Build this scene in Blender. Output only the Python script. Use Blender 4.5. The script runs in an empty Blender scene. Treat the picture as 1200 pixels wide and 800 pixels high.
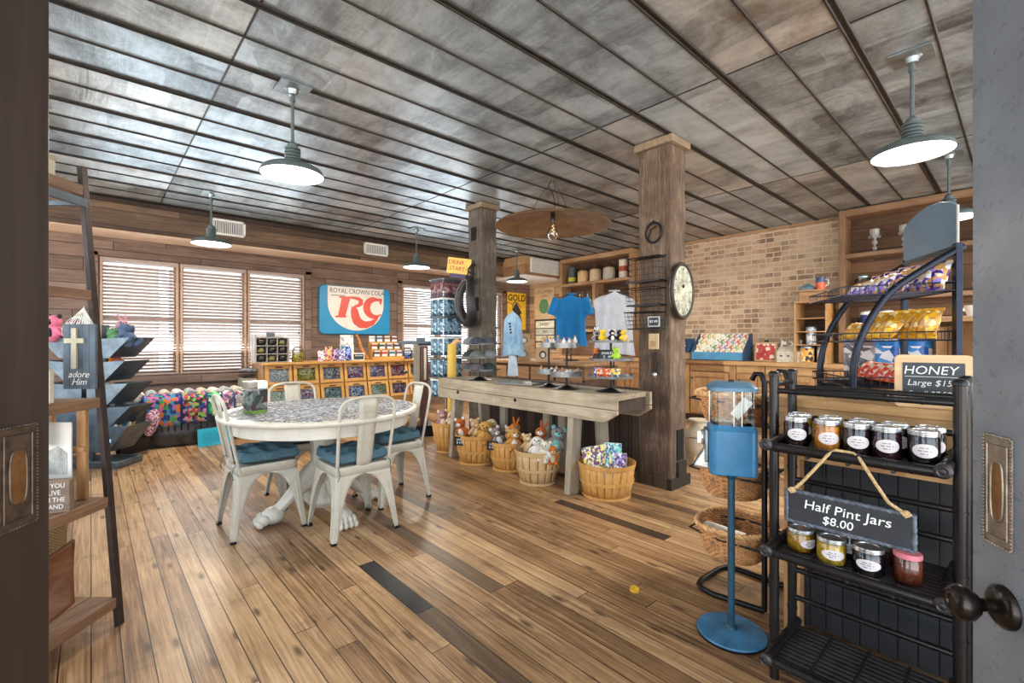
import bpy, math, random
from mathutils import Vector, Matrix
random.seed(7)
R = math.radians
SC = bpy.context.scene
COL = SC.collection

# ------------------------------------------------------------------ camera, world, lights, exposure
EYE = 1.25
YAW = 47.8
cam_data = bpy.data.cameras.new('camera')
cam = bpy.data.objects.new('camera', cam_data)
COL.objects.link(cam)
cam.location = (0, 0, EYE)
cam.rotation_euler = (R(90), 0, R(YAW - 90))
cam_data.sensor_width = 36
cam_data.lens = 36 * 544 / 1200
cam_data.clip_start = 0.02
SC.camera = cam

SC.view_settings.view_transform = 'Standard'
SC.view_settings.look = 'None'
SC.view_settings.gamma = 1
SC.view_settings.use_curve_mapping = False
SC.view_settings.exposure = 0.68

world = bpy.data.worlds.new('world')
SC.world = world
world.use_nodes = True
bg = world.node_tree.nodes['Background']
wn = world.node_tree
_tc = wn.nodes.new('ShaderNodeTexCoord'); _sx = wn.nodes.new('ShaderNodeSeparateXYZ'); _rp = wn.nodes.new('ShaderNodeValToRGB')
wn.links.new(_tc.outputs['Generated'], _sx.inputs[0]); wn.links.new(_sx.outputs[2], _rp.inputs[0]); wn.links.new(_rp.outputs[0], bg.inputs[0])
_rp.color_ramp.elements[0].position = 0.0; _rp.color_ramp.elements[0].color = (1.0, 0.97, 0.93, 1)    # street below the horizon, made brighter than the sky to light the ceiling
_rp.color_ramp.elements[1].position = 0.12; _rp.color_ramp.elements[1].color = (0.62, 0.74, 0.86, 1)   # overcast blue-white sky
bg.inputs[1].default_value = 3.8
LAMP_POWER = 13.0
LAMP_COLOR = (1.0, 0.90, 0.76)
WINDOW_POWER = 60.0

def window_light(x, z, w, h):
    l = bpy.data.lights.new('window_daylight', 'AREA')
    l.shape = 'RECTANGLE'; l.size = w; l.size_y = h
    l.energy = WINDOW_POWER; l.color = (0.82, 0.91, 1.0)
    o = bpy.data.objects.new('window_daylight', l); COL.objects.link(o)
    o.location = (x, 8.25, z); o.rotation_euler = (R(-125), 0, 0)
window_light(1.33, 1.6, 2.4, 1.5)
window_light(5.6, 1.6, 2.4, 1.5)

# ------------------------------------------------------------------ colour and material helpers
def C(r, g, b):
    f = lambda c: (c/255/12.92) if c/255 <= 0.04045 else ((c/255+0.055)/1.055)**2.4
    return (f(r), f(g), f(b), 1)

MATS = {}
class NT:
    def __init__(s, name):
        s.m = bpy.data.materials.new(name); s.m.use_nodes = True
        s.t = s.m.node_tree; s.n = s.t.nodes; s.p = s.n['Principled BSDF']
    def new(s, t, **kw):
        n = s.n.new(t)
        for k, v in kw.items(): setattr(n, k, v)
        return n
    def link(s, a, b): s.t.links.new(a, b)
    def setp(s, k, v): s.p.inputs[k].default_value = v
    def coords(s, sc=(1, 1, 1), kind='Object'):
        tc = s.new('ShaderNodeTexCoord'); mp = s.new('ShaderNodeMapping')
        mp.inputs['Scale'].default_value = sc
        s.link(tc.outputs[kind], mp.inputs[0]); return mp.outputs[0]
    def noise(s, v, scale, detail=4, rough=0.6, dist=0):
        n = s.new('ShaderNodeTexNoise'); n.inputs['Scale'].default_value = scale
        n.inputs['Detail'].default_value = detail; n.inputs['Roughness'].default_value = rough
        n.inputs['Distortion'].default_value = dist
        s.link(v, n.inputs['Vector']); return n.outputs['Fac']
    def ramp(s, fac, stops, interp='LINEAR'):
        r = s.new('ShaderNodeValToRGB'); r.color_ramp.interpolation = interp
        e = r.color_ramp.elements
        while len(e) > 1: e.remove(e[-1])
        e[0].position = stops[0][0]; e[0].color = stops[0][1]
        for p, c in stops[1:]:
            q = e.new(p); q.color = c
        s.link(fac, r.inputs[0]); return r.outputs[0]
    def math(s, op, a, b=None, c=None):
        n = s.new('ShaderNodeMath', operation=op)
        for i, x in enumerate((a, b, c)):
            if x is None: continue
            if isinstance(x, (int, float)): n.inputs[i].default_value = x
            else: s.link(x, n.inputs[i])
        return n.outputs[0]
    def mix(s, fac, a, b, mode='MIX'):
        n = s.new('ShaderNodeMix', data_type='RGBA', blend_type=mode)
        for i, x in ((0, fac), (6, a), (7, b)):
            if isinstance(x, (int, float)): n.inputs[i].default_value = x
            elif isinstance(x, tuple): n.inputs[i].default_value = x
            else: s.link(x, n.inputs[i])
        return n.outputs[2]
    def xyz(s, v):
        n = s.new('ShaderNodeSeparateXYZ'); s.link(v, n.inputs[0]); return n.outputs
    def comb(s, x, y, z):
        n = s.new('ShaderNodeCombineXYZ')
        for i, q in enumerate((x, y, z)):
            if isinstance(q, (int, float)): n.inputs[i].default_value = q
            else: s.link(q, n.inputs[i])
        return n.outputs[0]
    def white(s, v):
        n = s.new('ShaderNodeTexWhiteNoise', noise_dimensions='3D'); s.link(v, n.inputs['Vector']); return n.outputs['Value']
    def bump(s, h, strength=0.3, dist=0.01):
        b = s.new('ShaderNodeBump'); b.inputs['Strength'].default_value = strength
        b.inputs['Distance'].default_value = dist; s.link(h, b.inputs['Height'])
        s.link(b.outputs[0], s.p.inputs['Normal'])

def plain(name, rgb, rough=0.6, metal=0.0, var=0.12, scale=18, bump=0.0, spec=None, trans=0.0, alpha=None, sss=0):
    if name in MATS: return MATS[name]
    t = NT(name); c = C(*rgb); v = t.coords()
    n = t.noise(v, scale, 5, 0.65)
    lo = tuple(max(0, x*(1-var*1.6)) for x in c[:3])+(1,); hi = tuple(min(1, x*(1+var*1.6)) for x in c[:3])+(1,)
    t.link(t.ramp(n, [(0.3, lo), (0.7, hi)]), t.p.inputs['Base Color'])
    t.setp('Roughness', rough); t.setp('Metallic', metal)
    if spec is not None: t.setp('Specular IOR Level', spec)
    if bump: t.bump(n, bump, 0.01)
    if trans: t.setp('Transmission Weight', trans); t.setp('IOR', 1.45)
    MATS[name] = t.m; return t.m

def glassy(name, tint=(248, 250, 250), rough=0.02, a=0.03):
    """thin clear glass: mostly see-through with a mirror-like sheen"""
    if name in MATS: return MATS[name]
    t = NT(name)
    tr = t.new('ShaderNodeBsdfTransparent'); tr.inputs[0].default_value = C(*tint)
    gl = t.new('ShaderNodeBsdfGlossy'); gl.inputs[1].default_value = rough
    fr = t.new('ShaderNodeFresnel'); fr.inputs[0].default_value = 1.45
    add = t.math('ADD', fr.outputs[0], a*0.4)
    mx = t.new('ShaderNodeMixShader'); t.link(add, mx.inputs[0]); t.link(tr.outputs[0], mx.inputs[1]); t.link(gl.outputs[0], mx.inputs[2])
    t.link(mx.outputs[0], t.n['Material Output'].inputs[0])
    MATS[name] = t.m; return t.m

def wood(name, dark, mid, light, axis='x', rough=0.65, gs=1.0, bump=0.25, plank=None, gap=0.0, var=0.35, dirt=0.0):
    """grain along axis; plank=(across axis, width, length) gives boards with their own tone"""
    if name in MATS: return MATS[name]
    t = NT(name); v = t.coords(); X = dict(zip('xyz', t.xyz(v)))
    rnd = None; gapm = None
    if plank:
        ac, w, L = plank
        i = t.math('FLOOR', t.math('DIVIDE', X[ac], w))
        off = t.white(t.comb(i, 3.1, 0.7))
        q = t.math('ADD', t.math('DIVIDE', X[axis], L), t.math('MULTIPLY', off, 7.3))
        j = t.math('FLOOR', q)
        rnd = t.white(t.comb(i, j, 1.3))
        fx = t.math('FRACT', t.math('DIVIDE', X[ac], w))
        fe = t.math('MINIMUM', fx, t.math('SUBTRACT', 1.0, fx))
        qe = t.math('FRACT', q); qe = t.math('MINIMUM', qe, t.math('SUBTRACT', 1.0, qe))
        g1 = t.math('LESS_THAN', fe, gap/w); g2 = t.math('LESS_THAN', qe, gap/L)
        gapm = t.math('MAXIMUM', g1, g2)
    s = {'x': (1.5, 22, 22), 'y': (22, 1.5, 22), 'z': (22, 22, 1.5)}[axis]
    mp = t.new('ShaderNodeMapping'); mp.inputs['Scale'].default_value = tuple(k*gs for k in s); mp.inputs['Rotation'].default_value = (0.61, 0.43, 0.87)
    vv = v
    if rnd is not None:
        va = t.new('ShaderNodeVectorMath', operation='ADD'); t.link(v, va.inputs[0])
        t.link(t.comb(t.math('MULTIPLY', rnd, 31), t.math('MULTIPLY', rnd, 17), t.math('MULTIPLY', rnd, 11)), va.inputs[1]); vv = va.outputs[0]
    t.link(vv, mp.inputs[0])
    g = t.noise(mp.outputs[0], 1.0, 7, 0.7, 1.2)
    big = t.noise(vv, 2.6*gs, 3, 0.6)
    fac = t.math('ADD', t.math('MULTIPLY', g, 0.7), t.math('MULTIPLY', big, 0.35))
    if rnd is not None: fac = t.math('ADD', fac, t.math('MULTIPLY', t.math('SUBTRACT', rnd, 0.5), var))
    col = t.ramp(fac, [(0.28, C(*dark)), (0.52, C(*mid)), (0.75, C(*light))])
    if dirt:
        d = t.noise(v, 1.1, 6, 0.75)
        col = t.mix(t.ramp(d, [(0.5, (0, 0, 0, 1)), (0.72, (dirt, dirt, dirt, 1))]), col, C(*dark))
    h = g
    if gapm is not None:
        col = t.mix(gapm, col, tuple(k*0.18 for k in C(*dark)[:3])+(1,))
        h = t.math('SUBTRACT', t.math('MULTIPLY', g, 0.4), gapm)
    t.link(col, t.p.inputs['Base Color'])
    rr = t.math('ADD', t.math('MULTIPLY', g, 0.25), rough-0.12)
    t.link(rr, t.p.inputs['Roughness'])
    t.bump(h, bump, 0.006)
    MATS[name] = t.m; return t.m

def speckle(name, cols, scale=60, rough=0.45, bump=0.6):
    """many little countable-looking bits in several colours (sweets, prints)"""
    if name in MATS: return MATS[name]
    t = NT(name); v = t.coords()
    vo = t.new('ShaderNodeTexVoronoi'); vo.inputs['Scale'].default_value = scale; t.link(v, vo.inputs['Vector'])
    w = t.white(vo.outputs['Position'])
    n = len(cols)
    t.link(t.ramp(w, [(i/n, C(*c)) for i, c in enumerate(cols)], 'CONSTANT'), t.p.inputs['Base Color'])
    t.setp('Roughness', rough)
    t.bump(t.math('SUBTRACT', 1.0, vo.outputs['Distance']), bump, 0.01)
    MATS[name] = t.m; return t.m

def glow(name, rgb, strength):
    if name in MATS: return MATS[name]
    t = NT(name); t.setp('Base Color', (1, 1, 1, 1)); t.setp('Emission Color', C(*rgb)); t.setp('Emission Strength', strength)
    MATS[name] = t.m; return t.m

# ------------------------------------------------------------------ mesh helpers
class MB:
    def __init__(s): s.v = []; s.f = []; s.mi = []; s.m = 0; s.M = None
    def add(s, vs, fs):
        o = len(s.v)
        for p in vs:
            p = Vector(p); s.v.append(tuple(s.M @ p) if s.M else tuple(p))
        for f in fs: s.f.append(tuple(i+o for i in f)); s.mi.append(s.m)
        return s
    def at(s, loc=(0, 0, 0), rot=(0, 0, 0)):
        s.M = Matrix.Translation(loc) @ Matrix.Rotation(rot[2], 4, 'Z') @ Matrix.Rotation(rot[1], 4, 'Y') @ Matrix.Rotation(rot[0], 4, 'X'); return s
    def box(s, c, d, r=None):
        x, y, z = (k/2 for k in d); M = Matrix.Translation(c)
        if r: M = M @ Matrix.Rotation(r[2], 4, 'Z') @ Matrix.Rotation(r[1], 4, 'Y') @ Matrix.Rotation(r[0], 4, 'X')
        vs = [M @ Vector((a*x, b*y, e*z)) for a in (-1, 1) for b in (-1, 1) for e in (-1, 1)]
        return s.add(vs, [(0, 1, 3, 2), (4, 6, 7, 5), (0, 4, 5, 1), (2, 3, 7, 6), (0, 2, 6, 4), (1, 5, 7, 3)])
    def b2(s, x0, y0, z0, x1, y1, z1):
        return s.box(((x0+x1)/2, (y0+y1)/2, (z0+z1)/2), (abs(x1-x0), abs(y1-y0), abs(z1-z0)))
    def bar(s, p, q, w, h=None, up=(0, 0, 1)):
        p = Vector(p); q = Vector(q); d = q-p; L = d.length; d.normalize(); h = h or w
        u = Vector(up)
        if abs(d.dot(u)) > 0.98: u = Vector((0, 1, 0))
        sd = d.cross(u).normalized(); u = sd.cross(d).normalized()
        vs = []
        for e in (p, q):
            for a, b in ((-1, -1), (1, -1), (1, 1), (-1, 1)): vs.append(e+sd*a*w/2+u*b*h/2)
        return s.add(vs, [(0, 1, 2, 3), (7, 6, 5, 4), (0, 4, 5, 1), (1, 5, 6, 2), (2, 6, 7, 3), (3, 7, 4, 0)])
    def prism(s, poly, h, plane='xy', o=0.0):
        """polygon in a plane, extruded from o to o+h along the third axis"""
        def P(a, b, c): return {'xy': (a, b, c), 'xz': (a, c, b), 'yz': (c, a, b)}[plane]
        n = len(poly)
        vs = [P(a, b, o) for a, b in poly]+[P(a, b, o+h) for a, b in poly]
        fs = [tuple(range(n))[::-1], tuple(range(n, 2*n))]+[(i, (i+1) % n, (i+1) % n+n, i+n) for i in range(n)]
        return s.add(vs, fs)
    def lathe(s, prof, c=(0, 0, 0), seg=24, axis='z', sx=1, sy=1, caps=True, a0=0.0):
        vs = []; fs = []; k = len(prof)
        for i in range(seg):
            a = a0+2*math.pi*i/seg
            for r, z in prof:
                p = (r*math.cos(a)*sx, r*math.sin(a)*sy, z)
                if axis == 'x': p = (p[2], p[0], p[1])
                if axis == 'y': p = (p[0], p[2], p[1])
                vs.append((p[0]+c[0], p[1]+c[1], p[2]+c[2]))
        for i in range(seg):
            j = (i+1) % seg
            for q in range(k-1): fs.append((i*k+q, j*k+q, j*k+q+1, i*k+q+1))
        if caps:
            if prof[0][0] > 1e-5: fs.append(tuple(i*k for i in range(seg))[::-1])
            if prof[-1][0] > 1e-5: fs.append(tuple(i*k+k-1 for i in range(seg)))
        return s.add(vs, fs)
    def cyl(s, p, q, r, r2=None, seg=12): return s.tube([p, q], [r, r if r2 is None else r2], seg)
    def tube(s, pts, r, seg=8, closed=False):
        P = [Vector(p) for p in pts]; n = len(P)
        rr = r if isinstance(r, (list, tuple)) else [r]*n
        vs = []; fs = []; u = None
        for i in range(n):
            if closed: d = P[(i+1) % n]-P[i-1]
            else: d = P[min(i+1, n-1)]-P[max(i-1, 0)]
            if d.length < 1e-9: d = Vector((0, 0, 1))
            d.normalize()
            if u is None: u = d.cross(Vector((0, 0, 1)) if abs(d.z) < 0.9 else Vector((1, 0, 0))).normalized()
            u = (u-d*u.dot(d)).normalized(); w = d.cross(u)
            for k in range(seg):
                a = 2*math.pi*k/seg; vs.append(P[i]+(u*math.cos(a)+w*math.sin(a))*rr[i])
        m = n if closed else n-1
        for i in range(m):
            j = (i+1) % n
            for k in range(seg): fs.append((i*seg+k, i*seg+(k+1) % seg, j*seg+(k+1) % seg, j*seg+k))
        if not closed: fs.append(tuple(range(seg))[::-1]); fs.append(tuple((n-1)*seg+k for k in range(seg)))
        return s.add(vs, fs)
    def ell(s, c, r, seg=14, rot=None):
        if isinstance(r, (int, float)): r = (r, r, r)
        rings = max(6, seg//2+1); M = Matrix.Translation(c)
        if rot: M = M @ Matrix.Rotation(rot[2], 4, 'Z') @ Matrix.Rotation(rot[1], 4, 'Y') @ Matrix.Rotation(rot[0], 4, 'X')
        vs = [M @ Vector((0, 0, -r[2]))]; fs = []
        for i in range(1, rings):
            a = math.pi*i/rings
            for k in range(seg):
                b = 2*math.pi*k/seg
                vs.append(M @ Vector((r[0]*math.sin(a)*math.cos(b), r[1]*math.sin(a)*math.sin(b), -r[2]*math.cos(a))))
        vs.append(M @ Vector((0, 0, r[2]))); T = len(vs)-1
        for k in range(seg):
            fs.append((0, 1+(k+1) % seg, 1+k)); fs.append((T, T-seg+k, T-seg+(k+1) % seg))
        for i in range(rings-2):
            for k in range(seg): fs.append((1+i*seg+k, 1+i*seg+(k+1) % seg, 1+(i+1)*seg+(k+1) % seg, 1+(i+1)*seg+k))
        return s.add(vs, fs)
    def surf(s, fn, nu, nv, wrap=False):
        vs = [fn(i/nu, j/nv) for i in range(nu+(0 if wrap else 1)) for j in range(nv+1)]; fs = []
        for i in range(nu):
            k = (i+1) % nu if wrap else i+1
            for j in range(nv): fs.append((i*(nv+1)+j, k*(nv+1)+j, k*(nv+1)+j+1, i*(nv+1)+j+1))
        return s.add(vs, fs)
    def build(s, name, mat, parent=None, smooth=None, bevel=0, solid=0, sub=0, label=None, loc=None):
        me = bpy.data.meshes.new(name); me.from_pydata(s.v, [], s.f); me.update()
        mats = mat if isinstance(mat, (list, tuple)) else [mat]
        for m in mats: me.materials.append(m)
        for p, i in zip(me.polygons, s.mi): p.material_index = i
        if smooth:
            for p in me.polygons: p.use_smooth = True
            me.set_sharp_from_angle(angle=R(smooth))
        o = bpy.data.objects.new(name, me); COL.objects.link(o)
        if solid:
            q = o.modifiers.new('solid', 'SOLIDIFY'); q.thickness = solid; q.offset = 0
        if bevel:
            q = o.modifiers.new('bevel', 'BEVEL'); q.width = bevel; q.segments = 2; q.limit_method = 'ANGLE'; q.angle_limit = R(40)
        if sub:
            q = o.modifiers.new('sub', 'SUBSURF'); q.levels = sub; q.render_levels = sub
        if parent: o.parent = parent
        if loc: o.location = loc
        if label: o['label'] = label
        return o

def thing(name, label, cat, loc=(0, 0, 0), rz=0.0, group=None):
    o = bpy.data.objects.new(name, None); COL.objects.link(o); o.empty_display_size = 0.05
    o.location = loc; o.rotation_euler = (0, 0, rz)
    o['label'] = label; o['category'] = cat
    if group: o['group'] = group
    return o
def tag(o, label, cat, group=None, kind=None):
    o['label'] = label; o['category'] = cat
    if group: o['group'] = group
    if kind: o['kind'] = kind
    return o
def struct(o): o['kind'] = 'structure'; return o
def dup(root, loc=None, rz=None, label=None, group=None):
    def cp(o, par):
        c = o.copy(); COL.objects.link(c)
        if par: c.parent = par
        for ch in list(kids.get(o, [])): cp(ch, c)
        return c
    kids = {}
    def walk(o):
        kids[o] = list(o.children)
        for ch in kids[o]: walk(ch)
    walk(root)
    r = cp(root, None)
    if loc is not None: r.location = loc
    if rz is not None: r.rotation_euler = (r.rotation_euler[0], r.rotation_euler[1], rz)
    if label: r['label'] = label
    if group: r['group'] = group
    return r

def lettering(txt, size, mat, parent, loc, rot, shear=0.0, name='lettering', align='CENTER', depth=0.0008, bold=0.0, sx=1.0):
    cu = bpy.data.curves.new('t', 'FONT'); cu.body = txt; cu.size = size; cu.shear = shear
    cu.align_x = align; cu.align_y = 'CENTER'; cu.extrude = depth; cu.offset = bold; cu.resolution_u = 3
    tmp = bpy.data.objects.new('t', cu); COL.objects.link(tmp)
    bpy.context.view_layer.update()
    me = bpy.data.meshes.new_from_object(tmp.evaluated_get(bpy.context.evaluated_depsgraph_get()))
    bpy.data.objects.remove(tmp); bpy.data.curves.remove(cu)
    me.name = name
    for v in me.vertices: v.co.x *= sx
    me.materials.clear(); me.materials.append(mat)
    o = bpy.data.objects.new(name, me); COL.objects.link(o)
    o.location = loc; o.rotation_euler = rot
    if parent: o.parent = parent
    return o

def script(strokes, w, mat, parent, loc, rot, name='lettering'):
    """hand-drawn writing: list of polylines in the local xy plane"""
    m = MB()
    for st in strokes: m.tube([(x, y, 0) for x, y in st], w, 5)
    o = m.build(name, mat, parent, smooth=60); o.location = loc; o.rotation_euler = rot; return o

# ------------------------------------------------------------------ shared materials
M_floor = None
def floor_material():
    t = NT('pine_floor_boards'); v = t.coords(); X, Y, Z = t.xyz(v)[:3]
    w = 0.092; L = 2.7
    i = t.math('FLOOR', t.math('DIVIDE', X, w))
    off = t.white(t.comb(i, 5.2, 0.3))
    q = t.math('ADD', t.math('DIVIDE', Y, L), t.math('MULTIPLY', off, 9.7)); j = t.math('FLOOR', q)
    rnd = t.white(t.comb(i, j, 2.9)); rnd2 = t.white(t.comb(i, j, 8.4))
    fx = t.math('FRACT', t.math('DIVIDE', X, w)); fe = t.math('MINIMUM', fx, t.math('SUBTRACT', 1.0, fx))
    qe = t.math('FRACT', q); qe = t.math('MINIMUM', qe, t.math('SUBTRACT', 1.0, qe))
    gap = t.math('MAXIMUM', t.math('LESS_THAN', fe, 0.022), t.math('LESS_THAN', qe, 0.0007))
    sh = t.new('ShaderNodeVectorMath', operation='ADD'); t.link(v, sh.inputs[0])
    t.link(t.comb(t.math('MULTIPLY', rnd, 37), t.math('MULTIPLY', rnd2, 53), 0.0), sh.inputs[1])
    mp = t.new('ShaderNodeMapping'); mp.inputs['Scale'].default_value = (26, 1.1, 1); mp.inputs['Rotation'].default_value = (0.61, 0.43, 0.87); t.link(sh.outputs[0], mp.inputs[0])
    g = t.noise(mp.outputs[0], 1.0, 6, 0.62, 1.6)
    mp2 = t.new('ShaderNodeMapping'); mp2.inputs['Scale'].default_value = (160, 4, 1); mp2.inputs['Rotation'].default_value = (0.3, 0.73, 1.17); t.link(sh.outputs[0], mp2.inputs[0])
    g2 = t.noise(mp2.outputs[0], 1.0, 3, 0.6)
    big = t.noise(v, 0.9, 5, 0.65)
    fac = t.math('ADD', t.math('MULTIPLY', g, 0.52), t.math('MULTIPLY', big, 0.42))
    fac = t.math('ADD', fac, t.math('MULTIPLY', t.math('SUBTRACT', rnd, 0.5), 0.17))
    fac = t.math('ADD', fac, t.math('MULTIPLY', t.math('SUBTRACT', g2, 0.5), 0.34))
    col = t.ramp(fac, [(0.24, C(80, 56, 36)), (0.39, C(150, 110, 68)), (0.52, C(196, 154, 104)), (0.70, C(232, 198, 148))])
    warm = t.ramp(big, [(0.4, C(172, 160, 146)), (0.62, C(196, 148, 92))])
    col = t.mix(0.30, col, warm, 'MULTIPLY')
    # a few boards are much darker, as laid
    dk = t.math('GREATER_THAN', rnd2, 0.945)
    col = t.mix(t.math('MULTIPLY', dk, 0.72), col, C(62, 50, 42))
    # knots and worn stains
    kn = t.new('ShaderNodeTexVoronoi', voronoi_dimensions='2D'); kn.inputs['Scale'].default_value = 1.0
    mk = t.new('ShaderNodeMapping'); mk.inputs['Scale'].default_value = (5.2, 1.5, 1); t.link(sh.outputs[0], mk.inputs[0]); t.link(mk.outputs[0], kn.inputs['Vector'])
    km = t.ramp(kn.outputs['Distance'], [(0.03, (0.8, 0.8, 0.8, 1)), (0.09, (0, 0, 0, 1))])
    col = t.mix(km, col, C(70, 44, 26))
    st = t.noise(v, 3.4, 8, 0.75)
    col = t.mix(t.ramp(st, [(0.54, (0, 0, 0, 1)), (0.70, (0.6, 0.6, 0.6, 1))]), col, C(84, 62, 44))
    col = t.mix(gap, col, C(30, 20, 13))
    hs = t.new('ShaderNodeHueSaturation'); hs.inputs['Saturation'].default_value = 0.92; hs.inputs['Value'].default_value = 1.0
    t.link(col, hs.inputs['Color']); t.link(hs.outputs[0], t.p.inputs['Base Color'])
    t.link(t.math('ADD', t.math('MULTIPLY', st, 0.32), 0.20), t.p.inputs['Roughness'])
    t.bump(t.math('SUBTRACT', t.math('MULTIPLY', g, 0.35), gap), 0.35, 0.004)
    return t.m

def ceiling_material():
    t = NT('weathered_tin_sheets'); v = t.coords(); X, Y, Z = t.xyz(v)[:3]
    i = t.math('FLOOR', t.math('DIVIDE', t.math('SUBTRACT', X, 0.65), 2.44))
    j = t.math('FLOOR', t.math('DIVIDE', t.math('SUBTRACT', Y, 0.0), 0.667))
    rnd = t.white(t.comb(i, j, 4.4)); rnd2 = t.white(t.comb(i, j, 9.1))
    sh = t.new('ShaderNodeVectorMath', operation='ADD'); t.link(v, sh.inputs[0])
    t.link(t.comb(t.math('MULTIPLY', rnd, 37), t.math('MULTIPLY', rnd2, 53), 0.0), sh.inputs[1])
    n1 = t.noise(sh.outputs[0], 2.6, 7, 0.66, 0.6)
    mp2 = t.new('ShaderNodeMapping'); mp2.inputs['Scale'].default_value = (7, 0.8, 1); mp2.inputs['Rotation'].default_value = (0.5, 0.3, 0.25); t.link(sh.outputs[0], mp2.inputs[0])
    n2 = t.noise(mp2.outputs[0], 1.2, 7, 0.72, 0.8)
    vb = t.new('ShaderNodeTexVoronoi', distance='CHEBYCHEV'); vb.inputs['Scale'].default_value = 1.0
    mp3 = t.new('ShaderNodeMapping'); mp3.inputs['Scale'].default_value = (3.2, 1.5, 1); t.link(sh.outputs[0], mp3.inputs[0]); t.link(mp3.outputs[0], vb.inputs['Vector'])
    patch = t.white(vb.outputs['Position'])
    n3 = t.noise(v, 30, 5, 0.85)
    f = t.math('ADD', t.math('MULTIPLY', n1, 0.62), t.math('MULTIPLY', n2, 0.34))
    f = t.math('ADD', f, t.math('MULTIPLY', t.math('SUBTRACT', n3, 0.5), 0.20))
    f = t.math('ADD', f, t.math('MULTIPLY', t.math('SUBTRACT', patch, 0.5), 0.13))
    f = t.math('ADD', f, t.math('MULTIPLY', t.math('SUBTRACT', rnd, 0.5), 0.14))
    col = t.ramp(f, [(0.26, C(104, 104, 104)), (0.40, C(168, 172, 174)), (0.51, C(208, 213, 216)), (0.68, C(244, 247, 248))])
    tint = t.ramp(rnd2, [(0.0, C(168, 196, 208)), (0.5, C(190, 202, 206)), (0.85, C(200, 194, 180))])
    col = t.mix(0.55, col, tint, 'MULTIPLY')
    rs = t.noise(v, 0.75, 6, 0.7)
    wm = t.math('MULTIPLY', t.math('GREATER_THAN', rnd, 0.35), 1.0)
    rf = t.math('MULTIPLY', t.ramp(rs, [(0.56, (0, 0, 0, 1)), (0.72, (0.8, 0.8, 0.8, 1))]), wm)
    col = t.mix(rf, col, C(128, 92, 58))
    t.link(col, t.p.inputs['Base Color'])
    t.setp('Metallic', 0.5)
    t.link(t.math('ADD', t.math('MULTIPLY', n2, 0.30), 0.20), t.p.inputs['Roughness'])
    t.bump(t.math('ADD', n1, t.math('MULTIPLY', n2, 0.5)), 0.45, 0.02)
    return t.m

def brick_material():
    t = NT('old_tan_brick'); v = t.coords(); X, Y, Z = t.xyz(v)[:3]
    n = t.noise(v, 9, 3, 0.5)
    yy = t.math('ADD', Y, t.math('MULTIPLY', t.math('SUBTRACT', n, 0.5), 0.012))
    zz = t.math('ADD', Z, t.math('MULTIPLY', t.math('SUBTRACT', n, 0.5), 0.022))
    b = t.new('ShaderNodeTexBrick'); t.link(t.comb(yy, zz, 0.0), b.inputs['Vector'])
    b.inputs['Scale'].default_value = 1; b.inputs['Brick Width'].default_value = 0.215; b.inputs['Row Height'].default_value = 0.077
    b.inputs['Mortar Size'].default_value = 0.009; b.inputs['Mortar Smooth'].default_value = 0.3; b.inputs['Bias'].default_value = 0
    b.inputs['Color1'].default_value = (0, 0, 0, 1); b.inputs['Color2'].default_value = (1, 1, 1, 1); b.inputs['Mortar'].default_value = (0.5, 0.5, 0.5, 1)
    row = t.math('FLOOR', t.math('DIVIDE', zz, 0.077))
    sh = t.math('MULTIPLY', t.math('MODULO', t.math('ABSOLUTE', row), 2.0), 0.5)
    rr = t.white(t.comb(t.math('FLOOR', t.math('SUBTRACT', t.math('DIVIDE', yy, 0.215), sh)), row, 1.7))
    n2 = t.noise(v, 26, 6, 0.75)
    f = t.math('ADD', t.math('MULTIPLY', rr, 0.55), t.math('MULTIPLY', n2, 0.5))
    bc = t.ramp(f, [(0.12, C(92, 80, 74)), (0.3, C(140, 112, 92)), (0.5, C(178, 142, 112)), (0.7, C(198, 166, 134)), (0.9, C(216, 190, 160))])
    pale = t.noise(v, 1.7, 6, 0.7)
    bc = t.mix(t.ramp(pale, [(0.46, (0, 0, 0, 1)), (0.66, (0.75, 0.75, 0.75, 1))]), bc, C(214, 192, 164))
    col = t.mix(b.outputs['Fac'], bc, C(214, 196, 170))
    t.link(col, t.p.inputs['Base Color']); t.setp('Roughness', 0.9)
    t.bump(t.math('SUBTRACT', t.math('MULTIPLY', n2, 0.35), b.outputs['Fac']), 0.7, 0.012)
    return t.m

W_wall = wood('brown_wall_boards', (78, 60, 50), (118, 95, 82), (150, 126, 110), 'x', 0.7, 1, 0.3, plank=('z', 0.165, 3.0), gap=0.004, var=0.16)
W_wall2 = wood('tan_wall_boards', (120, 88, 58), (176, 136, 96), (208, 172, 130), 'y', 0.7, 1, 0.3, plank=('z', 0.165, 3.0), gap=0.004)
W_soffit = wood('soffit_boards', (58, 44, 34), (100, 78, 60), (140, 112, 86), 'x', 0.7, 1, 0.3, plank=('z', 0.19, 3.4), gap=0.003)
W_soffit_light = wood('pale_soffit_board', (170, 136, 108), (206, 172, 142), (226, 198, 168), 'x', 0.6, 1, 0.1)
W_duct = wood('duct_boards', (110, 80, 50), (160, 120, 80), (196, 158, 112), 'x', 0.7, 1, 0.3, plank=('z', 0.2, 2.0), gap=0.003)
W_post = wood('rough_hewn_post', (44, 38, 34), (92, 82, 72), (150, 138, 122), 'z', 0.85, 1.9, 1.0, dirt=0.6)
W_postb = wood('rough_hewn_brown_post', (46, 34, 26), (98, 78, 62), (156, 134, 112), 'z', 0.85, 1.9, 1.0, dirt=0.6)
W_bench = wood('weathered_grey_timber', (112, 98, 80), (172, 155, 130), (210, 196, 170), 'y', 0.8, 1, 0.5, dirt=0.5)
W_benchz = wood('weathered_grey_leg', (110, 98, 84), (158, 144, 124), (188, 176, 156), 'z', 0.8, 1, 0.5)
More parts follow.
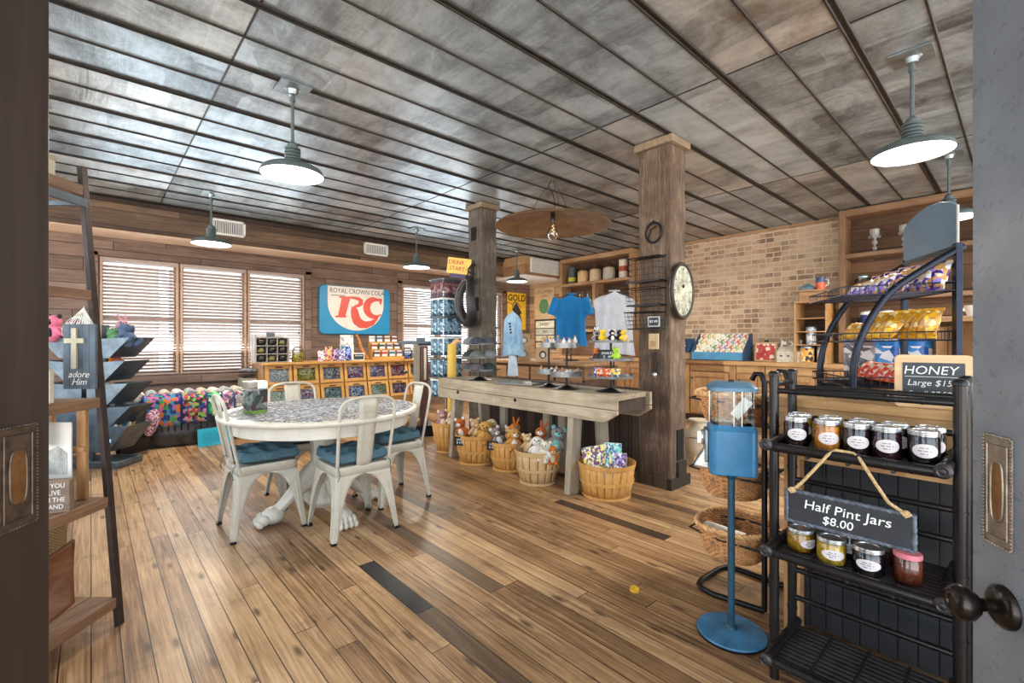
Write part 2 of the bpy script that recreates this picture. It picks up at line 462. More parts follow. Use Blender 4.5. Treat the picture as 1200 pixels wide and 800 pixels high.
W_cap = wood('post_cap_wood', (84, 68, 52), (134, 114, 90), (166, 146, 120), 'x', .8, 1, .3)
W_unit = wood('brown_unit_wood', (84, 60, 42), (128, 96, 68), (160, 126, 94), 'y', 0.6, 1, 0.25)
W_unitz = wood('brown_unit_upright', (84, 60, 42), (128, 96, 68), (160, 126, 94), 'z', 0.6, 1, 0.25)
W_honey = wood('honey_pine', (122, 84, 50), (172, 128, 80), (206, 164, 112), 'y', 0.55, 1, 0.2, plank=('y', 1.3, 9), gap=0)
W_honeyz = wood('honey_pine_upright', (122, 84, 50), (170, 126, 80), (204, 162, 112), 'z', 0.55, 1, 0.2)
W_honeyx = wood('honey_pine_along', (146, 96, 48), (196, 142, 80), (220, 172, 108), 'x', 0.5, 1, 0.2)
W_candy = wood('golden_oak', (150, 100, 44), (196, 144, 74), (216, 170, 100), 'x', 0.45, 1, 0.15)
W_dark = wood('dark_boards', (40, 30, 24), (66, 52, 42), (96, 78, 64), 'z', 0.8, 1, 0.4, plank=('y', 0.14, 2), gap=0.004)
W_shelf = wood('shelf_pine', (116, 82, 54), (170, 128, 88), (206, 166, 122), 'y', 0.6, 1, 0.25)
W_shelfz = wood('shelf_pine_upright', (110, 78, 52), (162, 122, 84), (196, 158, 116), 'z', 0.6, 1, 0.25)
W_shelfback = wood('shelf_back_boards', (60, 40, 28), (104, 74, 50), (146, 108, 76), 'y', 0.75, 1, 0.3, plank=('z', 0.15, 2), gap=0.003)
W_bushel = wood('bushel_veneer', (178, 120, 56), (214, 160, 88), (232, 188, 122), 'z', 0.5, 1, 0.1)
W_bushel2 = wood('pale_bushel_veneer', (176, 134, 84), (212, 176, 126), (232, 202, 158), 'z', 0.55, 1, 0.1)
M_black = plain('black_metal', (30, 28, 30), 0.32, 0.6, 0.2)
M_blackb = plain('blue_black_metal', (34, 38, 50), 0.28, 0.7, 0.2)
M_dkbrown = plain('dark_brown_metal', (58, 44, 40), 0.5, 0.4, 0.25)
M_galv = plain('galvanised_sheet', (138, 148, 152), 0.36, 0.8, 0.22, 7)
M_galvd = plain('dull_galvanised_sheet', (92, 104, 112), 0.42, 0.6, 0.25, 7)
M_steel = plain('bright_steel', (200, 200, 198), 0.25, 0.9, 0.1)
M_cream = plain('cream_enamel', (188, 180, 164), 0.35, 0.05, 0.07, 12)
M_tablewhite = plain('painted_cream_wood', (206, 200, 186), 0.32, 0, 0.08, 8)
M_teal = plain('teal_cotton', (72, 102, 114), 0.9, 0, 0.16, 60, 0.2)
M_white = plain('white_paint', (232, 230, 224), 0.5, 0, 0.04)
M_paper = plain('white_paper', (236, 234, 228), 0.8, 0, 0.03)
M_chalk = plain('chalkboard', (46, 50, 56), 0.7, 0, 0.25, 6)
M_chalkw = plain('chalk_writing', (235, 235, 230), 0.9, 0, 0.03)
M_ink = plain('black_ink', (34, 30, 28), 0.8, 0, 0.02)
M_rope = plain('jute_rope', (190, 158, 112), 0.9, 0, 0.25, 120, 0.5)
M_glass = glassy('clear_glass')
M_lampgrey = plain('grey_green_enamel', (88, 100, 100), 0.3, 0.2, 0.1)
M_lampwhite = plain('white_enamel_inside', (240, 240, 238), 0.35, 0, 0.02)
M_glow = glow('lit_diffuser', (255, 253, 248), 5.0)

# ------------------------------------------------------------------ room shell
CZ = 3.0
m = MB(); m.b2(-2.6, -2.6, -0.12, 8.0, 8.1, 0); struct(m.build('floor', floor_material()))
m = MB(); m.b2(-2.6, -2.6, CZ, 8.0, 8.1, CZ+0.12); struct(m.build('ceiling', ceiling_material()))
# two boards patched in darker timber
for n_, (x0, x1, y0, y1, c) in enumerate(((1.1055, 1.1945, 1.87, 2.49, (52, 50, 50)), (2.6695, 2.7585, 1.52, 2.46, (74, 58, 46)))):
    m = MB(); m.b2(x0, y0, 0.0002, x1, y1, 0.0012); struct(m.build('trim_%d' % (10+n_), wood('patched_board_%d' % n_, tuple(int(k*.7) for k in c), c, tuple(int(k*1.25) for k in c), 'y', .4, 1, .15)))
# ribs of the tin ceiling
M_rib = plain('tin_rib', (50, 45, 41), 0.45, 0.5, 0.3, 6)
m = MB(); k = 0
y = -2.0
while y < 7.9:
    for dy in (-0.017, 0.017): m.cyl((-2.5, y+dy, CZ-0.004), (7.74, y+dy, CZ-0.002), 0.009, seg=8)
    m.b2(-2.5, y-0.010, CZ-0.003, 7.74, y+0.010, CZ)
    m.cyl((-2.5, y+0.333, CZ-0.003), (7.74, y+0.333, CZ-0.001), 0.009, seg=8)
    y += 0.667
for sx in (-1.79, 0.65, 3.09, 5.53): m.b2(sx-0.006, -2.5, CZ-0.003, sx+0.006, 7.4, CZ)
struct(m.build('trim_1', M_rib, smooth=50))

WY = 7.9; BX = 7.75
WINS = [(0.07, 2.59), (4.35, 6.87)]; WZ0, WZ1 = 0.78, 2.34
m = MB()
xs = [-0.9]+[a for w in WINS for a in w]+[BX+0.15]
for i in range(0, len(xs), 2): m.b2(xs[i], WY, 0, xs[i+1], WY+0.15, CZ)
for a, b in WINS: m.b2(a, WY, 0, b, WY+0.15, WZ0); m.b2(a, WY, WZ1, b, WY+0.15, CZ)
struct(m.build('wall_back', W_wall))
m = MB(); m.b2(BX, -0.9, 0, BX+0.15, WY+0.15, CZ); struct(m.build('wall_right', brick_material()))
# tan boards over the brick in the far corner and behind the shelf units
m = MB(); m.b2(BX-0.02, 6.72, 0, BX-0.001, WY-0.001, CZ-0.001); struct(m.build('trim_2', W_wall2))
# street side: unseen walls; shopfront openings added to let in fill daylight
m = MB(); m.b2(-1.05, 2.6, 0, -0.9, WY+0.15, 0.55); m.b2(-1.05, 2.6, 2.9, -0.9, WY+0.15, CZ)
for y in (2.6, 4.35, 6.1, WY-0.1): m.b2(-1.05, y, 0.55, -0.9, y+0.15, 2.9)
struct(m.build('wall_left', W_wall))
m = MB(); m.b2(1.9, -1.05, 0, BX+0.15, -0.9, 0.55); m.b2(1.9, -1.05, 2.9, BX+0.15, -0.9, CZ)
for x in (1.9, 3.9, 5.8, BX): m.b2(x, -1.05, 0.55, x+0.15, -0.9, 2.9)
struct(m.build('wall_front', W_wall))

# soffit along the window wall, then the boxed duct in the corner
m = MB(); m.b2(-0.9, 7.4, 2.6, BX-0.021, WY-0.001, CZ-0.03); struct(m.build('trim_3', W_soffit))
m = MB(); m.b2(-0.9, 7.37, 2.585, 6.44, 7.89, 2.60); struct(m.build('trim_4', W_soffit_light))
m = MB(); m.b2(6.46, 6.74, 2.6, BX-0.021, 7.399, CZ-0.015); struct(m.build('trim_5', W_duct))
m = MB(); m.b2(6.44, 6.72, 2.585, BX-0.021, 7.89, 2.60); struct(m.build('trim_6', M_white))
m = MB(); m.b2(-0.9, 7.36, 2.93, 6.46, 7.399, 2.985); struct(m.build('trim_7', W_dark))  # dark strip puts the black crown shadow into the board colour
# top trim on the brick wall
m = MB(); m.b2(BX-0.03, 1.62, CZ-0.05, BX-0.001, 4.84, CZ-0.016); struct(m.build('trim_8', W_shelf))

# windows with frames, glass and wooden-slat blinds
W_frame = wood('window_casing', (110, 86, 72), (146, 118, 102), (170, 144, 126), 'z', 0.6, 1, 0.1)
M_slat = plain('cream_slat', (168, 150, 140), 0.55, 0, 0.05)
M_tape = plain('ladder_tape', (176, 146, 122), 0.8, 0, 0.08)
def window(n, a, b):
    wroot = bpy.data.objects.new('window_%d' % n, None); COL.objects.link(wroot); wroot['kind'] = 'structure'
    wroot.location = ((a+b)/2, WY, WZ0); hw = (b-a)/2; H = WZ1-WZ0
    f = MB(); t3 = (b-a)/3
    for k in range(4):
        x = -hw+k*t3; ww = 0.045 if k in (0, 3) else 0.11
        xx = x+(ww/2 if k == 0 else (-ww/2 if k == 3 else 0))
        f.box((xx, 0.09, H/2), (ww, 0.08, H))
    f.box((0, 0.09, 0.03), (2*hw, 0.09, 0.06)); f.box((0, 0.09, H-0.03), (2*hw, 0.09, 0.06))
    for k in range(3): f.box((-hw+(k+.5)*t3, 0.10, H*0.5), (t3-0.05, 0.035, 0.045))
    f.build('window_frame', W_frame, wroot)
    g = MB(); g.box((0, 0.11, H/2), (2*hw-0.02, 0.006, H-0.02)); g.build('glass', M_glass, wroot)
    c = MB()
    c.box((-hw-0.05, -0.012, H/2), (0.09, 0.024, H+0.1)); c.box((hw+0.05, -0.012, H/2), (0.09, 0.024, H+0.1))
    c.box((0, -0.012, H+0.10), (2*hw+0.2, 0.024, 0.19)); c.box((0, -0.02, -0.055), (2*hw+0.2, 0.05, 0.09))
    c.build('window_casing', W_wall if n == 1 else W_wall, wroot)
M_valance = W_wall
BL = ['leftmost', 'middle', 'rightmost']
def blinds(a, b, place):
    t3 = (b-a)/3; H = WZ1-WZ0
    for k in range(3):
        w = t3-0.015; hx = w/2
        r = thing('window_blind', '%s of the three cream slatted blinds on %s' % (BL[k], place), 'blind', (a+(k+.5)*t3, WY+0.02, WZ0+0.02), group='slatted window blinds')
        s = MB(); n = int((H-0.1)/0.046)
        for i in range(n): s.box((0, 0, 0.04+i*0.046), (w, 0.046, 0.003), (R(-31), 0, 0))
        s.build('slats', M_slat, r)
        s = MB(); s.box((0, 0, H-0.05), (w, 0.05, 0.05)); s.build('head_rail', M_slat, r, bevel=0.004)
        s = MB(); s.box((0, 0, 0.012), (w, 0.045, 0.018)); s.build('bottom_rail', M_slat, r, bevel=0.003)
        for tx in (-hx+0.018, hx-0.018):
            s = MB(); s.box((tx, -0.027, H/2-0.01), (0.026, 0.002, H-0.05)); s.build('ladder_tape', M_tape, r)
        for tx in (-hx*0.42, hx*0.42):
            s = MB(); s.cyl((tx, -0.026, 0.02), (tx, -0.026, H-0.06), 0.0022, seg=5); s.build('cord', M_tape, r)
        s = MB(); s.cyl((hx-0.09, -0.03, H*0.38), (hx-0.09, -0.03, H-0.06), 0.002, seg=5)
        s.lathe([(0.0, -0.03), (0.011, -0.022), (0.005, 0.012), (0, 0.014)], (hx-0.09, -0.03, H*0.38), 8); s.build('pull_tassel', plain('dark_tassel', (60, 44, 36)), r, smooth=40)
window(1, *WINS[0]); window(2, *WINS[1])
blinds(*WINS[0], 'the big left window')
blinds(*WINS[1], 'the window behind the posts')
# neighbouring facade across the street, seen in slivers between the slats
m = MB(); m.b2(-8, 15, -1, 1.3, 18, 4.2); m.b2(1.9, 16, -1, 9.5, 19, 3.6)
o = m.build('neighbouring_building', plain('pale_pink_render', (214, 186, 172), 0.9)); tag(o, 'pale building across the street beyond the blinds', 'building')
m = MB(); m.b2(-30, 8.2, -0.3, 30, 40, -0.15); struct(m.build('trim_9', plain('street_paving', (170, 168, 164), 0.9)))

# air vents and grille
def vent(x0, x1, z0, z1, label, yy=7.4, n=16):
    r = thing('air_vent', label, 'air vent', ((x0+x1)/2, yy, z0), group='white air vents in the soffit')
    w = x1-x0; h = z1-z0; f = MB()
    f.box((0, -0.008, 0.015), (w, 0.016, 0.03)); f.box((0, -0.008, h-0.015), (w, 0.016, 0.03))
    f.box((-w/2+0.015, -0.008, h/2), (0.03, 0.016, h)); f.box((w/2-0.015, -0.008, h/2), (0.03, 0.016, h)); f.build('frame', M_white, r, bevel=0.003)
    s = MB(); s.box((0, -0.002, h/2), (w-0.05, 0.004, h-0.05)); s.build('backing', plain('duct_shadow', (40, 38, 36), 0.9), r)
    s = MB()
    for i in range(n): s.box((-w/2+0.04+(w-0.08)*i/(n-1), -0.010, h/2), (0.006, 0.012, h-0.05), (0, 0, R(30)))
    s.build('fins', M_white, r)
vent(1.20, 1.62, 2.71, 2.93, 'white slotted air vent beside the lamp near the left window')
vent(3.37, 3.81, 2.71, 2.91, 'white slotted air vent in the soffit above the blue cola sign')
r = thing('return_grille', 'wide white ribbed grille on the boxed duct in the far corner', 'air grille', (7.16, 6.74, 2.66))
m = MB(); m.box((0, -0.02, 0.15), (1.12, 0.04, 0.30)); m.build('housing', M_white, r, bevel=0.006)
m = MB()
for i in range(36): m.box((-0.53+i*0.0303, -0.046, 0.15), (0.010, 0.014, 0.27))
m.build('fins', plain('grille_fins', (214, 210, 202), 0.5), r)

# timber posts
def post(x, y, w, d, mat, label):
    r = thing('timber_post', label, 'post', (x+w/2, y+d/2, 0), group=None)
    m = MB(); n = 24
    rnd = random.Random(int(x*100+y*10))
    def ring(z):
        j = lambda: rnd.uniform(-0.006, 0.006)
        return [(-w/2+j(), -d/2+j(), z), (w/2+j(), -d/2+j(), z), (w/2+j(), d/2+j(), z), (-w/2+j(), d/2+j(), z)]
    vs = []
    for i in range(n+1): vs += ring(2.93*i/n)
    fs = [(i*4+k, i*4+(k+1) % 4, i*4+4+(k+1) % 4, i*4+4+k) for i in range(n) for k in range(4)]+[(0, 3, 2, 1), (n*4, n*4+1, n*4+2, n*4+3)]
    m.add(vs, fs); m.build('shaft', mat, r, bevel=0.012)
    m = MB(); m.box((0, 0, 2.963), (w+0.06, d+0.06, 0.062)); m.build('cap', W_cap, r, bevel=0.004)
    m = MB()
    for sx, sy in ((0, -1), (0, 1)): m.box((0, sy*(d/2+0.018), 0.045), (w+0.072, 0.018, 0.09))
    for sx in (-1, 1): m.box((sx*(w/2+0.018), 0, 0.045), (0.018, d+0.036, 0.09))
    m.build('base_board', W_dark if mat == W_postb else W_postb, r, bevel=0.003)
    return r
p1 = post(3.62, 2.0, 0.26, 0.31, W_postb, 'thick rough brown timber post carrying the wire baskets and oval dial')
p2 = post(3.62, 4.56, 0.25, 0.27, W_post, 'thick rough grey timber post carrying the black horse collar')
# mortise pockets and patch blocks
M_hole = plain('dark_socket', (22, 18, 16), 0.95)
for a, b in ((0.02, 2.62), (-0.03, 1.72)): m = MB(); m.box((-0.125, a, b), (0.022, 0.10, 0.17)); m.build('mortise', M_hole, p2)
m = MB(); m.box((0.02, -0.157, 0.36), (0.11, 0.014, 0.26)); m.build('mortise', M_hole, p1)
m = MB(); m.box((0.03, -0.165, 0.13), (0.14, 0.03, 0.17)); m.build('patch_block', W_dark, p1, bevel=0.004)

# ------------------------------------------------------------------ pendant lamps
def make_lamp():
    r = thing('pendant_lamp', 'x', 'lamp', group='grey enamel pendant lamps')
    # origin on the ceiling; rim at z = -0.60
    m = MB(); m.box((0, 0, -0.008), (0.20, 0.20, 0.012)); m.lathe([(0, -0.055), (0.028, -0.05), (0.038, -0.02), (0.05, -0.014)], seg=20)
    m.build('ceiling_plate', M_galv, r, smooth=40)
    m = MB(); m.cyl((0, 0, -0.05), (0, 0, -0.40), 0.011, seg=12); m.cyl((0, 0, -0.07), (0, 0, -0.10), 0.018, seg=12); m.build('stem', M_lampgrey, r, smooth=50)
    m = MB(); pr = [(0.014, -0.375), (0.034, -0.395), (0.036, -0.42)]
    for i in range(4): pr += [(0.052, -0.422-i*0.022), (0.052, -0.430-i*0.022), (0.040, -0.434-i*0.022)]
    pr += [(0.056, -0.505), (0.06, -0.53), (0.10, -0.535)]
    m.lathe(pr, seg=28, caps=False); m.build('socket_housing', M_lampgrey, r, smooth=35)
    m = MB(); m.lathe([(0.055, -0.526), (0.10, -0.532), (0.155, -0.548), (0.19, -0.568), (0.200, -0.588), (0.205, -0.602), (0.208, -0.602), (0.208, -0.606), (0.2, -0.606)], seg=48, caps=False)
    m.build('shade', M_lampgrey, r, smooth=50)
    m = MB(); m.lathe([(0.06, -0.534), (0.15, -0.556), (0.187, -0.575), (0.200, -0.606)], seg=48, caps=False); m.build('reflector', M_lampwhite, r, smooth=50)
    m = MB(); m.lathe([(0, -0.603), (0.10, -0.602), (0.196, -0.596)], seg=48, caps=False); m.build('diffuser', M_glow, r, smooth=50)
    return r
lamp0 = make_lamp()
LP = [((1.03, 3.39), 'large pendant lamp nearest the round table, on the left of the photo'),
      ((1.05, 6.43), 'pendant lamp hanging in front of the left window by the air vent'),
      ((3.74, 6.33), 'small pendant lamp hanging above the right end of the blue cola sign'),
      ((6.05, 6.53), 'small pendant lamp in the far corner in front of the boxed duct'),
      ((3.72, 0.46), 'large pendant lamp hanging upper right above the bread rack'),
      ((5.92, 0.47), 'pendant lamp half hidden by the blank slate-blue header board'),]
for i, ((x, y), lb) in enumerate(LP):
    o = lamp0 if i == 0 else dup(lamp0)
    o.location = (x, y, CZ); o['label'] = lb
    l = bpy.data.lights.new('lamp_light', 'AREA'); l.shape = 'DISK'; l.size = 0.36; l.energy = LAMP_POWER; l.color = LAMP_COLOR
    q = bpy.data.objects.new('lamp_light', l); COL.objects.link(q); q.location = (0, 0, -0.615); q.parent = o
# lamp whose shade is behind the brown post but whose light falls on the brick wall
for (x, y) in ((6.1, 3.5),):
    o = dup(lamp0, (x, y, CZ), label='pendant lamp behind the brown post, lighting the brick wall')

# large disc shade with bare bulb
r = thing('disc_lamp', 'huge shallow brown metal disc shade with a clear bulb hanging from wires', 'lamp', (3.73, 3.45, CZ))
M_disc = plain('aged_brown_tin', (138, 108, 76), 0.5, 0.35, 0.28, 5)
m = MB(); m.lathe([(0, -0.34), (0.10, -0.345), (0.17, -0.375), (0.26, -0.385), (0.29, -0.402), (0.38, -0.412), (0.41, -0.43), (0.52, -0.448), (0.60, -0.475), (0.625, -0.492), (0.63, -0.488), (0.60, -0.466), (0.40, -0.418), (0.17, -0.365), (0.10, -0.335), (0, -0.33)], seg=72)
m.build('shade', M_disc, r, smooth=30)
m = MB()
for a in (20, 140, 260): m.tube([(0.01*math.cos(R(a)), 0.01*math.sin(R(a)), 0), (0.16*math.cos(R(a)), 0.16*math.sin(R(a)), -0.2), (0.26*math.cos(R(a)), 0.26*math.sin(R(a)), -0.39)], 0.0022, 5)
m.tube([(-.03, 0, 0), (-.06, .01, -.06), (0.0, 0, -.14), (.05, .02, -.2), (.03, 0, -.28), (0, 0, -.34)], 0.004, 6)
m.build('wires', M_black, r, smooth=60)
m = MB(); m.lathe([(0, -0.34), (0.026, -0.35), (0.028, -0.42), (0.022, -0.44), (0, -0.44)], seg=16); m.build('socket', plain('bakelite', (30, 22, 18), 0.3), r, smooth=40)
m = MB(); m.lathe([(0.016, -0.44), (0.022, -0.47), (0.045, -0.51), (0.062, -0.56), (0.06, -0.60), (0.035, -0.635), (0, -0.645)], seg=24, caps=False); m.build('bulb', M_glass, r, smooth=60)
m = MB(); m.tube([(0.02*math.cos(i*1.9), 0.02*math.sin(i*1.9), -0.48-0.012*i) for i in range(11)], 0.0012, 5); m.build('filament', glow('warm_filament', (255, 200, 130), 3), r)

# ------------------------------------------------------------------ round pedestal table
TX, TY = 1.27, 3.46
r = thing('round_table', 'cream painted round pedestal table with clawed feet', 'table', (TX, TY, 0), R(-45))
m = MB(); m.lathe([(0, 0.725), (0.60, 0.725), (0.66, 0.728), (0.672, 0.737), (0.676, 0.748), (0.668, 0.757), (0.655, 0.760), (0, 0.760)], seg=80); m.build('tabletop', M_tablewhite, r, smooth=30)
m = MB(); m.lathe([(0.60, 0.722), (0.60, 0.645), (0.585, 0.640), (0.57, 0.645), (0.57, 0.722)], seg=80, caps=False); m.build('apron', M_tablewhite, r, smooth=40)
m = MB(); m.lathe([(0.20, 0.65), (0.20, 0.62), (0.115, 0.60), (0.098, 0.56), (0.092, 0.40), (0.098, 0.25), (0.115, 0.18), (0.135, 0.14), (0.14, 0.10), (0.10, 0.055), (0, 0.05)], seg=8, a0=R(22.5)); m.build('pedestal', M_tablewhite, r, bevel=0.008)
for k in range(4):
    a = R(45+90*k); ca, sa = math.cos(a), math.sin(a)
    m = MB()
    prof = [(0.08, 0.30, 0.060, 0.20), (0.15, 0.255, 0.058, 0.19), (0.22, 0.18, 0.054, 0.14), (0.29, 0.115, 0.050, 0.10), (0.32, 0.085, 0.054, 0.095), (0.345, 0.07, 0.06, 0.095)]
    def fn(u, v, prof=prof, ca=ca, sa=sa):
        q = u*(len(prof)-1); i = min(int(q), len(prof)-2); t = q-i
        d, z, w, h = (prof[i][n]*(1-t)+prof[i+1][n]*t for n in range(4))
        b = 2*math.pi*v; x = w*math.cos(b)*0.8; zz = z+h*0.5*math.sin(b)
        return (d*ca-x*sa, d*sa+x*ca, max(0.005, zz))
    m.surf(fn, 16, 14)
    lg = m.build('leg', M_tablewhite, r, smooth=70)
    m = MB(); m.at((ca*0.345, sa*0.345, 0), (0, 0, a))
    m.ell((0.0, 0, 0.06), (0.075, 0.066, 0.060), 16)
    for q in (-0.045, -0.015, 0.015, 0.045):
        s = 1-abs(q)*5
        m.ell((0.055+0.012*s, q*1.05, 0.048), (0.034, 0.0185, 0.036), 12); m.ell((0.083+0.012*s, q*1.15, 0.026), (0.024, 0.017, 0.025), 12)
    m.build('claw_foot', M_tablewhite, lg, smooth=80)

# jigsaw spread over the table
rp = random.Random(5); m = MB()
for i in range(-38, 39):
    for j in range(-38, 39):
        x, y = i*0.0162, j*0.0162
        d = math.hypot(x, y)
        if d > 0.62: continue
        dens = 0.97 if (abs(x) < 0.36 and abs(y) < 0.30) else 0.62
        if rp.random() > dens: continue
        loose = 0 if dens > 0.9 else 1
        x += rp.uniform(-.006, .006)*loose; y += rp.uniform(-.006, .006)*loose
        m.m = rp.choice([0, 0, 1, 1, 2, 3, 4]) if not loose else rp.choice([0, 1, 1, 2, 3, 4, 4])
        s = 0.0074; a = rp.uniform(0, 6)*loose; ca, sa = math.cos(a)*s, math.sin(a)*s
        k = 0.5; P = []
        for (u, v) in ((-1, -1), (-.25, -1), (0, -1.45), (.25, -1), (1, -1), (1, -.25), (.6, 0), (1, .25), (1, 1), (.25, 1), (0, 1.45), (-.25, 1), (-1, 1), (-1, .25), (-.6, 0), (-1, -.25)):
            P.append((x+u*ca-v*sa, y+u*sa+v*ca))
        m.prism(P, 0.0018, 'xy', 0.0)
PZ = [plain('piece_white', (206, 208, 210), 0.45), plain('piece_slate', (120, 128, 142), 0.45, var=0.3), plain('piece_grey', (168, 174, 182), 0.45), plain('piece_dark', (70, 76, 90), 0.45), plain('piece_brown', (140, 130, 124), 0.45)]
o = m.build('jigsaw_puzzle', PZ); o.location = (TX+0.02, TY, 0.7605); o.rotation_euler = (0, 0, R(20))
tag(o, 'half finished grey and white jigsaw spread over the round table', 'jigsaw puzzle', kind='stuff')
# box on the table
r = thing('puzzle_box', 'clear upright box with green base standing on the left of the round table', 'box', (0.83, 3.53, 0.761), R(20))
m = MB(); m.box((0, 0, 0.0), (0.001, 0.001, 0.001))
m = MB(); m.box((0, 0, 0.09), (0.10, 0.10, 0.14)); m.build('print', speckle('box_print', [(60, 66, 60), (90, 40, 60), (120, 130, 120), (180, 180, 170), (70, 80, 70)], 26, 0.5, 0), r)
m = MB(); m.box((0, 0, 0.012), (0.104, 0.104, 0.024)); m.build('base', plain('lime_green', (140, 176, 60), 0.4), r, bevel=0.002)
m = MB(); m.box((0, 0, 0.11), (0.108, 0.108, 0.216)); m.build('case', M_glass, r)
m = MB(); m.box((0, 0, 0.217), (0.11, 0.11, 0.006)); m.build('lid', plain('pale_green_lid', (214, 222, 206), 0.3), r, bevel=0.002)

# ------------------------------------------------------------------ metal chairs
def make_chair():
    r = thing('metal_chair', 'x', 'chair', group='cream metal cafe chairs')
    H = 0.455
    c = lambda z: 0.175+0.05*(1-z/H)
    # seat with arched skirts
    m = MB(); n = 20; rr = 0.05
    def sq(s, cr):
        P = []
        for (cx, cy, a0) in ((s-cr, s-cr, 0), (-s+cr, s-cr, 90), (-s+cr, -s+cr, 180), (s-cr, -s+cr, 270)):
            for k in range(6): a = R(a0+18*k); P.append((cx+cr*math.cos(a), cy+cr*math.sin(a)))
        return P
    top = sq(0.178, 0.035); low = sq(0.184, 0.035); N = len(top)
    vs = [(x, y, H) for x, y in top]+[(x*1.012, y*1.012, H-0.008) for x, y in top]
    def zlow(x, y):
        u = min(abs(x), abs(y)); return H-0.055-0.02*(u/0.18)**2
    vs += [(x*1.02, y*1.02, H-0.06) for x, y in top]
    fs = [tuple(range(N))]+[(i+k*N, (i+1) % N+k*N, (i+1) % N+(k+1)*N, i+(k+1)*N) for k in range(2) for i in range(N)]
    m.add(vs, fs); m.build('seat', M_cream, r, smooth=50, solid=0.003)
    # legs: folded sheet corners tapering to a foot, inner edges curving into the arch
    for sx, sy in ((1, 1), (-1, 1), (1, -1), (-1, -1)):
        m = MB(); rows = 16; Z0 = H-0.052
        def uin(z):
            e = c(z)-0.030-0.035*(z/Z0)
            return e*math.sqrt(max(0.0, 1-(z/Z0)**4.5))
        vs = []
        for i in range(rows+1):
            z = Z0*(i/rows)**0.85 if i else 0.008
            z = min(z, Z0); C0 = c(z); u = uin(z)
            for q in range(5):
                t = q/4; vs.append(((C0)*sx, (u+(C0-0.008-u)*t)*sy, z))
            vs.append(((C0-0.002)*sx, (C0-0.002)*sy, z))
            for q in range(5):
                t = 1-q/4; vs.append(((u+(C0-0.008-u)*t)*sx, (C0)*sy, z))
        k = 11; fs = [(i*k+q, i*k+q+1, (i+1)*k+q+1, (i+1)*k+q) for i in range(rows) for q in range(k-1)]
        m.add(vs, fs)
        lg = m.build('leg', M_cream, r, smooth=50, solid=0.004)
        m = MB(); m.tube([((c(z)+0.002)*sx-sx*0.028*(1 if a else 0), (c(z)+0.002)*sy-sy*0.028*(0 if a else 1), z) for a in (0,) for z in (0.03, 0.12, 0.22, 0.32)], [0.004, 0.006, 0.006, 0.004], 6)
        m.tube([((c(z)+0.002)*sx-sx*0.028, (c(z)+0.002)*sy, z) for z in (0.03, 0.12, 0.22, 0.32)], [0.004, 0.006, 0.006, 0.004], 6)
        m.build('rib', M_cream, lg, smooth=60)
        m = MB(); m.box(((c(0)-0.014)*sx, (c(0)-0.014)*sy, 0.008), (0.034, 0.034, 0.016)); m.build('foot_cap', M_black, lg, bevel=0.004)
    # hoop and splat
    y0, y1 = -0.168, -0.262; zt = 0.90
    f = lambda z: y0+(y1-y0)*((z-0.43)/(zt-0.43))
    P = [(-0.172, y0+0.01, 0.40)]
    for z in (0.43, 0.55, 0.67, 0.78): P.append((-0.172-0.012*(z-0.43)/0.35, f(z), z))
    for k in range(1, 16):
        a = math.pi*k/16; x = -math.copysign(abs(math.cos(a))**0.85, math.cos(a))*0.183; z = 0.79+0.11*math.sin(a)**0.5
        P.append((x, f(z), z))
    for z in (0.78, 0.67, 0.55, 0.43): P.append((0.172+0.012*(z-0.43)/0.35, f(z), z))
    P.append((0.172, y0+0.01, 0.40))
    m = MB(); m.tube(P, 0.0105, 10); m.build('back_hoop', M_cream, r, smooth=60)
    m = MB(); vs = []
    for i in range(9):
        z = 0.44+(0.893-0.44)*i/8; w = 0.050+0.016*i/8
        for q in range(5):
            t = q/4*2-1; vs.append((t*w, f(z)-0.008*(1-t*t), z))
    m.add(vs, [(i*5+q, i*5+q+1, i*5+q+6, i*5+q+5) for i in range(8) for q in range(4)])
    sp = m.build('back_splat', M_cream, r, smooth=50, solid=0.003)
    m = MB(); Q = []
    for (x, z) in ((-0.022, 0.50), (0.022, 0.50), (0.030, 0.80), (-0.030, 0.80)): Q.append((x, f(z)-0.0105, z))
    m.tube(Q, 0.003, 5, closed=True); m.build('embossed_line', M_cream, sp, smooth=60)
    m = MB(); m.tube([(-0.05, y0-0.004, 0.445), (0.05, y0-0.004, 0.445)], 0.006, 6); m.build('back_bracket', M_steel, r)
    return r
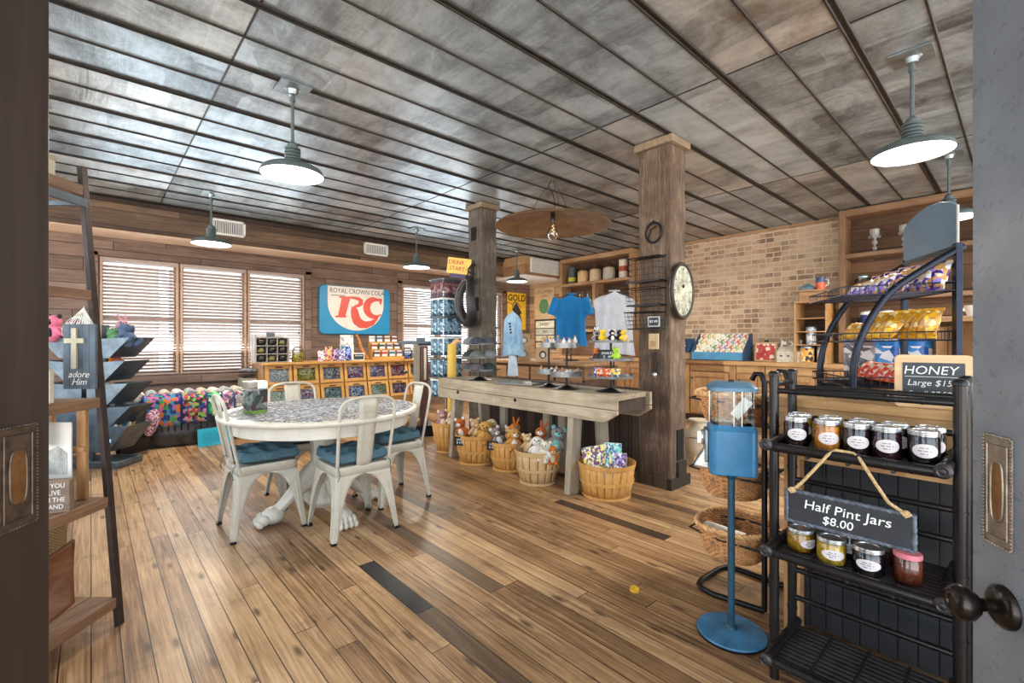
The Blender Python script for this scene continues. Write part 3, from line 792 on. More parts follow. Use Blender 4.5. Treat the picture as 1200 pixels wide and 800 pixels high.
def make_cushion():
    r = thing('seat_cushion', 'x', 'cushion', group='tufted blue seat cushions')
    s = 0.196; T = [(-.115, -.115), (-.115, 0), (-.115, .115), (0, -.115), (0, 0), (0, .115), (.115, -.115), (.115, 0), (.115, .115)]
    def h(x, y):
        e = max(abs(x), abs(y))/s; k = (1-min(1, e)**5)**0.5 if e < 1 else 0
        q = 1.0
        for a, b in T:
            d = math.hypot(x-a, y-b); q -= 0.85*math.exp(-(d/0.040)**2)
        wr = 0.05*math.sin(x*55+3*math.sin(y*30))*math.sin(y*50)
        return k*(0.072*(q+wr)+0.002)
    def fn(u, v, sg):
        a = u*2-1; b = v*2-1
        x = a*s; y = b*s; p = 1-0.09*(a*a*b*b); wob = 1+0.02*math.sin(7*a)+0.02*math.cos(9*b)
        return (x*p*wob, y*p*wob, 0.030+(h(x, y) if sg > 0 else -0.028*(1-max(abs(a), abs(b))**6)))
    m = MB(); m.surf(lambda u, v: fn(u, v, 1), 40, 40); m.surf(lambda u, v: fn(v, u, -1), 20, 20)
    m.build('pad', M_teal, r, smooth=80)
    for a, b in T: m = MB(); m.ell((a, b, 0.045), (0.009, 0.009, 0.004), 8); m.build('button', M_teal, r, smooth=60)
    for sx in (-1, 1): m = MB(); m.tube([(sx*0.16, -0.19, 0.02), (sx*0.175, -0.215, 0.0), (sx*0.168, -0.222, -0.04), (sx*0.18, -0.218, -0.075)], 0.003, 5); m.build('tie', M_teal, r, smooth=60)
    return r
ch = make_chair(); cu = make_cushion()
CH = [((0.86, 3.49), -90, 'left of the round table, seen from the side'), ((1.31, 3.05), 0, 'on the near side of the round table, its back to the camera'),
      ((1.27, 3.93), 180, 'on the far side of the round table facing the camera'), ((1.80, 3.43), 92, 'on the right of the round table in front of the bench')]
for i, ((x, y), rz, w) in enumerate(CH):
    a = ch if i == 0 else dup(ch); b = cu if i == 0 else dup(cu)
    a.location = (x, y, 0); a.rotation_euler = (0, 0, R(rz)); b.location = (x-0.014*math.sin(R(rz)), y+0.014*math.cos(R(rz)), 0.457); b.rotation_euler = (0, 0, R(rz))
    a['label'] = 'cream metal chair '+w; b['label'] = 'blue tufted cushion on the chair '+w.split(',')[0].replace(' facing the camera', '').replace(' in front of the bench', '')

# ------------------------------------------------------------------ long timber bench with wares
BX0, BX1, BY0, BY1, BZ = 2.93, 3.36, 2.05, 4.42, 0.84
r = thing('work_bench', 'long weathered grey timber work bench in front of the two posts', 'work bench', (0, 0, 0))
m = MB()
for i, (a, b) in enumerate(((BX0, 3.07), (3.074, 3.215), (3.219, BX1))): m.b2(a, BY0+0.012*i, BZ-0.04, b, BY1-0.01*i, BZ)
m.build('top_plank', W_bench, r, bevel=0.004)
for nm, xa, xb in (('front_beam', BX0-0.035, BX0), ('rear_beam', BX1, BX1+0.035)):
    o = -0.03
    up = [(BY0-0.01, BZ), (BY1+0.01, BZ), (BY1+0.01, BZ-0.105), (BY0-0.01, BZ-0.105)]
    lo = [(BY0-0.01, BZ-0.11), (BY1+0.01, BZ-0.11), (BY1+0.01, BZ-0.21), (BY0+0.10, BZ-0.21), (BY0-0.01, BZ-0.14)]
    m = MB(); m.prism(up, xb-xa, 'yz', xa); m.build(nm, W_bench, r, bevel=0.003)
    m = MB(); m.prism(lo, xb-xa, 'yz', xa+0.001); m.build(nm, W_bench, r, bevel=0.003)
m = MB(); m.b2(BX0, BY0+0.03, BZ-0.14, BX1, BY0+0.07, BZ-0.041); m.build('cross_brace', W_dark, r)
for (y, x) in ((2.50, 2.985), (4.16, 2.985), (2.50, 3.31), (4.16, 3.31)):
    sx = -0.06 if x < 3.1 else 0.06
    m = MB(); m.bar((x, y, BZ-0.05), (x+sx, y, 0.0), 0.115, 0.06, up=(0, 1, 0)); 
    m.v = [(a, b, max(0.0, c)) for a, b, c in m.v]; m.build('leg', W_benchz, r, bevel=0.003)
for y in (2.9, 3.1, 3.75): m = MB(); m.b2(3.30, y, 0.05, 3.34, y+0.09, BZ-0.05); m.build('back_slat', W_benchz, r, bevel=0.003)
for y in (3.15, 4.05): m = MB(); m.lathe([(0, -0.003), (0.018, -0.002), (0.014, 0.006), (0, 0.008)], (BX0-0.037, y, BZ-0.13), 10, 'x'); m.build('bolt_head', M_black, r, smooth=50)
r = thing('panel_screen', 'dark vertical board screen standing behind the bench between the posts', 'panel', (3.74, 3.43, 0))
m = MB()
for i in range(14): m.b2(-0.012, -1.10+i*0.157, 0, 0.012, -1.10+i*0.157+0.151, 0.80)
m.build('boards', W_dark, r, bevel=0.002)
m = MB(); m.b2(-0.03, -1.11, 0.0, -0.013, 1.11, 0.09); m.b2(-0.03, -1.11, 0.78, 0.03, 1.11, 0.82); m.build('rail', W_postb, r)

# bushel baskets
def basket(x, y, r0, r1, h, mat, label, hoops=(0.02, 0.45, 0.96), slats=18, rz=0.0, card=None):
    r = thing('bushel_basket', label, 'basket', (x, y, 0), rz, group='bushel baskets under the bench')
    m = MB()
    for i in range(slats):
        a0 = 2*math.pi*(i+0.04)/slats; a1 = 2*math.pi*(i+0.96)/slats
        for rr, sg in ((0, 1),):
            vs = []
            for q in range(4):
                a = a0+(a1-a0)*q/3
                for t in (0, .33, .66, 1):
                    rad = r0+(r1-r0)*t+0.008*math.sin(t*math.pi); vs.append((rad*math.cos(a), rad*math.sin(a), 0.01+(h-0.01)*t))
            m.add(vs, [(q*4+k, q*4+4+k, q*4+5+k, q*4+1+k) for q in range(3) for k in range(3)])
    m.lathe([(0, 0.012), (r0, 0.012)], seg=24, caps=False)
    m.build('staves', mat, r, smooth=40, solid=0.004)
    for hh in hoops:
        rad = r0+(r1-r0)*hh+0.008*math.sin(hh*math.pi)+0.006; m = MB(); z = hh*h; w = 0.014 if hh < 0.9 else 0.018
        s = (r1-r0)/h*w
        m.lathe([(rad-s-0.003, z-w), (rad-s+0.003, z-w), (rad+s+0.003, z+w), (rad+s-0.003, z+w)], seg=40, caps=False); m.build('hoop', mat, r, smooth=30)
    return r
def price_card(parent_label, loc, rz, w, h, lines, tilt=0.0, name='price_card'):
    r = thing(name, parent_label, 'price card', loc, rz)
    m = MB(); m.box((0, 0, h/2), (w, 0.006, h)); m.build('board', M_chalk, r)
    m = MB(); m.box((0, -0.001, 0.004), (w+.008, .010, .008)); m.box((0, -0.001, h-0.004), (w+.008, .010, .008)); m.box((-w/2, -0.001, h/2), (.008, .010, h)); m.box((w/2, -0.001, h/2), (.008, .010, h)); m.build('edge', M_ink, r)
    for i, (t, s) in enumerate(lines): lettering(t, s, M_chalkw, r, (0, -0.0045, h*(1-(i+1)/(len(lines)+1))), (R(90), 0, 0), 0.15)
    return r

# soft toys
def P_(n, rgb): return plain(n, rgb, 0.95, 0, 0.14, 70, 0.35)
FUR = {'tan': P_('tan_fur', (206, 170, 124)), 'brown': P_('brown_fur', (120, 82, 52)), 'rust': P_('rust_fur', (188, 98, 40)), 'white': P_('white_fur', (232, 226, 216)),
       'cream': P_('cream_fur', (228, 208, 172)), 'orange': P_('orange_fur', (226, 122, 40)), 'grey': P_('grey_fur', (140, 134, 130)), 'pink': P_('pink_fur', (226, 120, 150)),
       'dark': P_('black_fur', (34, 32, 34)), 'golden': P_('golden_fur', (204, 154, 78)), 'aqua': P_('aqua_fur', (130, 196, 196)), 'yellow': P_('yellow_fur', (238, 196, 40)),
       'green': P_('green_fur', (96, 140, 96)), 'lime': P_('lime_fur', (168, 206, 60)), 'blue': P_('blue_fur', (36, 110, 170)), 'slate': P_('slate_fur', (74, 92, 122)), 'rose': P_('dusty_rose_fur', (178, 130, 140))}
M_eye = plain('toy_eye', (12, 10, 10), 0.15)
def toy(kind, loc, s, fur, fur2, label, rot=(0, 0, 0), ears='round', group=None, name='soft_toy'):
    r = thing(name, label, 'soft toy', loc, 0, group); r.rotation_euler = rot; r.scale = (s, s, s)
    A = FUR[fur]; B = FUR[fur2]
    m = MB(); m.ell((0, 0, 0.30), (0.25, 0.22, 0.30), 16)
    m.ell((-0.22, -0.05, 0.38), (0.09, 0.09, 0.2), 10, (0.3, 0.7, 0)); m.ell((0.22, -0.05, 0.38), (0.09, 0.09, 0.2), 10, (0.3, -0.7, 0))
    m.ell((-0.16, -0.2, 0.1), (0.1, 0.2, 0.1), 10); m.ell((0.16, -0.2, 0.1), (0.1, 0.2, 0.1), 10); m.build('body', A, r, smooth=80)
    m = MB(); m.ell((0, -0.03, 0.72), (0.23, 0.21, 0.21), 16); hd = m.build('head', A, r, smooth=80)
    m = MB(); m.ell((0, -0.21, 0.67), (0.12, 0.1, 0.085), 12); m.ell((0, -0.16, 0.3), (0.14, 0.08, 0.2), 12); m.build('muzzle', B, r, smooth=80)
    for sx in (-1, 1) if ears else ():
        m = MB()
        if ears == 'round': m.ell((sx*0.19, 0, 0.89), (0.085, 0.05, 0.085), 10)
        elif ears == 'long': m.ell((sx*0.09, 0.0, 1.03), (0.05, 0.035, 0.19), 10, (0, sx*0.25, 0))
        elif ears == 'flop': m.ell((sx*0.25, -0.03, 0.66), (0.05, 0.08, 0.17), 10, (0, -sx*0.3, 0))
        elif ears == 'horn': m.lathe([(0.05, 0), (0.03, 0.1), (0.0, 0.2)], (sx*0.13, -0.03, 0.88), 8)
        m.build('horn' if ears == 'horn' else 'ear', B if ears in ('round', 'horn') else A, hd, smooth=80)
    for sx in (-1, 1): m = MB(); m.ell((sx*0.09, -0.225, 0.76), (0.028, 0.02, 0.03), 8); m.build('eye', M_eye, hd, smooth=80)
    m = MB(); m.ell((0, -0.305, 0.70), (0.032, 0.02, 0.024), 8); m.build('nose', M_eye, hd, smooth=80)
    return r
bk = []
basket(3.13, 2.30, 0.185, 0.225, 0.27, W_bushel, 'golden bushel basket of magazines right of the bench leg', slats=22, hoops=(0.03, 0.48, 0.95))
basket(2.97, 2.93, 0.155, 0.200, 0.285, W_bushel2, 'pale slatted bushel basket of white and rust soft toys under the bench', slats=16)
basket(3.06, 3.42, 0.15, 0.185, 0.27, W_bushel, 'small orange bushel basket with blue price card, mostly behind the pale one', slats=20)
basket(2.98, 3.84, 0.165, 0.21, 0.29, W_bushel, 'orange bushel basket of golden and brown soft toys with a dark price card', slats=20)
basket(3.04, 4.44, 0.13, 0.185, 0.33, W_bushel, 'leftmost tall bushel basket, partly behind the left bench leg', slats=18)
FWD = R(YAW-90)   # rotation that turns a toy's face (-y) back towards the doorway
tb = [  # toys in the baskets: (x, y, z, size, fur, fur2, ears, words)
 (2.90, 2.88, .24, .19, 'white', 'white', 'flop', 'white floppy-eared soft toy at the front left of the pale basket'),
 (2.90, 2.78, .24, .17, 'white', 'cream', 'round', 'white and cream soft toy at the front right of the pale basket'),
 (3.00, 2.98, .28, .21, 'rust', 'white', 'long', 'rust and white rabbit soft toy sitting tall at the back of the pale basket'),
 (3.06, 2.84, .27, .23, 'grey', 'aqua', 'round', 'grey soft toy with an aqua scarf in the pale basket'),
 (2.96, 2.75, .22, .15, 'orange', 'cream', 'round', 'orange soft toy squeezed at the right edge of the pale basket'),
 (2.93, 3.02, .27, .16, 'tan', 'cream', 'round', 'tan soft toy at the left edge of the pale basket'),
 (3.00, 3.30, .22, .21, 'golden', 'white', 'flop', 'golden soft toy with white muzzle leaning out of the small orange basket'),
 (3.10, 3.40, .26, .20, 'orange', 'grey', 'long', 'orange and grey rabbit soft toy in the small orange basket'),
 (3.02, 3.50, .23, .19, 'grey', 'white', 'round', 'grey and white soft toy at the left of the small orange basket'),
 (3.14, 3.52, .24, .17, 'tan', 'white', 'round', 'tan soft toy at the back of the small orange basket'),
 (2.95, 3.72, .24, .22, 'golden', 'golden', 'flop', 'golden dog soft toy hanging over the right rim of the middle orange basket'),
 (2.98, 3.86, .26, .20, 'tan', 'cream', 'round', 'tan soft toy in the centre of the middle orange basket'),
 (2.93, 3.98, .25, .21, 'rust', 'white', 'round', 'rust and white soft toy at the left rim of the middle orange basket'),
 (3.08, 3.78, .27, .19, 'cream', 'tan', 'flop', 'cream soft toy at the back of the middle orange basket'),
 (3.06, 3.95, .27, .17, 'brown', 'orange', 'round', 'dark brown soft toy at the back left of the middle orange basket'),
 (2.99, 4.46, .28, .20, 'rose', 'cream', 'round', 'dusty rose soft toy in the leftmost basket'),
 (3.02, 4.36, .30, .19, 'cream', 'tan', 'flop', 'cream soft toy in the leftmost basket'),
 (3.10, 4.46, .30, .20, 'rose', 'dark', 'long', 'dark rose rabbit soft toy at the back of the leftmost basket')]
rt = random.Random(3)
for x, y, z, s, a, b, e, lb in tb:
    toy('t', (x, y, z-0.03), s*1.15, a, b, lb, (rt.uniform(-.35, .15), rt.uniform(-.3, .3), FWD+rt.uniform(-.6, .6)), e, 'soft toys in the bushel baskets')
price_card('dark chalk price card on the middle orange basket', (2.765, 3.83, 0.20), R(-58), 0.115, 0.085, [('SMALL', .026), ('$ 4.99', .030)])
price_card('blue-black price card on the small orange basket behind the pale one', (2.875, 3.45, 0.20), R(-58), 0.10, 0.085, [('SMALL', .022), ('$ 2.99', .028)])
# magazines / colouring books in the right basket
BK = [((232, 222, 120), (120, 60, 120), 'yellow and purple'), ((130, 206, 196), (80, 120, 170), 'aqua patterned'), ((190, 190, 196), (120, 130, 140), 'silver-wrapped'), ((96, 80, 160), (170, 140, 200), 'purple'), ((226, 150, 90), (230, 220, 200), 'orange and cream'), ((60, 150, 150), (220, 230, 220), 'teal')]
for i, (c1, c2, w) in enumerate(BK):
    r = thing('colouring_book', w+' colouring book standing in the golden basket', 'book', (3.13+(-0.07, 0.01, -0.09, 0.05, -0.02, 0.05)[i], 2.30+(0.02, -0.06, 0.10, -0.10, 0.07, -0.02)[i], 0.07), R(-42+(-10, 16, 30, 10, -20, 0)[i]), group='colouring books in the basket')
    s = speckle('book_cover_%d' % i, [c1, c2, c1, (240, 240, 236), c2, (90, 90, 100)], 60, 0.4, 0)
    w_, h_ = ((.22, .33), (.14, .35), (.08, .31), (.10, .27), (.16, .30), (.14, .34))[i]
    m = MB(); m.box((0, 0, h_/2), (w_, 0.012, h_), (R(-8), R((-14, 6, -4, 5, -10, 4)[i]), 0)); m.build('cover', s, r)
    m = MB(); m.box((0.004, 0.0, h_/2+.0015), (w_-.004, 0.008, h_), (R(-8), R((-14, 6, -4, 5, -10, 4)[i]), 0)); m.build('pages', M_paper, r)

# ------------------------------------------------------------------ ladder shelf by the left door (turned to face the table)
LR = R(YAW)          # local x runs away from the doorway, local y to the left
W_ladder = wood('ladder_shelf_board', (84, 56, 38), (132, 98, 72), (172, 138, 108), 'x', 0.6, 1, 0.2)
r = thing('ladder_shelf', 'tall leaning ladder shelf of dark metal rails and brown boards beside the left door', 'shelf', (0.093, 2.683, 0), LR)
SY = lambda z: 0.154*z/1.91
def rail(x):
    m = MB(); m.bar((x, 0, 0), (x, 0.154+.012, 2.02), 0.030, 0.022, up=(0, 1, 0)); return m.build('front_rail', M_dkbrown, r, bevel=0.002)
rail(0); rail(-0.85)
for x in (0, -0.85):
    m = MB(); m.bar((x, 0.42, 0), (x, 0.42, 2.02), 0.03, 0.022, up=(0, 1, 0)); m.build('rear_rail', M_dkbrown, r, bevel=0.002)
SHZ = (0.125, 0.565, 1.0, 1.47, 1.93)
for i, z in enumerate(SHZ):
    y0 = SY(z)+0.012
    m = MB()
    for q in range(4):
        w = (0.42-y0)/4; m.b2(-0.85, y0+q*w+0.002, z-0.026, -0.002, y0+(q+1)*w-0.002, z)
    m.build('shelf_board', W_ladder, r, bevel=0.002)
    m = MB(); m.b2(-0.85, y0-0.022, z-0.040, -0.016, y0-0.002, z+0.004); m.build('shelf_edge', W_ladder, r, bevel=0.002)
for z in (1.86,):
    m = MB(); m.bar((-0.85, SY(z), z), (0, SY(z), z), 0.02, 0.035); m.build('cross_bar', M_galvd, r)
    m = MB(); m.bar((0, SY(z)+.02, z), (0, 0.42, z), 0.02, 0.02); m.build('side_bar', M_galvd, r)

def LP3(x, y, z):   # ladder-shelf local -> world
    c, s = math.cos(LR), math.sin(LR); return (0.093+x*c-y*s, 2.683+x*s+y*c, z)
# hanging "adore Him" sign (faces the doorway)
r = thing('hanging_sign', 'slate grey plank sign with pale wooden cross hanging from the ladder shelf rail', 'sign', LP3(-0.04, 0.135, 1.045), LR-R(90))
m = MB()
for i in range(5): m.box((-0.056+i*0.028, 0, 0.14), (0.0272, 0.012, 0.28))
m.build('planks', plain('slate_paint', (84, 96, 108), 0.7, 0, 0.25, 12), r, bevel=0.001)
Wx = wood('pale_cross_wood', (150, 140, 116), (190, 182, 156), (214, 208, 186), 'z', 0.7, 1, 0.2)
m = MB(); m.box((-0.015, -0.012, 0.175), (0.022, 0.010, 0.175)); m.build('cross_post', Wx, r, bevel=0.001)
m = MB(); m.box((-0.015, -0.0125, 0.208), (0.084, 0.009, 0.021)); m.build('cross_arm', Wx, r, bevel=0.001)
lettering('adore', 0.040, M_paper, r, (-0.002, -0.0075, 0.062), (R(90), 0, 0), 0.35, sx=0.95); lettering('Him', 0.040, M_paper, r, (0.0, -0.0075, 0.030), (R(90), 0, 0), 0.35, sx=0.95)
m = MB(); rs = random.Random(2)
for i in range(9):
    x0 = -0.055+i*0.012; m.tube([(x0, 0, 0.28), (x0*.6+.01, -0.002, 0.315), (0.012, 0, 0.35)], 0.0014, 4); m.tube([(0.055-i*.006, 0, 0.28), (0.012, 0.003, 0.35+i*.001)], 0.0014, 4)
m.build('hanging_string', M_rope if False else M_paper, r)
# house-shaped sign
r = thing('house_sign', 'pale wooden house-shaped sign with black script on the middle ladder shelf', 'sign', LP3(-0.20, 0.20, 1.004), LR-R(90))
m = MB(); m.prism([(-0.10, 0), (0.10, 0), (0.10, 0.125), (0.06, 0.165), (0.06, 0.20), (-0.10, 0.20)], 0.018, 'xz', -0.009); m.build('board', plain('bleached_wood', (206, 196, 178), 0.7, 0, 0.12, 14), r, bevel=0.002)
lettering('we', 0.07, M_ink, r, (0.0, -0.011, 0.155), (R(90), 0, 0), 0.3); lettering('or', 0.06, M_ink, r, (0.0, -0.011, 0.10), (R(90), 0, 0), 0.3); lettering('place', 0.055, M_ink, r, (0.01, -0.011, 0.042), (R(90), 0, 0), 0.3)
# small white plaque on the upper shelf
r = thing('script_plaque', 'small white plaque with wire handle on the upper ladder shelf', 'sign', LP3(-0.26, 0.22, 1.474), LR-R(90))
m = MB(); m.box((0, 0, 0.055), (0.17, 0.02, 0.11)); m.build('board', M_white, r, bevel=0.003)
lettering('love', 0.055, M_ink, r, (0.025, -0.012, 0.055), (R(90), 0, 0), 0.3)
m = MB(); m.tube([(-0.06, 0, 0.108), (-0.03, 0, 0.122), (0.03, 0, 0.122), (0.065, 0, 0.108)], 0.002, 5); m.build('wire', M_black, r)
# box on top
r = thing('paper_box', 'beige box on the top board of the ladder shelf', 'box', LP3(-0.16, 0.27, 1.932), LR)
m = MB(); m.box((0, 0, 0.045), (0.16, 0.13, 0.09)); m.build('body', plain('beige_card', (200, 190, 168), 0.8), r, bevel=0.002)
m = MB(); m.box((0, 0, 0.093), (0.166, 0.136, 0.018)); m.build('lid', plain('beige_lid', (176, 160, 132), 0.8), r, bevel=0.002)
# striped flag block
r = thing('flag_block', 'small wooden block painted with stripes and lettering on the lower ladder shelf', 'sign', LP3(-0.20, 0.145, 0.566), LR-R(72))
Wf = wood('flag_block_wood', (90, 70, 56), (132, 110, 92), (160, 138, 118), 'x', 0.7, 1, 0.2)
m = MB(); m.box((0, 0, 0.065), (0.20, 0.035, 0.13)); m.build('block', Wf, r, bevel=0.002)
m = MB()
for i in range(7): m.box((-0.048, -0.0185, 0.013+i*0.0172), (0.088, 0.001, 0.0085))
m.build('stripes', M_paper, r)
m = MB(); m.tube([(-0.05, -0.02, 0.09), (-0.03, -0.02, 0.075), (-0.048, -0.02, 0.068), (-0.066, -0.02, 0.076)], 0.004, 5, True); m.build('bow', M_rope, r)
for i, tx in enumerate(('IF YOU', 'LIVE', 'IN THE', 'LAND')): lettering(tx, 0.026, M_paper, r, (0.052, -0.0185, 0.108-i*0.028), (R(90), 0, 0), sx=0.85)
# crate, easel, paper print and tall basket behind
r = thing('wooden_box', 'rough brown wooden box behind the striped block on the lower ladder shelf', 'box', LP3(-0.14, 0.35, 0.566), LR)
m = MB(); m.box((0, 0, 0.09), (0.24, 0.11, 0.18)); m.build('body', Wf, r, bevel=0.003)
m = MB(); m.box((0, -0.057, 0.13), (0.242, 0.006, 0.08)); m.build('front_board', W_ladder, r, bevel=0.002)
r = thing('picture_easel', 'small honey-coloured wooden easel standing on the lower ladder shelf', 'easel', LP3(-0.035, 0.165, 0.566), LR-R(90))
for x in (-0.11, 0.035):
    m = MB(); m.bar((x, 0, 0.0), (x, 0.0, 0.405), 0.040, 0.018, up=(0, 1, 0)); m.build('leg', W_honeyz, r, bevel=0.002)
m = MB(); m.box((-0.04, -0.012, 0.22), (0.19, 0.012, 0.02)); m.build('ledge', W_honeyz, r, bevel=0.002)
r = thing('art_print', 'pale print on white paper propped on the small wooden easel', 'print', LP3(-0.075, 0.215, 0.566), LR-R(90))
m = MB(); m.box((0, 0, 0.17), (0.15, 0.006, 0.34)); m.build('sheet', M_paper, r)
m = MB(); m.prism([(-0.06, 0.12), (0.06, 0.12), (0.06, 0.21), (0.02, 0.24), (-0.02, 0.22), (-0.06, 0.25)], 0.002, 'xz', -0.005); m.build('picture', plain('print_ink', (176, 176, 170), 0.8, 0, 0.3, 20), r)
r = thing('gift_card', 'white card with small black script tucked under the middle ladder shelf', 'card', LP3(-0.12, 0.26, 0.80), LR-R(90))
m = MB(); m.box((0, 0, 0.07), (0.13, 0.006, 0.13)); m.build('card', M_paper, r)
m = MB(); m.cyl((0, 0, 0.13), (0, 0, 0.16), 0.0015, seg=5); m.build('string', M_ink, r)
lettering('thankful', 0.022, M_ink, r, (0.01, -0.004, 0.07), (R(90), 0, 0), 0.3)
def weave(rgb1, rgb2, name, sc=1.0):
    if name in MATS: return MATS[name]
    t = NT(name); v = t.coords((sc, sc, sc)); X, Y, Z = t.xyz(v)[:3]
    an = t.math('ARCTAN2', Y, X)
    a = t.math('SINE', t.math('MULTIPLY', an, 42)); b = t.math('SINE', t.math('MULTIPLY', Z, 520))
    f = t.math('ADD', t.math('MULTIPLY', t.math('MULTIPLY', a, b), 0.5), 0.5)
    n = t.noise(v, 40, 3); f2 = t.math('ADD', t.math('MULTIPLY', f, 0.75), t.math('MULTIPLY', n, 0.3))
    t.link(t.ramp(f2, [(0.15, C(*rgb1)), (0.65, C(*rgb2))]), t.p.inputs['Base Color']); t.setp('Roughness', 0.65)
    t.bump(f2, 0.9, 0.006); MATS[name] = t.m; return t.m
M_wick = weave((88, 48, 22), (206, 148, 92), 'willow_wicker')
M_wickd = weave((80, 60, 36), (168, 138, 94), 'seagrass_weave')
r = thing('tall_basket', 'tall woven seagrass basket on the bottom ladder shelf', 'basket', LP3(-0.09, 0.30, 0.127))
m = MB(); m.lathe([(0.0, 0.004), (0.095, 0.004), (0.105, 0.12), (0.11, 0.30), (0.112, 0.33)], seg=28, caps=False); m.build('body', M_wickd, r, smooth=50, solid=0.006)
m = MB(); m.lathe([(0.105, 0.325), (0.118, 0.325), (0.118, 0.345), (0.105, 0.345)], seg=28, caps=False); m.build('rim', M_wickd, r, smooth=30)
r = thing('dough_bowl', 'curved brown wooden dough bowl standing on end on the bottom ladder shelf', 'bowl', LP3(-0.30, 0.13, 0.127), LR)
m = MB(); m.surf(lambda u, v: (0.16*(u*2-1)*1.0, 0.05*(1-(u*2-1)**2)*math.sin(math.pi*v)*1.5-0.06, 0.02+0.26*v+0.03*(u*2-1)**2), 16, 14); m.build('bowl', wood('carved_bowl_wood', (74, 44, 26), (116, 74, 46), (150, 104, 70), 'x', 0.5, 1, 0.1), r, smooth=70, solid=0.012)

# ------------------------------------------------------------------ galvanised tiered toy rack
GRX, GRY = (-0.02, 4.95)
GO = (0.279, 5.892)
r = thing('tiered_bin_rack', 'tall galvanised rack of V-shaped sheet metal bins in front of the left window', 'display rack', (GO[0], GO[1], 0), LR)
# local y = left, local x = away; bin tips at y = 0
for x in (0.06, 0.22):
    m = MB(); m.b2(x, 0.42, 0, x+0.04, 0.47, 1.42); m.build('upright', M_galvd, r)
m = MB(); m.b2(0.0, 0.12, 0, 0.32, 0.78, 0.07); m.build('base', M_galvd, r, bevel=0.01)
for i, (z, o, dz) in enumerate([(1.29, 0.0, .20), (1.06, 0.05, .20), (0.84, 0.02, .21), (0.61, 0.0, .20), (0.42, 0.02, .26)]):
    for sg in (1, -1):
        fy = lambda y: y if sg == 1 else 0.89-y
        m = MB()
        prof = [(o, z), (o+0.20, z-dz), (0.42, z-dz-0.005), (0.42, z-0.02)]
        prof = [(fy(a), b) for a, b in prof]
        vs = []
        for x in (0.0, 0.32): vs += [(x, a, b) for a, b in prof]
        m.add(vs, [(0, 1, 5, 4), (1, 2, 6, 5), (0, 3, 2, 1), (4, 5, 6, 7)])
        m.build('bin', M_galvd, r, solid=0.004)
def GL(x, y, z):
    c, s = math.cos(LR), math.sin(LR); return (GO[0]+x*c-y*s, GO[1]+x*s+y*c, z)
G = 'soft toys in the galvanised rack'
toy('t', GL(0.04, 0.775, 1.24), .29, 'pink', 'dark', 'bright pink and black panda-like soft toy at the left of the top bin', (0, 0, FWD-.1), 'round', G)
toy('t', GL(0.12, 0.20, 1.20), .27, 'green', 'green', 'green dragon soft toy lying over the front of the top bin', (R(-50), 0, FWD+1.0), 'horn', G)
toy('t', GL(0.06, 0.05, 1.20), .30, 'slate', 'slate', 'slate blue horned soft toy hanging over the tip of the top bin', (R(-38), R(20), FWD+1.3), 'horn', G)
toy('t', GL(0.24, 0.26, 1.24), .26, 'rose', 'rose', 'dusty pink soft toy at the back of the top bin', (R(-20), 0, FWD+.8), 'long', G)
toy('t', GL(0.12, 0.21, 0.96), .24, 'orange', 'rose', 'orange clownfish-coloured soft toy in the second bin from the top', (R(-40), 0, FWD+1), 'round', G)
toy('t', GL(0.14, 0.64, 1.22), .25, 'grey', 'aqua', 'grey soft toy between the pink one and the plaid cushion', (0, 0, FWD), 'round', G)
toy('t', GL(0.10, 0.24, 0.72), .20, 'cream', 'white', 'cream soft toy with dark eyes in the third bin from the top', (R(-60), 0, FWD+1.2), 'flop', G)
r = thing('plaid_cushion', 'round red and dark plaid cushion with green back in the top bin', 'cushion', GL(0.02, 0.555, 1.28), LR); r.scale = (1.25, 1.25, 1.25)
t = NT('red_plaid'); v = t.coords(); X, Y, Z = t.xyz(v)[:3]
a = t.math('GREATER_THAN', t.math('SINE', t.math('MULTIPLY', Y, 150)), 0.1); b = t.math('GREATER_THAN', t.math('SINE', t.math('MULTIPLY', Z, 150)), 0.1)
c1 = t.mix(a, C(180, 176, 170), C(46, 50, 56)); t.link(t.mix(t.math('MULTIPLY', b, 0.6), c1, C(128, 38, 52)), t.p.inputs['Base Color']); t.setp('Roughness', 0.9)
m = MB(); m.ell((0, 0, 0.06), (0.05, 0.095, 0.10), 18); m.build('front', t.m, r, smooth=80)
m = MB(); m.ell((0.03, 0.0, 0.075), (0.05, 0.10, 0.105), 18); m.build('back', P_('pale_green_fur', (170, 196, 180)), r, smooth=80)
for i in (0, 2, 4, 6, 8):
    r = thing('paper_packet', ('white packet with blue print', 'teal printed packet', 'white packet with gold spot')[i % 3]+' %s in the lowest galvanised bin' % ('at the near end', 'second from the near end', 'third from the near end', 'left of the middle', 'in the middle', 'right of the middle', 'third from the far end', 'second from the far end', 'at the far end')[i], 'packet', GL(0.04+i*0.028, 0.285+0.012*(i % 3), 0.26), LR+R(10*(i % 3)-10), 'packets in the lowest bin')
    s = speckle('packet_%d' % (i % 3), [[(236, 240, 240), (80, 120, 160), (240, 240, 236)], [(60, 120, 130), (230, 236, 236), (140, 170, 170)], [(236, 236, 230), (220, 180, 60), (240, 240, 240), (90, 140, 160)]][i % 3], 34, 0.5, 0)
    m = MB(); m.box((0, 0, 0.08), (0.012, 0.24, 0.17), (0, R(20), 0)); m.build('sleeve', s, r)
    m = MB(); m.box((0.029, 0, 0.162), (0.014, 0.22, 0.012), (0, R(20), 0)); m.build('top_fold', M_paper, r)
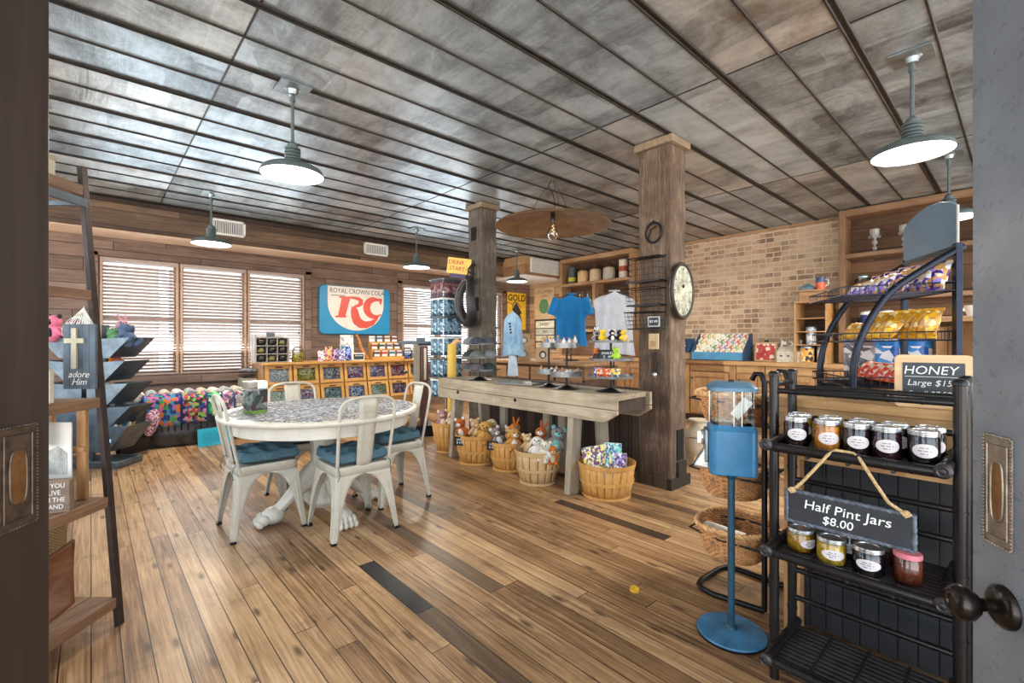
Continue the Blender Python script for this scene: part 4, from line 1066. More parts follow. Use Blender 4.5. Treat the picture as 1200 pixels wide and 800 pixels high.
# ------------------------------------------------------------------ oval stock tank with folded quilts under the window
r = thing('stock_tank', 'dark oval metal stock tank under the big window', 'tank', (0.93, 7.17, 0))
M_tank = plain('dull_tank_metal', (78, 76, 76), 0.4, 0.7, 0.35, 5)
def ov(rad, z0, z1, m, seg=64): m.lathe([(rad, z0), (rad, z1)], seg=seg, sx=1.0, sy=0.52, caps=False)
m = MB(); m.lathe([(0, 0.01), (0.90, 0.01), (0.92, 0.05), (0.925, 0.12), (0.94, 0.15), (0.925, 0.18), (0.93, 0.48), (0.955, 0.50), (0.95, 0.52), (0.92, 0.52)], seg=72, sx=.80, sy=0.46, caps=False); m.build('shell', M_tank, r, smooth=50, solid=0.004)
m = MB()
for k in range(72):
    a = 2*math.pi*k/72; m.cyl((0.932*.8*math.cos(a), 0.932*.46*math.sin(a), 0.19), (0.934*.8*math.cos(a), 0.934*.46*math.sin(a), 0.47), 0.010, seg=6)
m.build('corrugation', M_tank, r, smooth=60)
QC = [('patchwork quilt of green, blue and orange prints', [(36, 66, 130), (70, 150, 76), (206, 116, 50), (190, 100, 150), (34, 56, 110), (70, 136, 170), (40, 60, 120)], 26),
      ('quilt of pink, black and lime prints', [(200, 130, 160), (44, 44, 60), (140, 180, 80), (176, 66, 66), (44, 76, 140)], 30),
      ('quilt of green leaf print on navy', [(60, 160, 90), (30, 50, 110), (120, 200, 120), (220, 220, 210)], 24),
      ('grey and rose printed quilt', [(180, 120, 150), (140, 140, 150), (220, 200, 200), (90, 70, 90)], 22),
      ('red and grey paisley quilt', [(180, 60, 80), (150, 150, 150), (220, 210, 200), (60, 60, 80)], 26),
      ('teal and navy printed quilt', [(40, 120, 130), (40, 60, 120), (200, 120, 120), (210, 210, 190)], 22)]
QX = [(0.62, 0.34, 0.62, 0.30), (0.925, 0.24, 0.62, 0.28), (1.13, 0.15, 0.61, 0.20), (1.28, 0.13, 0.61, 0.18), (1.41, 0.12, 0.60, 0.18), (1.53, 0.11, 0.60, 0.18)]
def drape(name, label, x, w, zt, drop, mat, group, y0=None):
    a = (x-0.93)/0.76; yf = 7.17-0.46*0.965*math.sqrt(max(0.05, 1-a*a))
    r = thing(name, label, 'quilt', (x, yf, 0), 0, group)
    n = 18; th = 0.03
    path = [(0.30, 0.50), (0.22, zt-0.03), (0.10, zt), (0.02, zt-0.005), (-0.035, zt-0.05), (-0.045, zt-0.12), (-0.048, zt-0.06-drop)]
    m = MB()
    def fn(u, v):
        q = u*(len(path)-1); i = min(int(q), len(path)-2); t = q-i
        y = path[i][0]*(1-t)+path[i+1][0]*t; z = path[i][1]*(1-t)+path[i+1][1]*t
        return ((v-0.5)*w, y-0.008*math.sin(v*14+x*20)*u-a*a*0.0, z+0.006*math.sin(v*9+x*7))
    m.surf(fn, 26, 12); m.build('cloth', mat, r, smooth=70, solid=0.022)
    m = MB()
    for sx in (-1, 1): m.tube([fn(k/20, 0.5+sx*0.5) for k in range(21)], 0.013, 6)
    m.build('binding', plain('quilt_binding', (36, 58, 120), 0.9), r, smooth=70)
for (lb, cs, sc), (x, w, zt, dr) in zip(QC, QX):
    drape('folded_quilt', lb+' folded over the tank rim', x, w, zt, dr, speckle('quilt_'+lb[:9].replace(' ', '_')+str(int(x*100)), cs, sc, 0.9, 0.1), 'folded quilts in the stock tank')
rr_ = random.Random(9)
for i in range(9):
    r = thing('rolled_throw', ('cream', 'grey checked', 'pale sage')[i % 3]+' rolled throw %s in the row behind the quilts' % ('first from the left', 'second from the left', 'third from the left', 'fourth from the left', 'in the middle', 'fourth from the right', 'third from the right', 'second from the right', 'first from the right')[i], 'throw', (0.42+i*0.13, 7.18, 0.52), 0, 'rolled throws in the stock tank')
    mt = speckle('throw_%d' % (i % 3), [[(226, 218, 200), (190, 176, 160), (236, 230, 220)], [(150, 150, 150), (226, 222, 214), (120, 140, 150)], [(170, 186, 160), (226, 220, 200), (200, 160, 150)]][i % 3], 40, 0.95, 0.2)
    m = MB(); m.lathe([(0, -0.18), (0.054, -0.17), (0.062, -0.14), (0.062, 0.14), (0.054, 0.17), (0, 0.18)], (0, 0, 0.065), 18, 'y'); m.build('roll', mt, r, smooth=60)
    m = MB(); m.tube([(0.055*math.cos(a*.5)*(1-a/40), -0.18, 0.065+0.05*math.sin(a*.5)*(1-a/40)) for a in range(36)], 0.006, 5); m.build('rolled_edge', mt, r, smooth=60)
r = thing('patterned_bag', 'dark bag with mauve patterned flap leaning at the left end of the tank', 'bag', (0.34, 6.58, 0), R(40))
m = MB(); m.surf(lambda u, v: ((u-.5)*0.34*(1-0.3*v*v), -0.10*math.sin(math.pi*min(1, v*1.1+0.05))*1.0*(0.5+math.sin(math.pi*u)*.5), 0.02+0.50*v), 18, 16); m.surf(lambda u, v: ((.5-u)*0.34*(1-0.3*v*v), 0.10*math.sin(math.pi*min(1, v*1.1+0.05))*(0.5+math.sin(math.pi*u)*.5), 0.02+0.50*v), 18, 16)
m.build('body', plain('black_cloth', (30, 28, 32), 0.9), r, smooth=80)
m = MB(); m.ell((0.13, -0.10, 0.34), (0.10, 0.05, 0.16), 16, (0, 0.5, 0.2)); m.build('flap', speckle('mauve_print', [(176, 130, 150), (120, 70, 90), (210, 190, 200)], 50, 0.9, 0.1), r, smooth=80)
r = thing('price_placard', 'bright turquoise placard leaning against the tank', 'placard', (1.10, 6.58, 0), R(10))
m = MB(); m.box((0, 0, 0.105), (0.34, 0.010, 0.21), (R(-8), 0, 0)); m.build('card', plain('turquoise_card', (40, 178, 206), 0.5, 0, 0.03), r)
m = MB()
for i in range(8):
    for j in range(9): m.box((-0.11+j*0.026, -0.008-0.0195*0+0.0, 0.05+i*0.017), (0.016, 0.002, 0.003))
m.v = [(a, b+(c-0.105)*math.tan(R(8)), c) for a, b, c in m.v]; m.build('fine_print', plain('teal_ink', (20, 110, 140), 0.8), r)

# ------------------------------------------------------------------ sweet counter
CX0, CX1, CY, CTZ = 1.80, 4.42, 7.12, 0.945
r = thing('sweet_counter', 'golden oak counter with two rows of glass-fronted sweet bins against the window wall', 'counter', (CX0, CY, 0))
W = CX1-CX0
m = MB(); m.b2(-0.03, -0.02, CTZ-0.03, W+0.03, 0.74, CTZ); m.build('counter_top', W_candy, r, bevel=0.004)
m = MB(); m.b2(0, 0.10, 0, 0.025, 0.72, CTZ-0.03); m.b2(W-0.025, 0.10, 0, W, 0.72, CTZ-0.03); m.b2(0.025, 0.62, 0, W-0.025, 0.64, CTZ-0.03); m.build('carcass', W_honeyz, r)
m = MB(); m.b2(-0.0, -0.03, 0.02, W, 0.60, 0.34); m.build('plinth', W_candy, r, bevel=0.004)
SW = {'white sweets': [(226, 226, 226), (190, 186, 190), (240, 240, 240), (150, 150, 160)], 'yellow-green sweets': [(176, 160, 40), (206, 190, 80), (130, 120, 30), (230, 210, 120)],
      'silver sweets': [(200, 200, 206), (150, 150, 170), (236, 236, 240), (110, 110, 130)], 'red and blue sweets': [(200, 60, 70), (60, 90, 180), (236, 230, 230), (220, 120, 130), (40, 60, 140)],
      'mixed pastel sweets': [(200, 140, 180), (120, 120, 190), (236, 230, 230), (150, 90, 120), (90, 90, 140)], 'pink sweets': [(206, 70, 110), (230, 170, 190), (150, 40, 70), (240, 220, 226)],
      'grey sweets': [(150, 156, 160), (190, 196, 196), (110, 116, 120), (226, 226, 220)], 'green sweets': [(90, 150, 90), (200, 210, 190), (150, 180, 140), (226, 226, 220)], 'blue sweets': [(40, 80, 190), (120, 170, 220), (230, 230, 240), (30, 50, 120)],
      'teal sweets': [(110, 170, 180), (60, 120, 140), (220, 226, 226)]}
row1 = ['white sweets', 'yellow-green sweets', 'silver sweets', 'red and blue sweets', 'mixed pastel sweets', 'pink sweets', 'grey sweets']
row2 = ['green sweets', 'red and blue sweets', 'teal sweets', 'blue sweets', 'green sweets', 'mixed pastel sweets', 'silver sweets']
bw = W/7
M_cardlab = plain('dark_bin_label', (60, 44, 36), 0.7)
for ri, (row, zt, zb, yt, yb) in enumerate(((row1, 0.905, 0.625, 0.05, 0.0), (row2, 0.60, 0.34, 0.0, -0.06))):
    for i, s in enumerate(row):
        xc = bw*(i+.5); h = zt-zb; tilt = math.atan2(yt-yb, h)
        f = MB(); f.at((xc, yb, zb), (-tilt, 0, 0)); w = bw-0.02; e = 0.046; hh = h/math.cos(tilt)
        f.box((-w/2+e/2, 0, hh/2), (e, 0.03, hh)); f.box((w/2-e/2, 0, hh/2), (e, 0.03, hh)); f.box((0, 0, e/2), (w-2*e, 0.03, e)); f.box((0, 0, hh-e*.55), (w-2*e, 0.03, e*1.1))
        fo = f.build('bin_front', W_candy, r, bevel=0.004)
        f = MB(); f.at((xc, yb, zb), (-tilt, 0, 0)); rq = random.Random(i*7+ri)
        f.surf(lambda u, v: ((u-.5)*(w-2*e), 0.008+0.010*math.sin(u*19+i)*math.sin(v*17+ri), e+v*(hh-2.1*e)*(0.93+0.05*math.sin(u*9+i*2))), 14, 10)
        f.build('sweets', speckle('bin_'+s.replace(' ', '_'), SW[s], 58, 0.25, 1.0), fo, smooth=70)['kind'] = 'stuff'
        f = MB(); f.at((xc, yb, zb), (-tilt, 0, 0)); f.box((0, -0.004, hh/2), (w-2*e+.01, 0.003, hh-2*e+.01)); f.build('pane', M_glass, fo)
        f = MB(); f.at((xc, yb, zb), (-tilt, 0, 0)); f.box((0, -0.018, hh-0.026), (0.10, 0.006, 0.018)); f.build('name_plate', M_cardlab, fo, bevel=0.002)
for zz, yy in ((0.612, 0.02),):
    m = MB(); m.b2(0, yy-0.01, zz-0.012, W, yy+0.08, zz+0.012); m.build('rail', W_candy, r)
m = MB(); m.b2(0, 0.05, 0.905, W, 0.10, CTZ-0.03); m.build('top_rail', W_candy, r)
# low glass-topped stand at the left end
r = thing('display_stand', 'small grey glazed stand at the left end of the sweet counter', 'display case', (1.69, 7.62, 0))
m = MB(); m.box((0, 0, 0.36), (0.18, 0.30, 0.72)); m.build('body', W_benchz, r, bevel=0.004)
m = MB(); m.box((0, 0, 0.78), (0.17, 0.28, 0.12)); m.build('glass_top', M_glass, r)
m = MB(); m.box((0, 0, 0.846), (0.19, 0.31, 0.012)); m.build('lid', M_galv, r)

# things on the sweet counter
r = thing('cubby_rack', 'grey wooden cubby rack full of small dark items at the left of the sweet counter', 'rack', (1.93, 7.42, CTZ))
m = MB(); m.b2(-0.21, -0.1, 0, -0.19, 0.12, 0.40); m.b2(0.23, -0.1, 0, 0.25, 0.12, 0.36); m.b2(-0.19, 0.11, 0, 0.23, 0.12, 0.38)
for k in range(4): m.b2(-0.19, -0.1, 0.0+k*0.118, 0.23, 0.11, 0.012+k*0.118)
for k in range(1, 3): m.b2(-0.19+k*0.14-0.004, -0.1, 0.012, -0.19+k*0.14+0.004, 0.11, 0.36)
m.build('frame', plain('pale_grey_wood', (150, 144, 136), 0.8, 0, 0.2, 10), r)
m = MB(); m.box((0.02, 0.0, 0.405), (0.11, 0.01, 0.06)); m.build('header_card', M_galvd, r)
for k in range(3):
    for j in range(3):
        q = thing('trinket_pouch', '%s pouch in the %s row, %s column of the cubby rack' % (('dark', 'olive', 'black')[(k+j) % 3], ('bottom', 'middle', 'top')[k], ('left', 'middle', 'right')[j]), 'pouch', (1.93-0.12+j*0.14, 7.40, CTZ+0.014+k*0.118), 0, 'pouches in the cubby rack')
        m = MB(); m.ell((0, 0, 0.04), (0.058, 0.07, 0.042), 12); m.build('pouch', plain('pouch_%d' % ((k+j) % 3), [(40, 40, 44), (120, 114, 60), (26, 26, 32)][(k+j) % 3], 0.6, 0, .3, 30), q, smooth=80)
        m = MB(); m.cyl((-0.03, -0.055, 0.07), (0.03, -0.055, 0.07), 0.008, seg=8); m.build('fastener', M_steel, q)
def jar(x, y, z, rad, h, content, label, grp=None, lid=None, fill=0.85):
    r = thing('glass_jar', label, 'jar', (x, y, z), 0, grp)
    m = MB(); m.lathe([(0, 0.003), (rad*.92, 0.003), (rad, 0.015), (rad, h*.8), (rad*.8, h*.93), (rad*.8, h)], seg=24, caps=False); m.build('glass', M_glass, r, smooth=60)
    m = MB(); m.lathe([(0, 0.006), (rad*.88, 0.008), (rad*.94, 0.02), (rad*.94, h*.76*fill), (rad*.5, h*.8*fill), (0, h*.82*fill)], seg=20, caps=False); m.build('contents', content, r, smooth=60)
    if lid: m = MB(); m.lathe([(0, h+0.03), (rad*.6, h+0.028), (rad*.85, h+0.012), (rad*.85, h-0.01)], seg=24, caps=False); m.build('lid', lid, r, smooth=50)
    return r
jar(2.32, 7.40, CTZ, 0.085, 0.20, speckle('bin_yellow-green_sweets', SW['yellow-green sweets'], 58), 'glass jar of yellow-green sweets beside the cubby rack', lid=M_glass)
def bagp(x, y, z, w, h, mat, label, grp, rz=0.0, ti=0.1):
    r = thing('sweet_packet', label, 'packet', (x, y, z), rz, grp)
    m = MB()
    for sg in (1, -1):
        m.surf(lambda u, v: ((u-.5)*w*(1-0.12*math.sin(math.pi*v)), sg*0.32*w*(math.sin(math.pi*u)**.6)*(math.sin(math.pi*min(1, .08+v*.92))**.7)+ti*v*h, v*h), 12, 12)
    m.build('pouch', mat, r, smooth=70)
    m = MB(); m.box((0, ti*h, h+0.006), (w*.95, 0.006, 0.018)); m.build('crimped_top', mat, r)
    return r
PK = [('white packet with red sweets', [(230, 226, 230), (200, 80, 110), (240, 240, 240)]), ('pink and yellow packet', [(226, 120, 150), (230, 200, 90), (120, 60, 100)]), ('purple packet', [(110, 70, 130), (220, 190, 210), (60, 40, 80)]),
      ('lilac packet', [(150, 140, 200), (220, 220, 236), (90, 90, 150)]), ('blue packet', [(30, 60, 170), (150, 180, 220), (20, 30, 90)])]
for i, (lb, cs) in enumerate(PK):
    bagp(2.66+i*0.105, 7.34-0.02*(i % 2), CTZ, 0.12, 0.15+0.03*((i*2) % 3), speckle('pk_%d' % i, cs, 45, 0.35, 0.3), lb+' on the sweet counter left of the stacked boxes', 'sweet packets on the counter')
for i, (c, w, h, zz, lb) in enumerate((((200, 196, 180), .20, .13, 0, 'lower pale box of the stack below the blue cola sign'), ((130, 160, 170), .19, .12, .13, 'middle blue-grey box of the stack below the blue cola sign'), ((222, 220, 206), .17, .16, .25, 'top white box with small print of the stack below the blue cola sign'))):
    r = thing('gift_box', lb, 'box', (3.13, 7.52, CTZ+zz+0.001), R(8*(i-1)), 'stacked gift boxes'); m = MB(); m.box((0, 0, h/2), (w, 0.12, h)); m.build('carton', speckle('gb_%d' % i, [c, tuple(int(k*.75) for k in c), (236, 236, 230), c], 24, .5, 0), r, bevel=.002); m = MB(); m.box((0, 0, h-.004), (w+.006, .126, .008)); m.build('lid', M_paper, r)
r = thing('framed_card', 'small white framed notice on the sweet counter', 'sign', (3.19, 7.20, CTZ), 0)
m = MB(); m.box((0, 0, 0.06), (0.20, 0.012, 0.12), (R(-8), 0, 0)); m.build('frame', M_white, r, bevel=.002); m = MB(); m.box((0, -0.008, 0.061), (0.165, 0.006, 0.09), (R(-8), 0, 0)); m.build('card', M_chalk, r)
lettering('All Candy', .032, M_chalkw, r, (0, -0.016, 0.078), (R(82), 0, 0)); lettering('$8.99 lb', .032, M_chalkw, r, (0, -0.012, 0.042), (R(82), 0, 0))
r = thing('driftwood_slab', 'tall leaning orange-brown bark slab beside the grid of sweet tins', 'wood slab', (3.36, 7.45, CTZ), 0)
m = MB(); m.tube([(-0.06, 0.1, 0.42), (-0.02, 0.08, 0.33), (0.0, 0.05, 0.22), (0.03, 0.02, 0.12), (0.09, 0, 0.03), (0.12, 0, 0.0)], [0.02, 0.028, 0.03, 0.034, 0.04, 0.03], 8); m.build('slab', plain('bark_orange', (176, 116, 66), 0.8, 0, .3, 20), r, smooth=60)
m = MB(); m.tube([(-0.03, 0.1, 0.40), (-0.05, 0.12, 0.46)], [0.015, 0.006], 6); m.build('twig', plain('bark_dark', (96, 60, 40), 0.8), r, smooth=60)
r = thing('tin_stand', 'stepped wooden stand holding the grid of small sweet tins', 'display stand', (3.78, 7.42, CTZ), 0)
for k in range(3):
    m = MB(); m.b2(-0.30+0.02*k, -0.12+k*0.09, 0, 0.30-0.02*k, -0.03+k*0.09, 0.05+0.125*k); m.build('step', W_candy, r, bevel=.003)
TC = [(90, 60, 60), (190, 60, 70), (60, 120, 150), (120, 100, 120), (150, 70, 60), (70, 90, 80), (110, 80, 120), (60, 70, 90), (180, 180, 176), (90, 110, 140), (150, 110, 80), (120, 50, 60)]
for k in range(3):
    for j in range(4):
        r = thing('sweet_tin', '%s sweet tin, %s in the %s row of the grid' % (('brown', 'red', 'blue', 'mauve')[j], ('first', 'second', 'third', 'last')[j], ('front', 'middle', 'top')[k]), 'tin', (3.78-0.21+j*0.14, 7.345+k*0.09, CTZ+0.051+k*0.125), 0, 'sweet tins on the stepped stand')
        m = MB(); m.box((0, 0, 0.05), (0.10, 0.035, 0.10)); m.build('tin', plain('tin_%d' % (k*4+j), TC[k*4+j], .4, .1, .2, 40), r, bevel=.004)
        m = MB(); m.box((0, -0.019, 0.022), (0.095, 0.003, 0.035)); m.build('label_strip', M_paper, r); m = MB(); m.box((0, -0.019, 0.088), (0.095, 0.003, 0.014)); m.build('top_strip', M_paper, r)
jar(4.16, 7.34, CTZ, .085, .17, speckle('bin_blue_sweets', SW['blue sweets'], 58), 'round glass jar with blue and white wrapped sweets right of the tins', lid=M_glass)
jar(4.36, 7.30, CTZ, .06, .12, speckle('bin_green_sweets', SW['green sweets'], 58), 'small glass jar of greenish sweets at the right end of the counter', lid=M_galv)
r = thing('dried_flowers', 'bunch of pale dried stems in a small pot on the sweet counter', 'plant', (4.42, 7.52, CTZ), 0)
m = MB(); m.lathe([(0, 0.002), (.04, .002), (.05, .08), (.045, .085)], seg=16, caps=False); m.build('pot', M_galv, r, smooth=50)
m = MB(); rq = random.Random(4)
for i in range(26):
    a = rq.uniform(0, 6.28); e = rq.uniform(.03, .12); h = rq.uniform(.16, .26); m.tube([(0, 0, .06), (e*.5*math.cos(a), e*.5*math.sin(a), h*.6), (e*math.cos(a), e*math.sin(a), h)], .0016, 4); m.ell((e*math.cos(a), e*math.sin(a), h), .011, 6)
m.build('stems', plain('dry_stem', (176, 168, 130), .9), r)

# ------------------------------------------------------------------ cola sign on the window wall
r = thing('cola_sign', 'big blue and white RC cola sign with red letters on the window wall', 'sign', (3.445, 7.895, 1.79), 0)
def rr_poly(w, h, rad, n=8):
    P = []
    for cx, cy, a0 in ((w/2-rad, h/2-rad, 0), (-w/2+rad, h/2-rad, 90), (-w/2+rad, -h/2+rad, 180), (w/2-rad, -h/2+rad, 270)):
        for k in range(n+1): a = R(a0+90*k/n); P.append((cx+rad*math.cos(a), cy+rad*math.sin(a)))
    return P
m = MB(); m.prism(rr_poly(1.27, 0.83, 0.09), 0.05, 'xz', -0.05); m.build('panel', plain('cola_blue', (20, 132, 178), 0.35, 0, .04, 4), r, bevel=.012)
P = [(-0.505, 0.40), (0.505, 0.40), (0.505, 0.12)]
for k in range(0, 25): a = math.pi*k/24; P.append((0.505*math.cos(a), 0.12-0.47*math.sin(a)))
P.append((-0.505, 0.12))
m = MB(); m.prism(P[:3]+P[4:-2]+[(-0.505, 0.12)], 0.004, 'xz', -0.054); m.build('white_field', plain('cola_white', (222, 214, 202), 0.4, 0, .05, 6), r)
M_red = plain('cola_red', (206, 74, 54), 0.4, 0, .05, 6)
lettering('ROYAL CROWN COLA', 0.115, plain('cola_dark', (60, 66, 72), .5), r, (0.02, -0.055, 0.325), (R(90), 0, 0), sx=0.83)
m = MB(); m.box((-0.33, -0.056, 0.245), (0.24, 0.002, 0.010)); m.build('rule', plain('cola_dark', (60, 66, 72), .5), r)
# R: slanted stem with slab foot, bowl, and a leg sweeping into a curl; C over it
def stroke(pts, ws, nm, y):
    m = MB(); L = []; Rr = []
    for i, (x, z) in enumerate(pts):
        a = pts[max(0, i-1)]; b = pts[min(len(pts)-1, i+1)]; dx, dz = b[0]-a[0], b[1]-a[1]; l = math.hypot(dx, dz) or 1
        nx, nz = -dz/l, dx/l; w = ws[i]/2; L.append((x+nx*w, z+nz*w)); Rr.append((x-nx*w, z-nz*w))
    for i in range(len(pts)-1): m.prism([L[i], L[i+1], Rr[i+1], Rr[i]], 0.003, 'xz', y)
    return m.build(nm, M_red, r)
def arc(cx, cz, rx, rz_, a0, a1, n): return [(cx+rx*math.cos(R(a0+(a1-a0)*k/n)), cz+rz_*math.sin(R(a0+(a1-a0)*k/n))) for k in range(n+1)]
m = MB(); m.prism([(-0.40, -0.13), (-0.22, -0.13), (-0.19, -0.10), (-0.225, -0.10), (-0.13, 0.235), (-0.33, 0.235), (-0.335, 0.21), (-0.29, 0.20), (-0.355, -0.10), (-0.395, -0.10)][::-1], 0.003, 'xz', -0.058); m.v = [(a+0.02, b, c) for a, b, c in m.v]; m.build('letter_stem', M_red, r)
bowl = [(-0.18, 0.215), (-0.08, 0.222), (0.02, 0.21), (0.075, 0.175), (0.075, 0.13), (0.03, 0.09), (-0.05, 0.07)]
stroke(bowl, [.04, .04, .06, .085, .085, .06, .03], 'letter_bowl', -0.0585)
leg = [(-0.06, 0.07), (-0.045, 0.0), (-0.03, -0.09), (0.0, -0.175), (0.07, -0.23), (0.17, -0.245), (0.28, -0.21), (0.37, -0.13), (0.41, -0.07)]
stroke(leg, [.07, .13, .15, .16, .15, .12, .09, .05, .02], 'letter_leg', -0.0592)
cc = [(0.46, 0.20)]+arc(0.33, 0.06, 0.15, 0.155, 75, 300, 22)+[(0.46, -0.05)]
stroke(cc, [.02]+[0.03+0.10*math.sin(math.pi*min(1, (k+2)/24.)) for k in range(23)]+[.02], 'letter_c', -0.060)
m = MB(); m.prism([(0.40, 0.235), (0.475, 0.235), (0.455, 0.13), (0.435, 0.13), (0.42, 0.19)], 0.003, 'xz', -0.0605); m.build('letter_serif', M_red, r)

# ------------------------------------------------------------------ platform scale
r = thing('platform_scale', 'old brown and grey platform scale with a weighing beam left of the bench', 'scale', (3.28, 5.44, 0), R(-25))
M_sc = wood('scale_mahogany', (52, 28, 22), (86, 48, 38), (118, 74, 58), 'z', .4, 1, .1)
m = MB(); m.box((0.0, 0.05, 0.07), (0.38, 0.40, 0.14)); m.build('platform_base', M_black, r, bevel=.01)
m = MB(); m.box((0.04, 0, 0.66), (0.10, 0.12, 1.06)); m.build('column', M_sc, r, bevel=.006)
m = MB(); m.box((-0.055, 0, 0.72), (0.07, 0.10, 0.98)); m.build('grey_side', W_benchz, r, bevel=.004)
m = MB(); m.box((0.05, -0.062, 0.95), (0.03, 0.006, 0.42)); m.build('brass_scale', plain('pale_brass', (196, 184, 160), .3, .6), r)
m = MB(); m.box((-0.06, 0, 1.235), (0.46, 0.09, 0.045)); m.build('beam_shelf', M_galvd, r, bevel=.004)
m = MB(); m.box((0.0, 0, 1.28), (0.11, 0.08, 0.045)); m.build('beam_cap', M_galvd, r, bevel=.004)
m = MB(); m.box((0.09, 0.0, 1.21), (0.26, 0.16, 0.03)); m.build('head', M_black, r, bevel=.004)
m = MB(); m.cyl((-0.22, 0, 1.22), (-0.22, 0, 0.86), .004, seg=6); m.lathe([(0, .80), (.05, .80), (.05, .82), (0, .85)], (-0.22, 0, 0.03), 14); m.build('poise_rod', M_black, r, smooth=50)

# ------------------------------------------------------------------ wares on the bench
M_tray = plain('hammered_zinc', (150, 152, 152), 0.35, 0.7, 0.2, 14)
def tier_stand(name, label, x, y, z0, tiers, base_r, rod=0.010, lip=0.02, top=None):
    r = thing(name, label, 'tiered stand', (x, y, z0))
    m = MB(); m.lathe([(0, 0.0), (base_r, 0.0), (base_r, 0.006), (base_r*.5, 0.02), (0.02, 0.035), (0, 0.035)], seg=32, caps=False); m.build('base', M_black, r, smooth=40)
    zt = max(t[0] for t in tiers)+(top or 0.0)
    m = MB(); m.cyl((0, 0, 0.02), (0, 0, zt), rod, seg=10); m.build('rod', M_black, r, smooth=50)
    for zz, rad in tiers:
        m = MB(); m.lathe([(0, zz), (rad, zz), (rad+0.004, zz+lip), (rad, zz+lip), (rad-0.004, zz+0.004), (0, zz+0.004)], seg=44, caps=False); m.build('tray', M_tray, r, smooth=40)
    return r
def cap(x, y, z, rgb, label, rz, s=1.0):
    r = thing('baseball_cap', label, 'cap', (x, y, z), rz, 'caps on the tiered stand'); r.scale = (s, s, s)
    mt = plain('cap_%d_%d_%d' % rgb, rgb, .9, 0, .2, 40)
    m = MB(); m.surf(lambda u, v: (0.088*math.cos(2*math.pi*u)*math.cos(v*1.5), 0.10*math.sin(2*math.pi*u)*math.cos(v*1.5), 0.085*math.sin(v*1.5)), 24, 8, True); m.build('crown', mt, r, smooth=70)
    m = MB(); m.surf(lambda u, v: ((u-.5)*0.16*(1-.25*v*v), -0.085-0.07*v*(1-(2*u-1)**2*.5), 0.012-0.010*(2*u-1)**2), 12, 5); m.build('brim', mt, r, smooth=70, solid=.003)
    m = MB(); m.ell((0, 0, 0.086), (.008, .008, .004), 8); m.build('button', mt, r)
HX, HY = 3.075, 3.90
tier_stand('tiered_stand', 'three-tier round zinc stand stacked with caps at the left of the bench', HX, HY, BZ, [(0.10, 0.175), (0.235, 0.19), (0.375, 0.18)], 0.13, top=0.08)
capc = [(70, 74, 78), (86, 80, 84), (40, 58, 56), (96, 98, 92), (120, 120, 124), (58, 62, 76)]
nm = ['left', 'middle', 'right']
for k, zz in enumerate((0.107, 0.242, 0.382)):
    for j, a in enumerate((150, 235, 320)):
        c = capc[(k*2+j) % 6]; aa = R(a)+R(-20)
        cap(HX+0.098*math.cos(aa), HY+0.098*math.sin(aa), BZ+zz, c, '%s cap, %s on the %s tier of the cap stand' % (('slate grey', 'mauve grey', 'dark green', 'olive grey', 'pale grey', 'navy grey')[(k*2+j) % 6], nm[j], ('bottom', 'middle', 'top')[k]), aa+R(90), .92)
r = thing('knife_tray', 'thin steel baking tray with a dark blade lying on the bench', 'tray', (3.10, 3.28, BZ), R(12))
m = MB(); m.box((0, 0, 0.006), (0.26, 0.42, 0.008)); m.b2(-.13, -.21, .008, .13, -.2, .018); m.b2(-.13, .2, .008, .13, .21, .018); m.build('tray', M_tray, r, bevel=.002)
m = MB(); m.prism([(-.02, -.30), (.03, -.30), (.05, -.12), (-.01, -.12)], .012, 'xy', .019); m.build('blade', M_black, r)
tier_stand('tiered_stand', 'two-tier zinc cake stand with small bottles, left one of the pair', 3.065, 2.885, BZ, [(0.12, 0.105), (0.355, 0.070)], 0.09, lip=.045)
tier_stand('tiered_stand', 'two-tier rusty zinc cake stand with small bottles, right one of the pair', 3.045, 2.655, BZ, [(0.11, 0.135), (0.355, 0.105)], 0.11, lip=.045)
tier_stand('tiered_stand', 'three-tier round stand of soft toys and mugs at the right end of the bench', 3.15, 2.27, BZ, [(0.115, 0.185), (0.255, 0.18), (0.40, 0.18)], 0.12, top=.06)
rb = random.Random(21); bi = 0
BOT = [((226, 222, 210), 'cream'), ((196, 150, 110), 'amber'), ((110, 120, 140), 'slate'), ((230, 210, 200), 'blush'), ((150, 120, 96), 'brown')]
for (cx, cy, rad, z, n, w) in ((3.065, 2.885, .045, .36, 4, 'top tray of the left cake stand'), (3.045, 2.655, .075, .36, 6, 'top tray of the right cake stand'), (3.045, 2.655, .10, .115, 9, 'lower tray of the right cake stand'), (3.065, 2.885, .072, .125, 4, 'lower tray of the left cake stand')):
    for k in range(n):
        a = 2*math.pi*k/n+.4; c, cn = BOT[k % 5]; h = (.075, .06, .09)[k % 3] if z > .3 else (.045, .055)[k % 2]
        r = thing('small_bottle', '%s %s bottle among the small bottles on the %s' % (cn, ('tall', 'short', 'slim')[k % 3], w), 'bottle', (cx+rad*math.cos(a), cy+rad*math.sin(a), BZ+z+.006), 0, 'small bottles on the '+w)
        m = MB(); m.lathe([(0, 0), (.016, 0), (.018, .006), (.018, h*.6), (.008, h*.8), (.008, h*.92)], seg=12, caps=False); m.build('body', plain('bottle_'+cn, c, .35, 0, .15, 60), r, smooth=50)
        m = MB(); m.lathe([(0, h*1.08), (.010, h*1.08), (.010, h*.9)], seg=10, caps=False); m.build('stopper', plain('cork', (176, 130, 90), .8), r)
GT = 'soft toys on the right tiered stand'
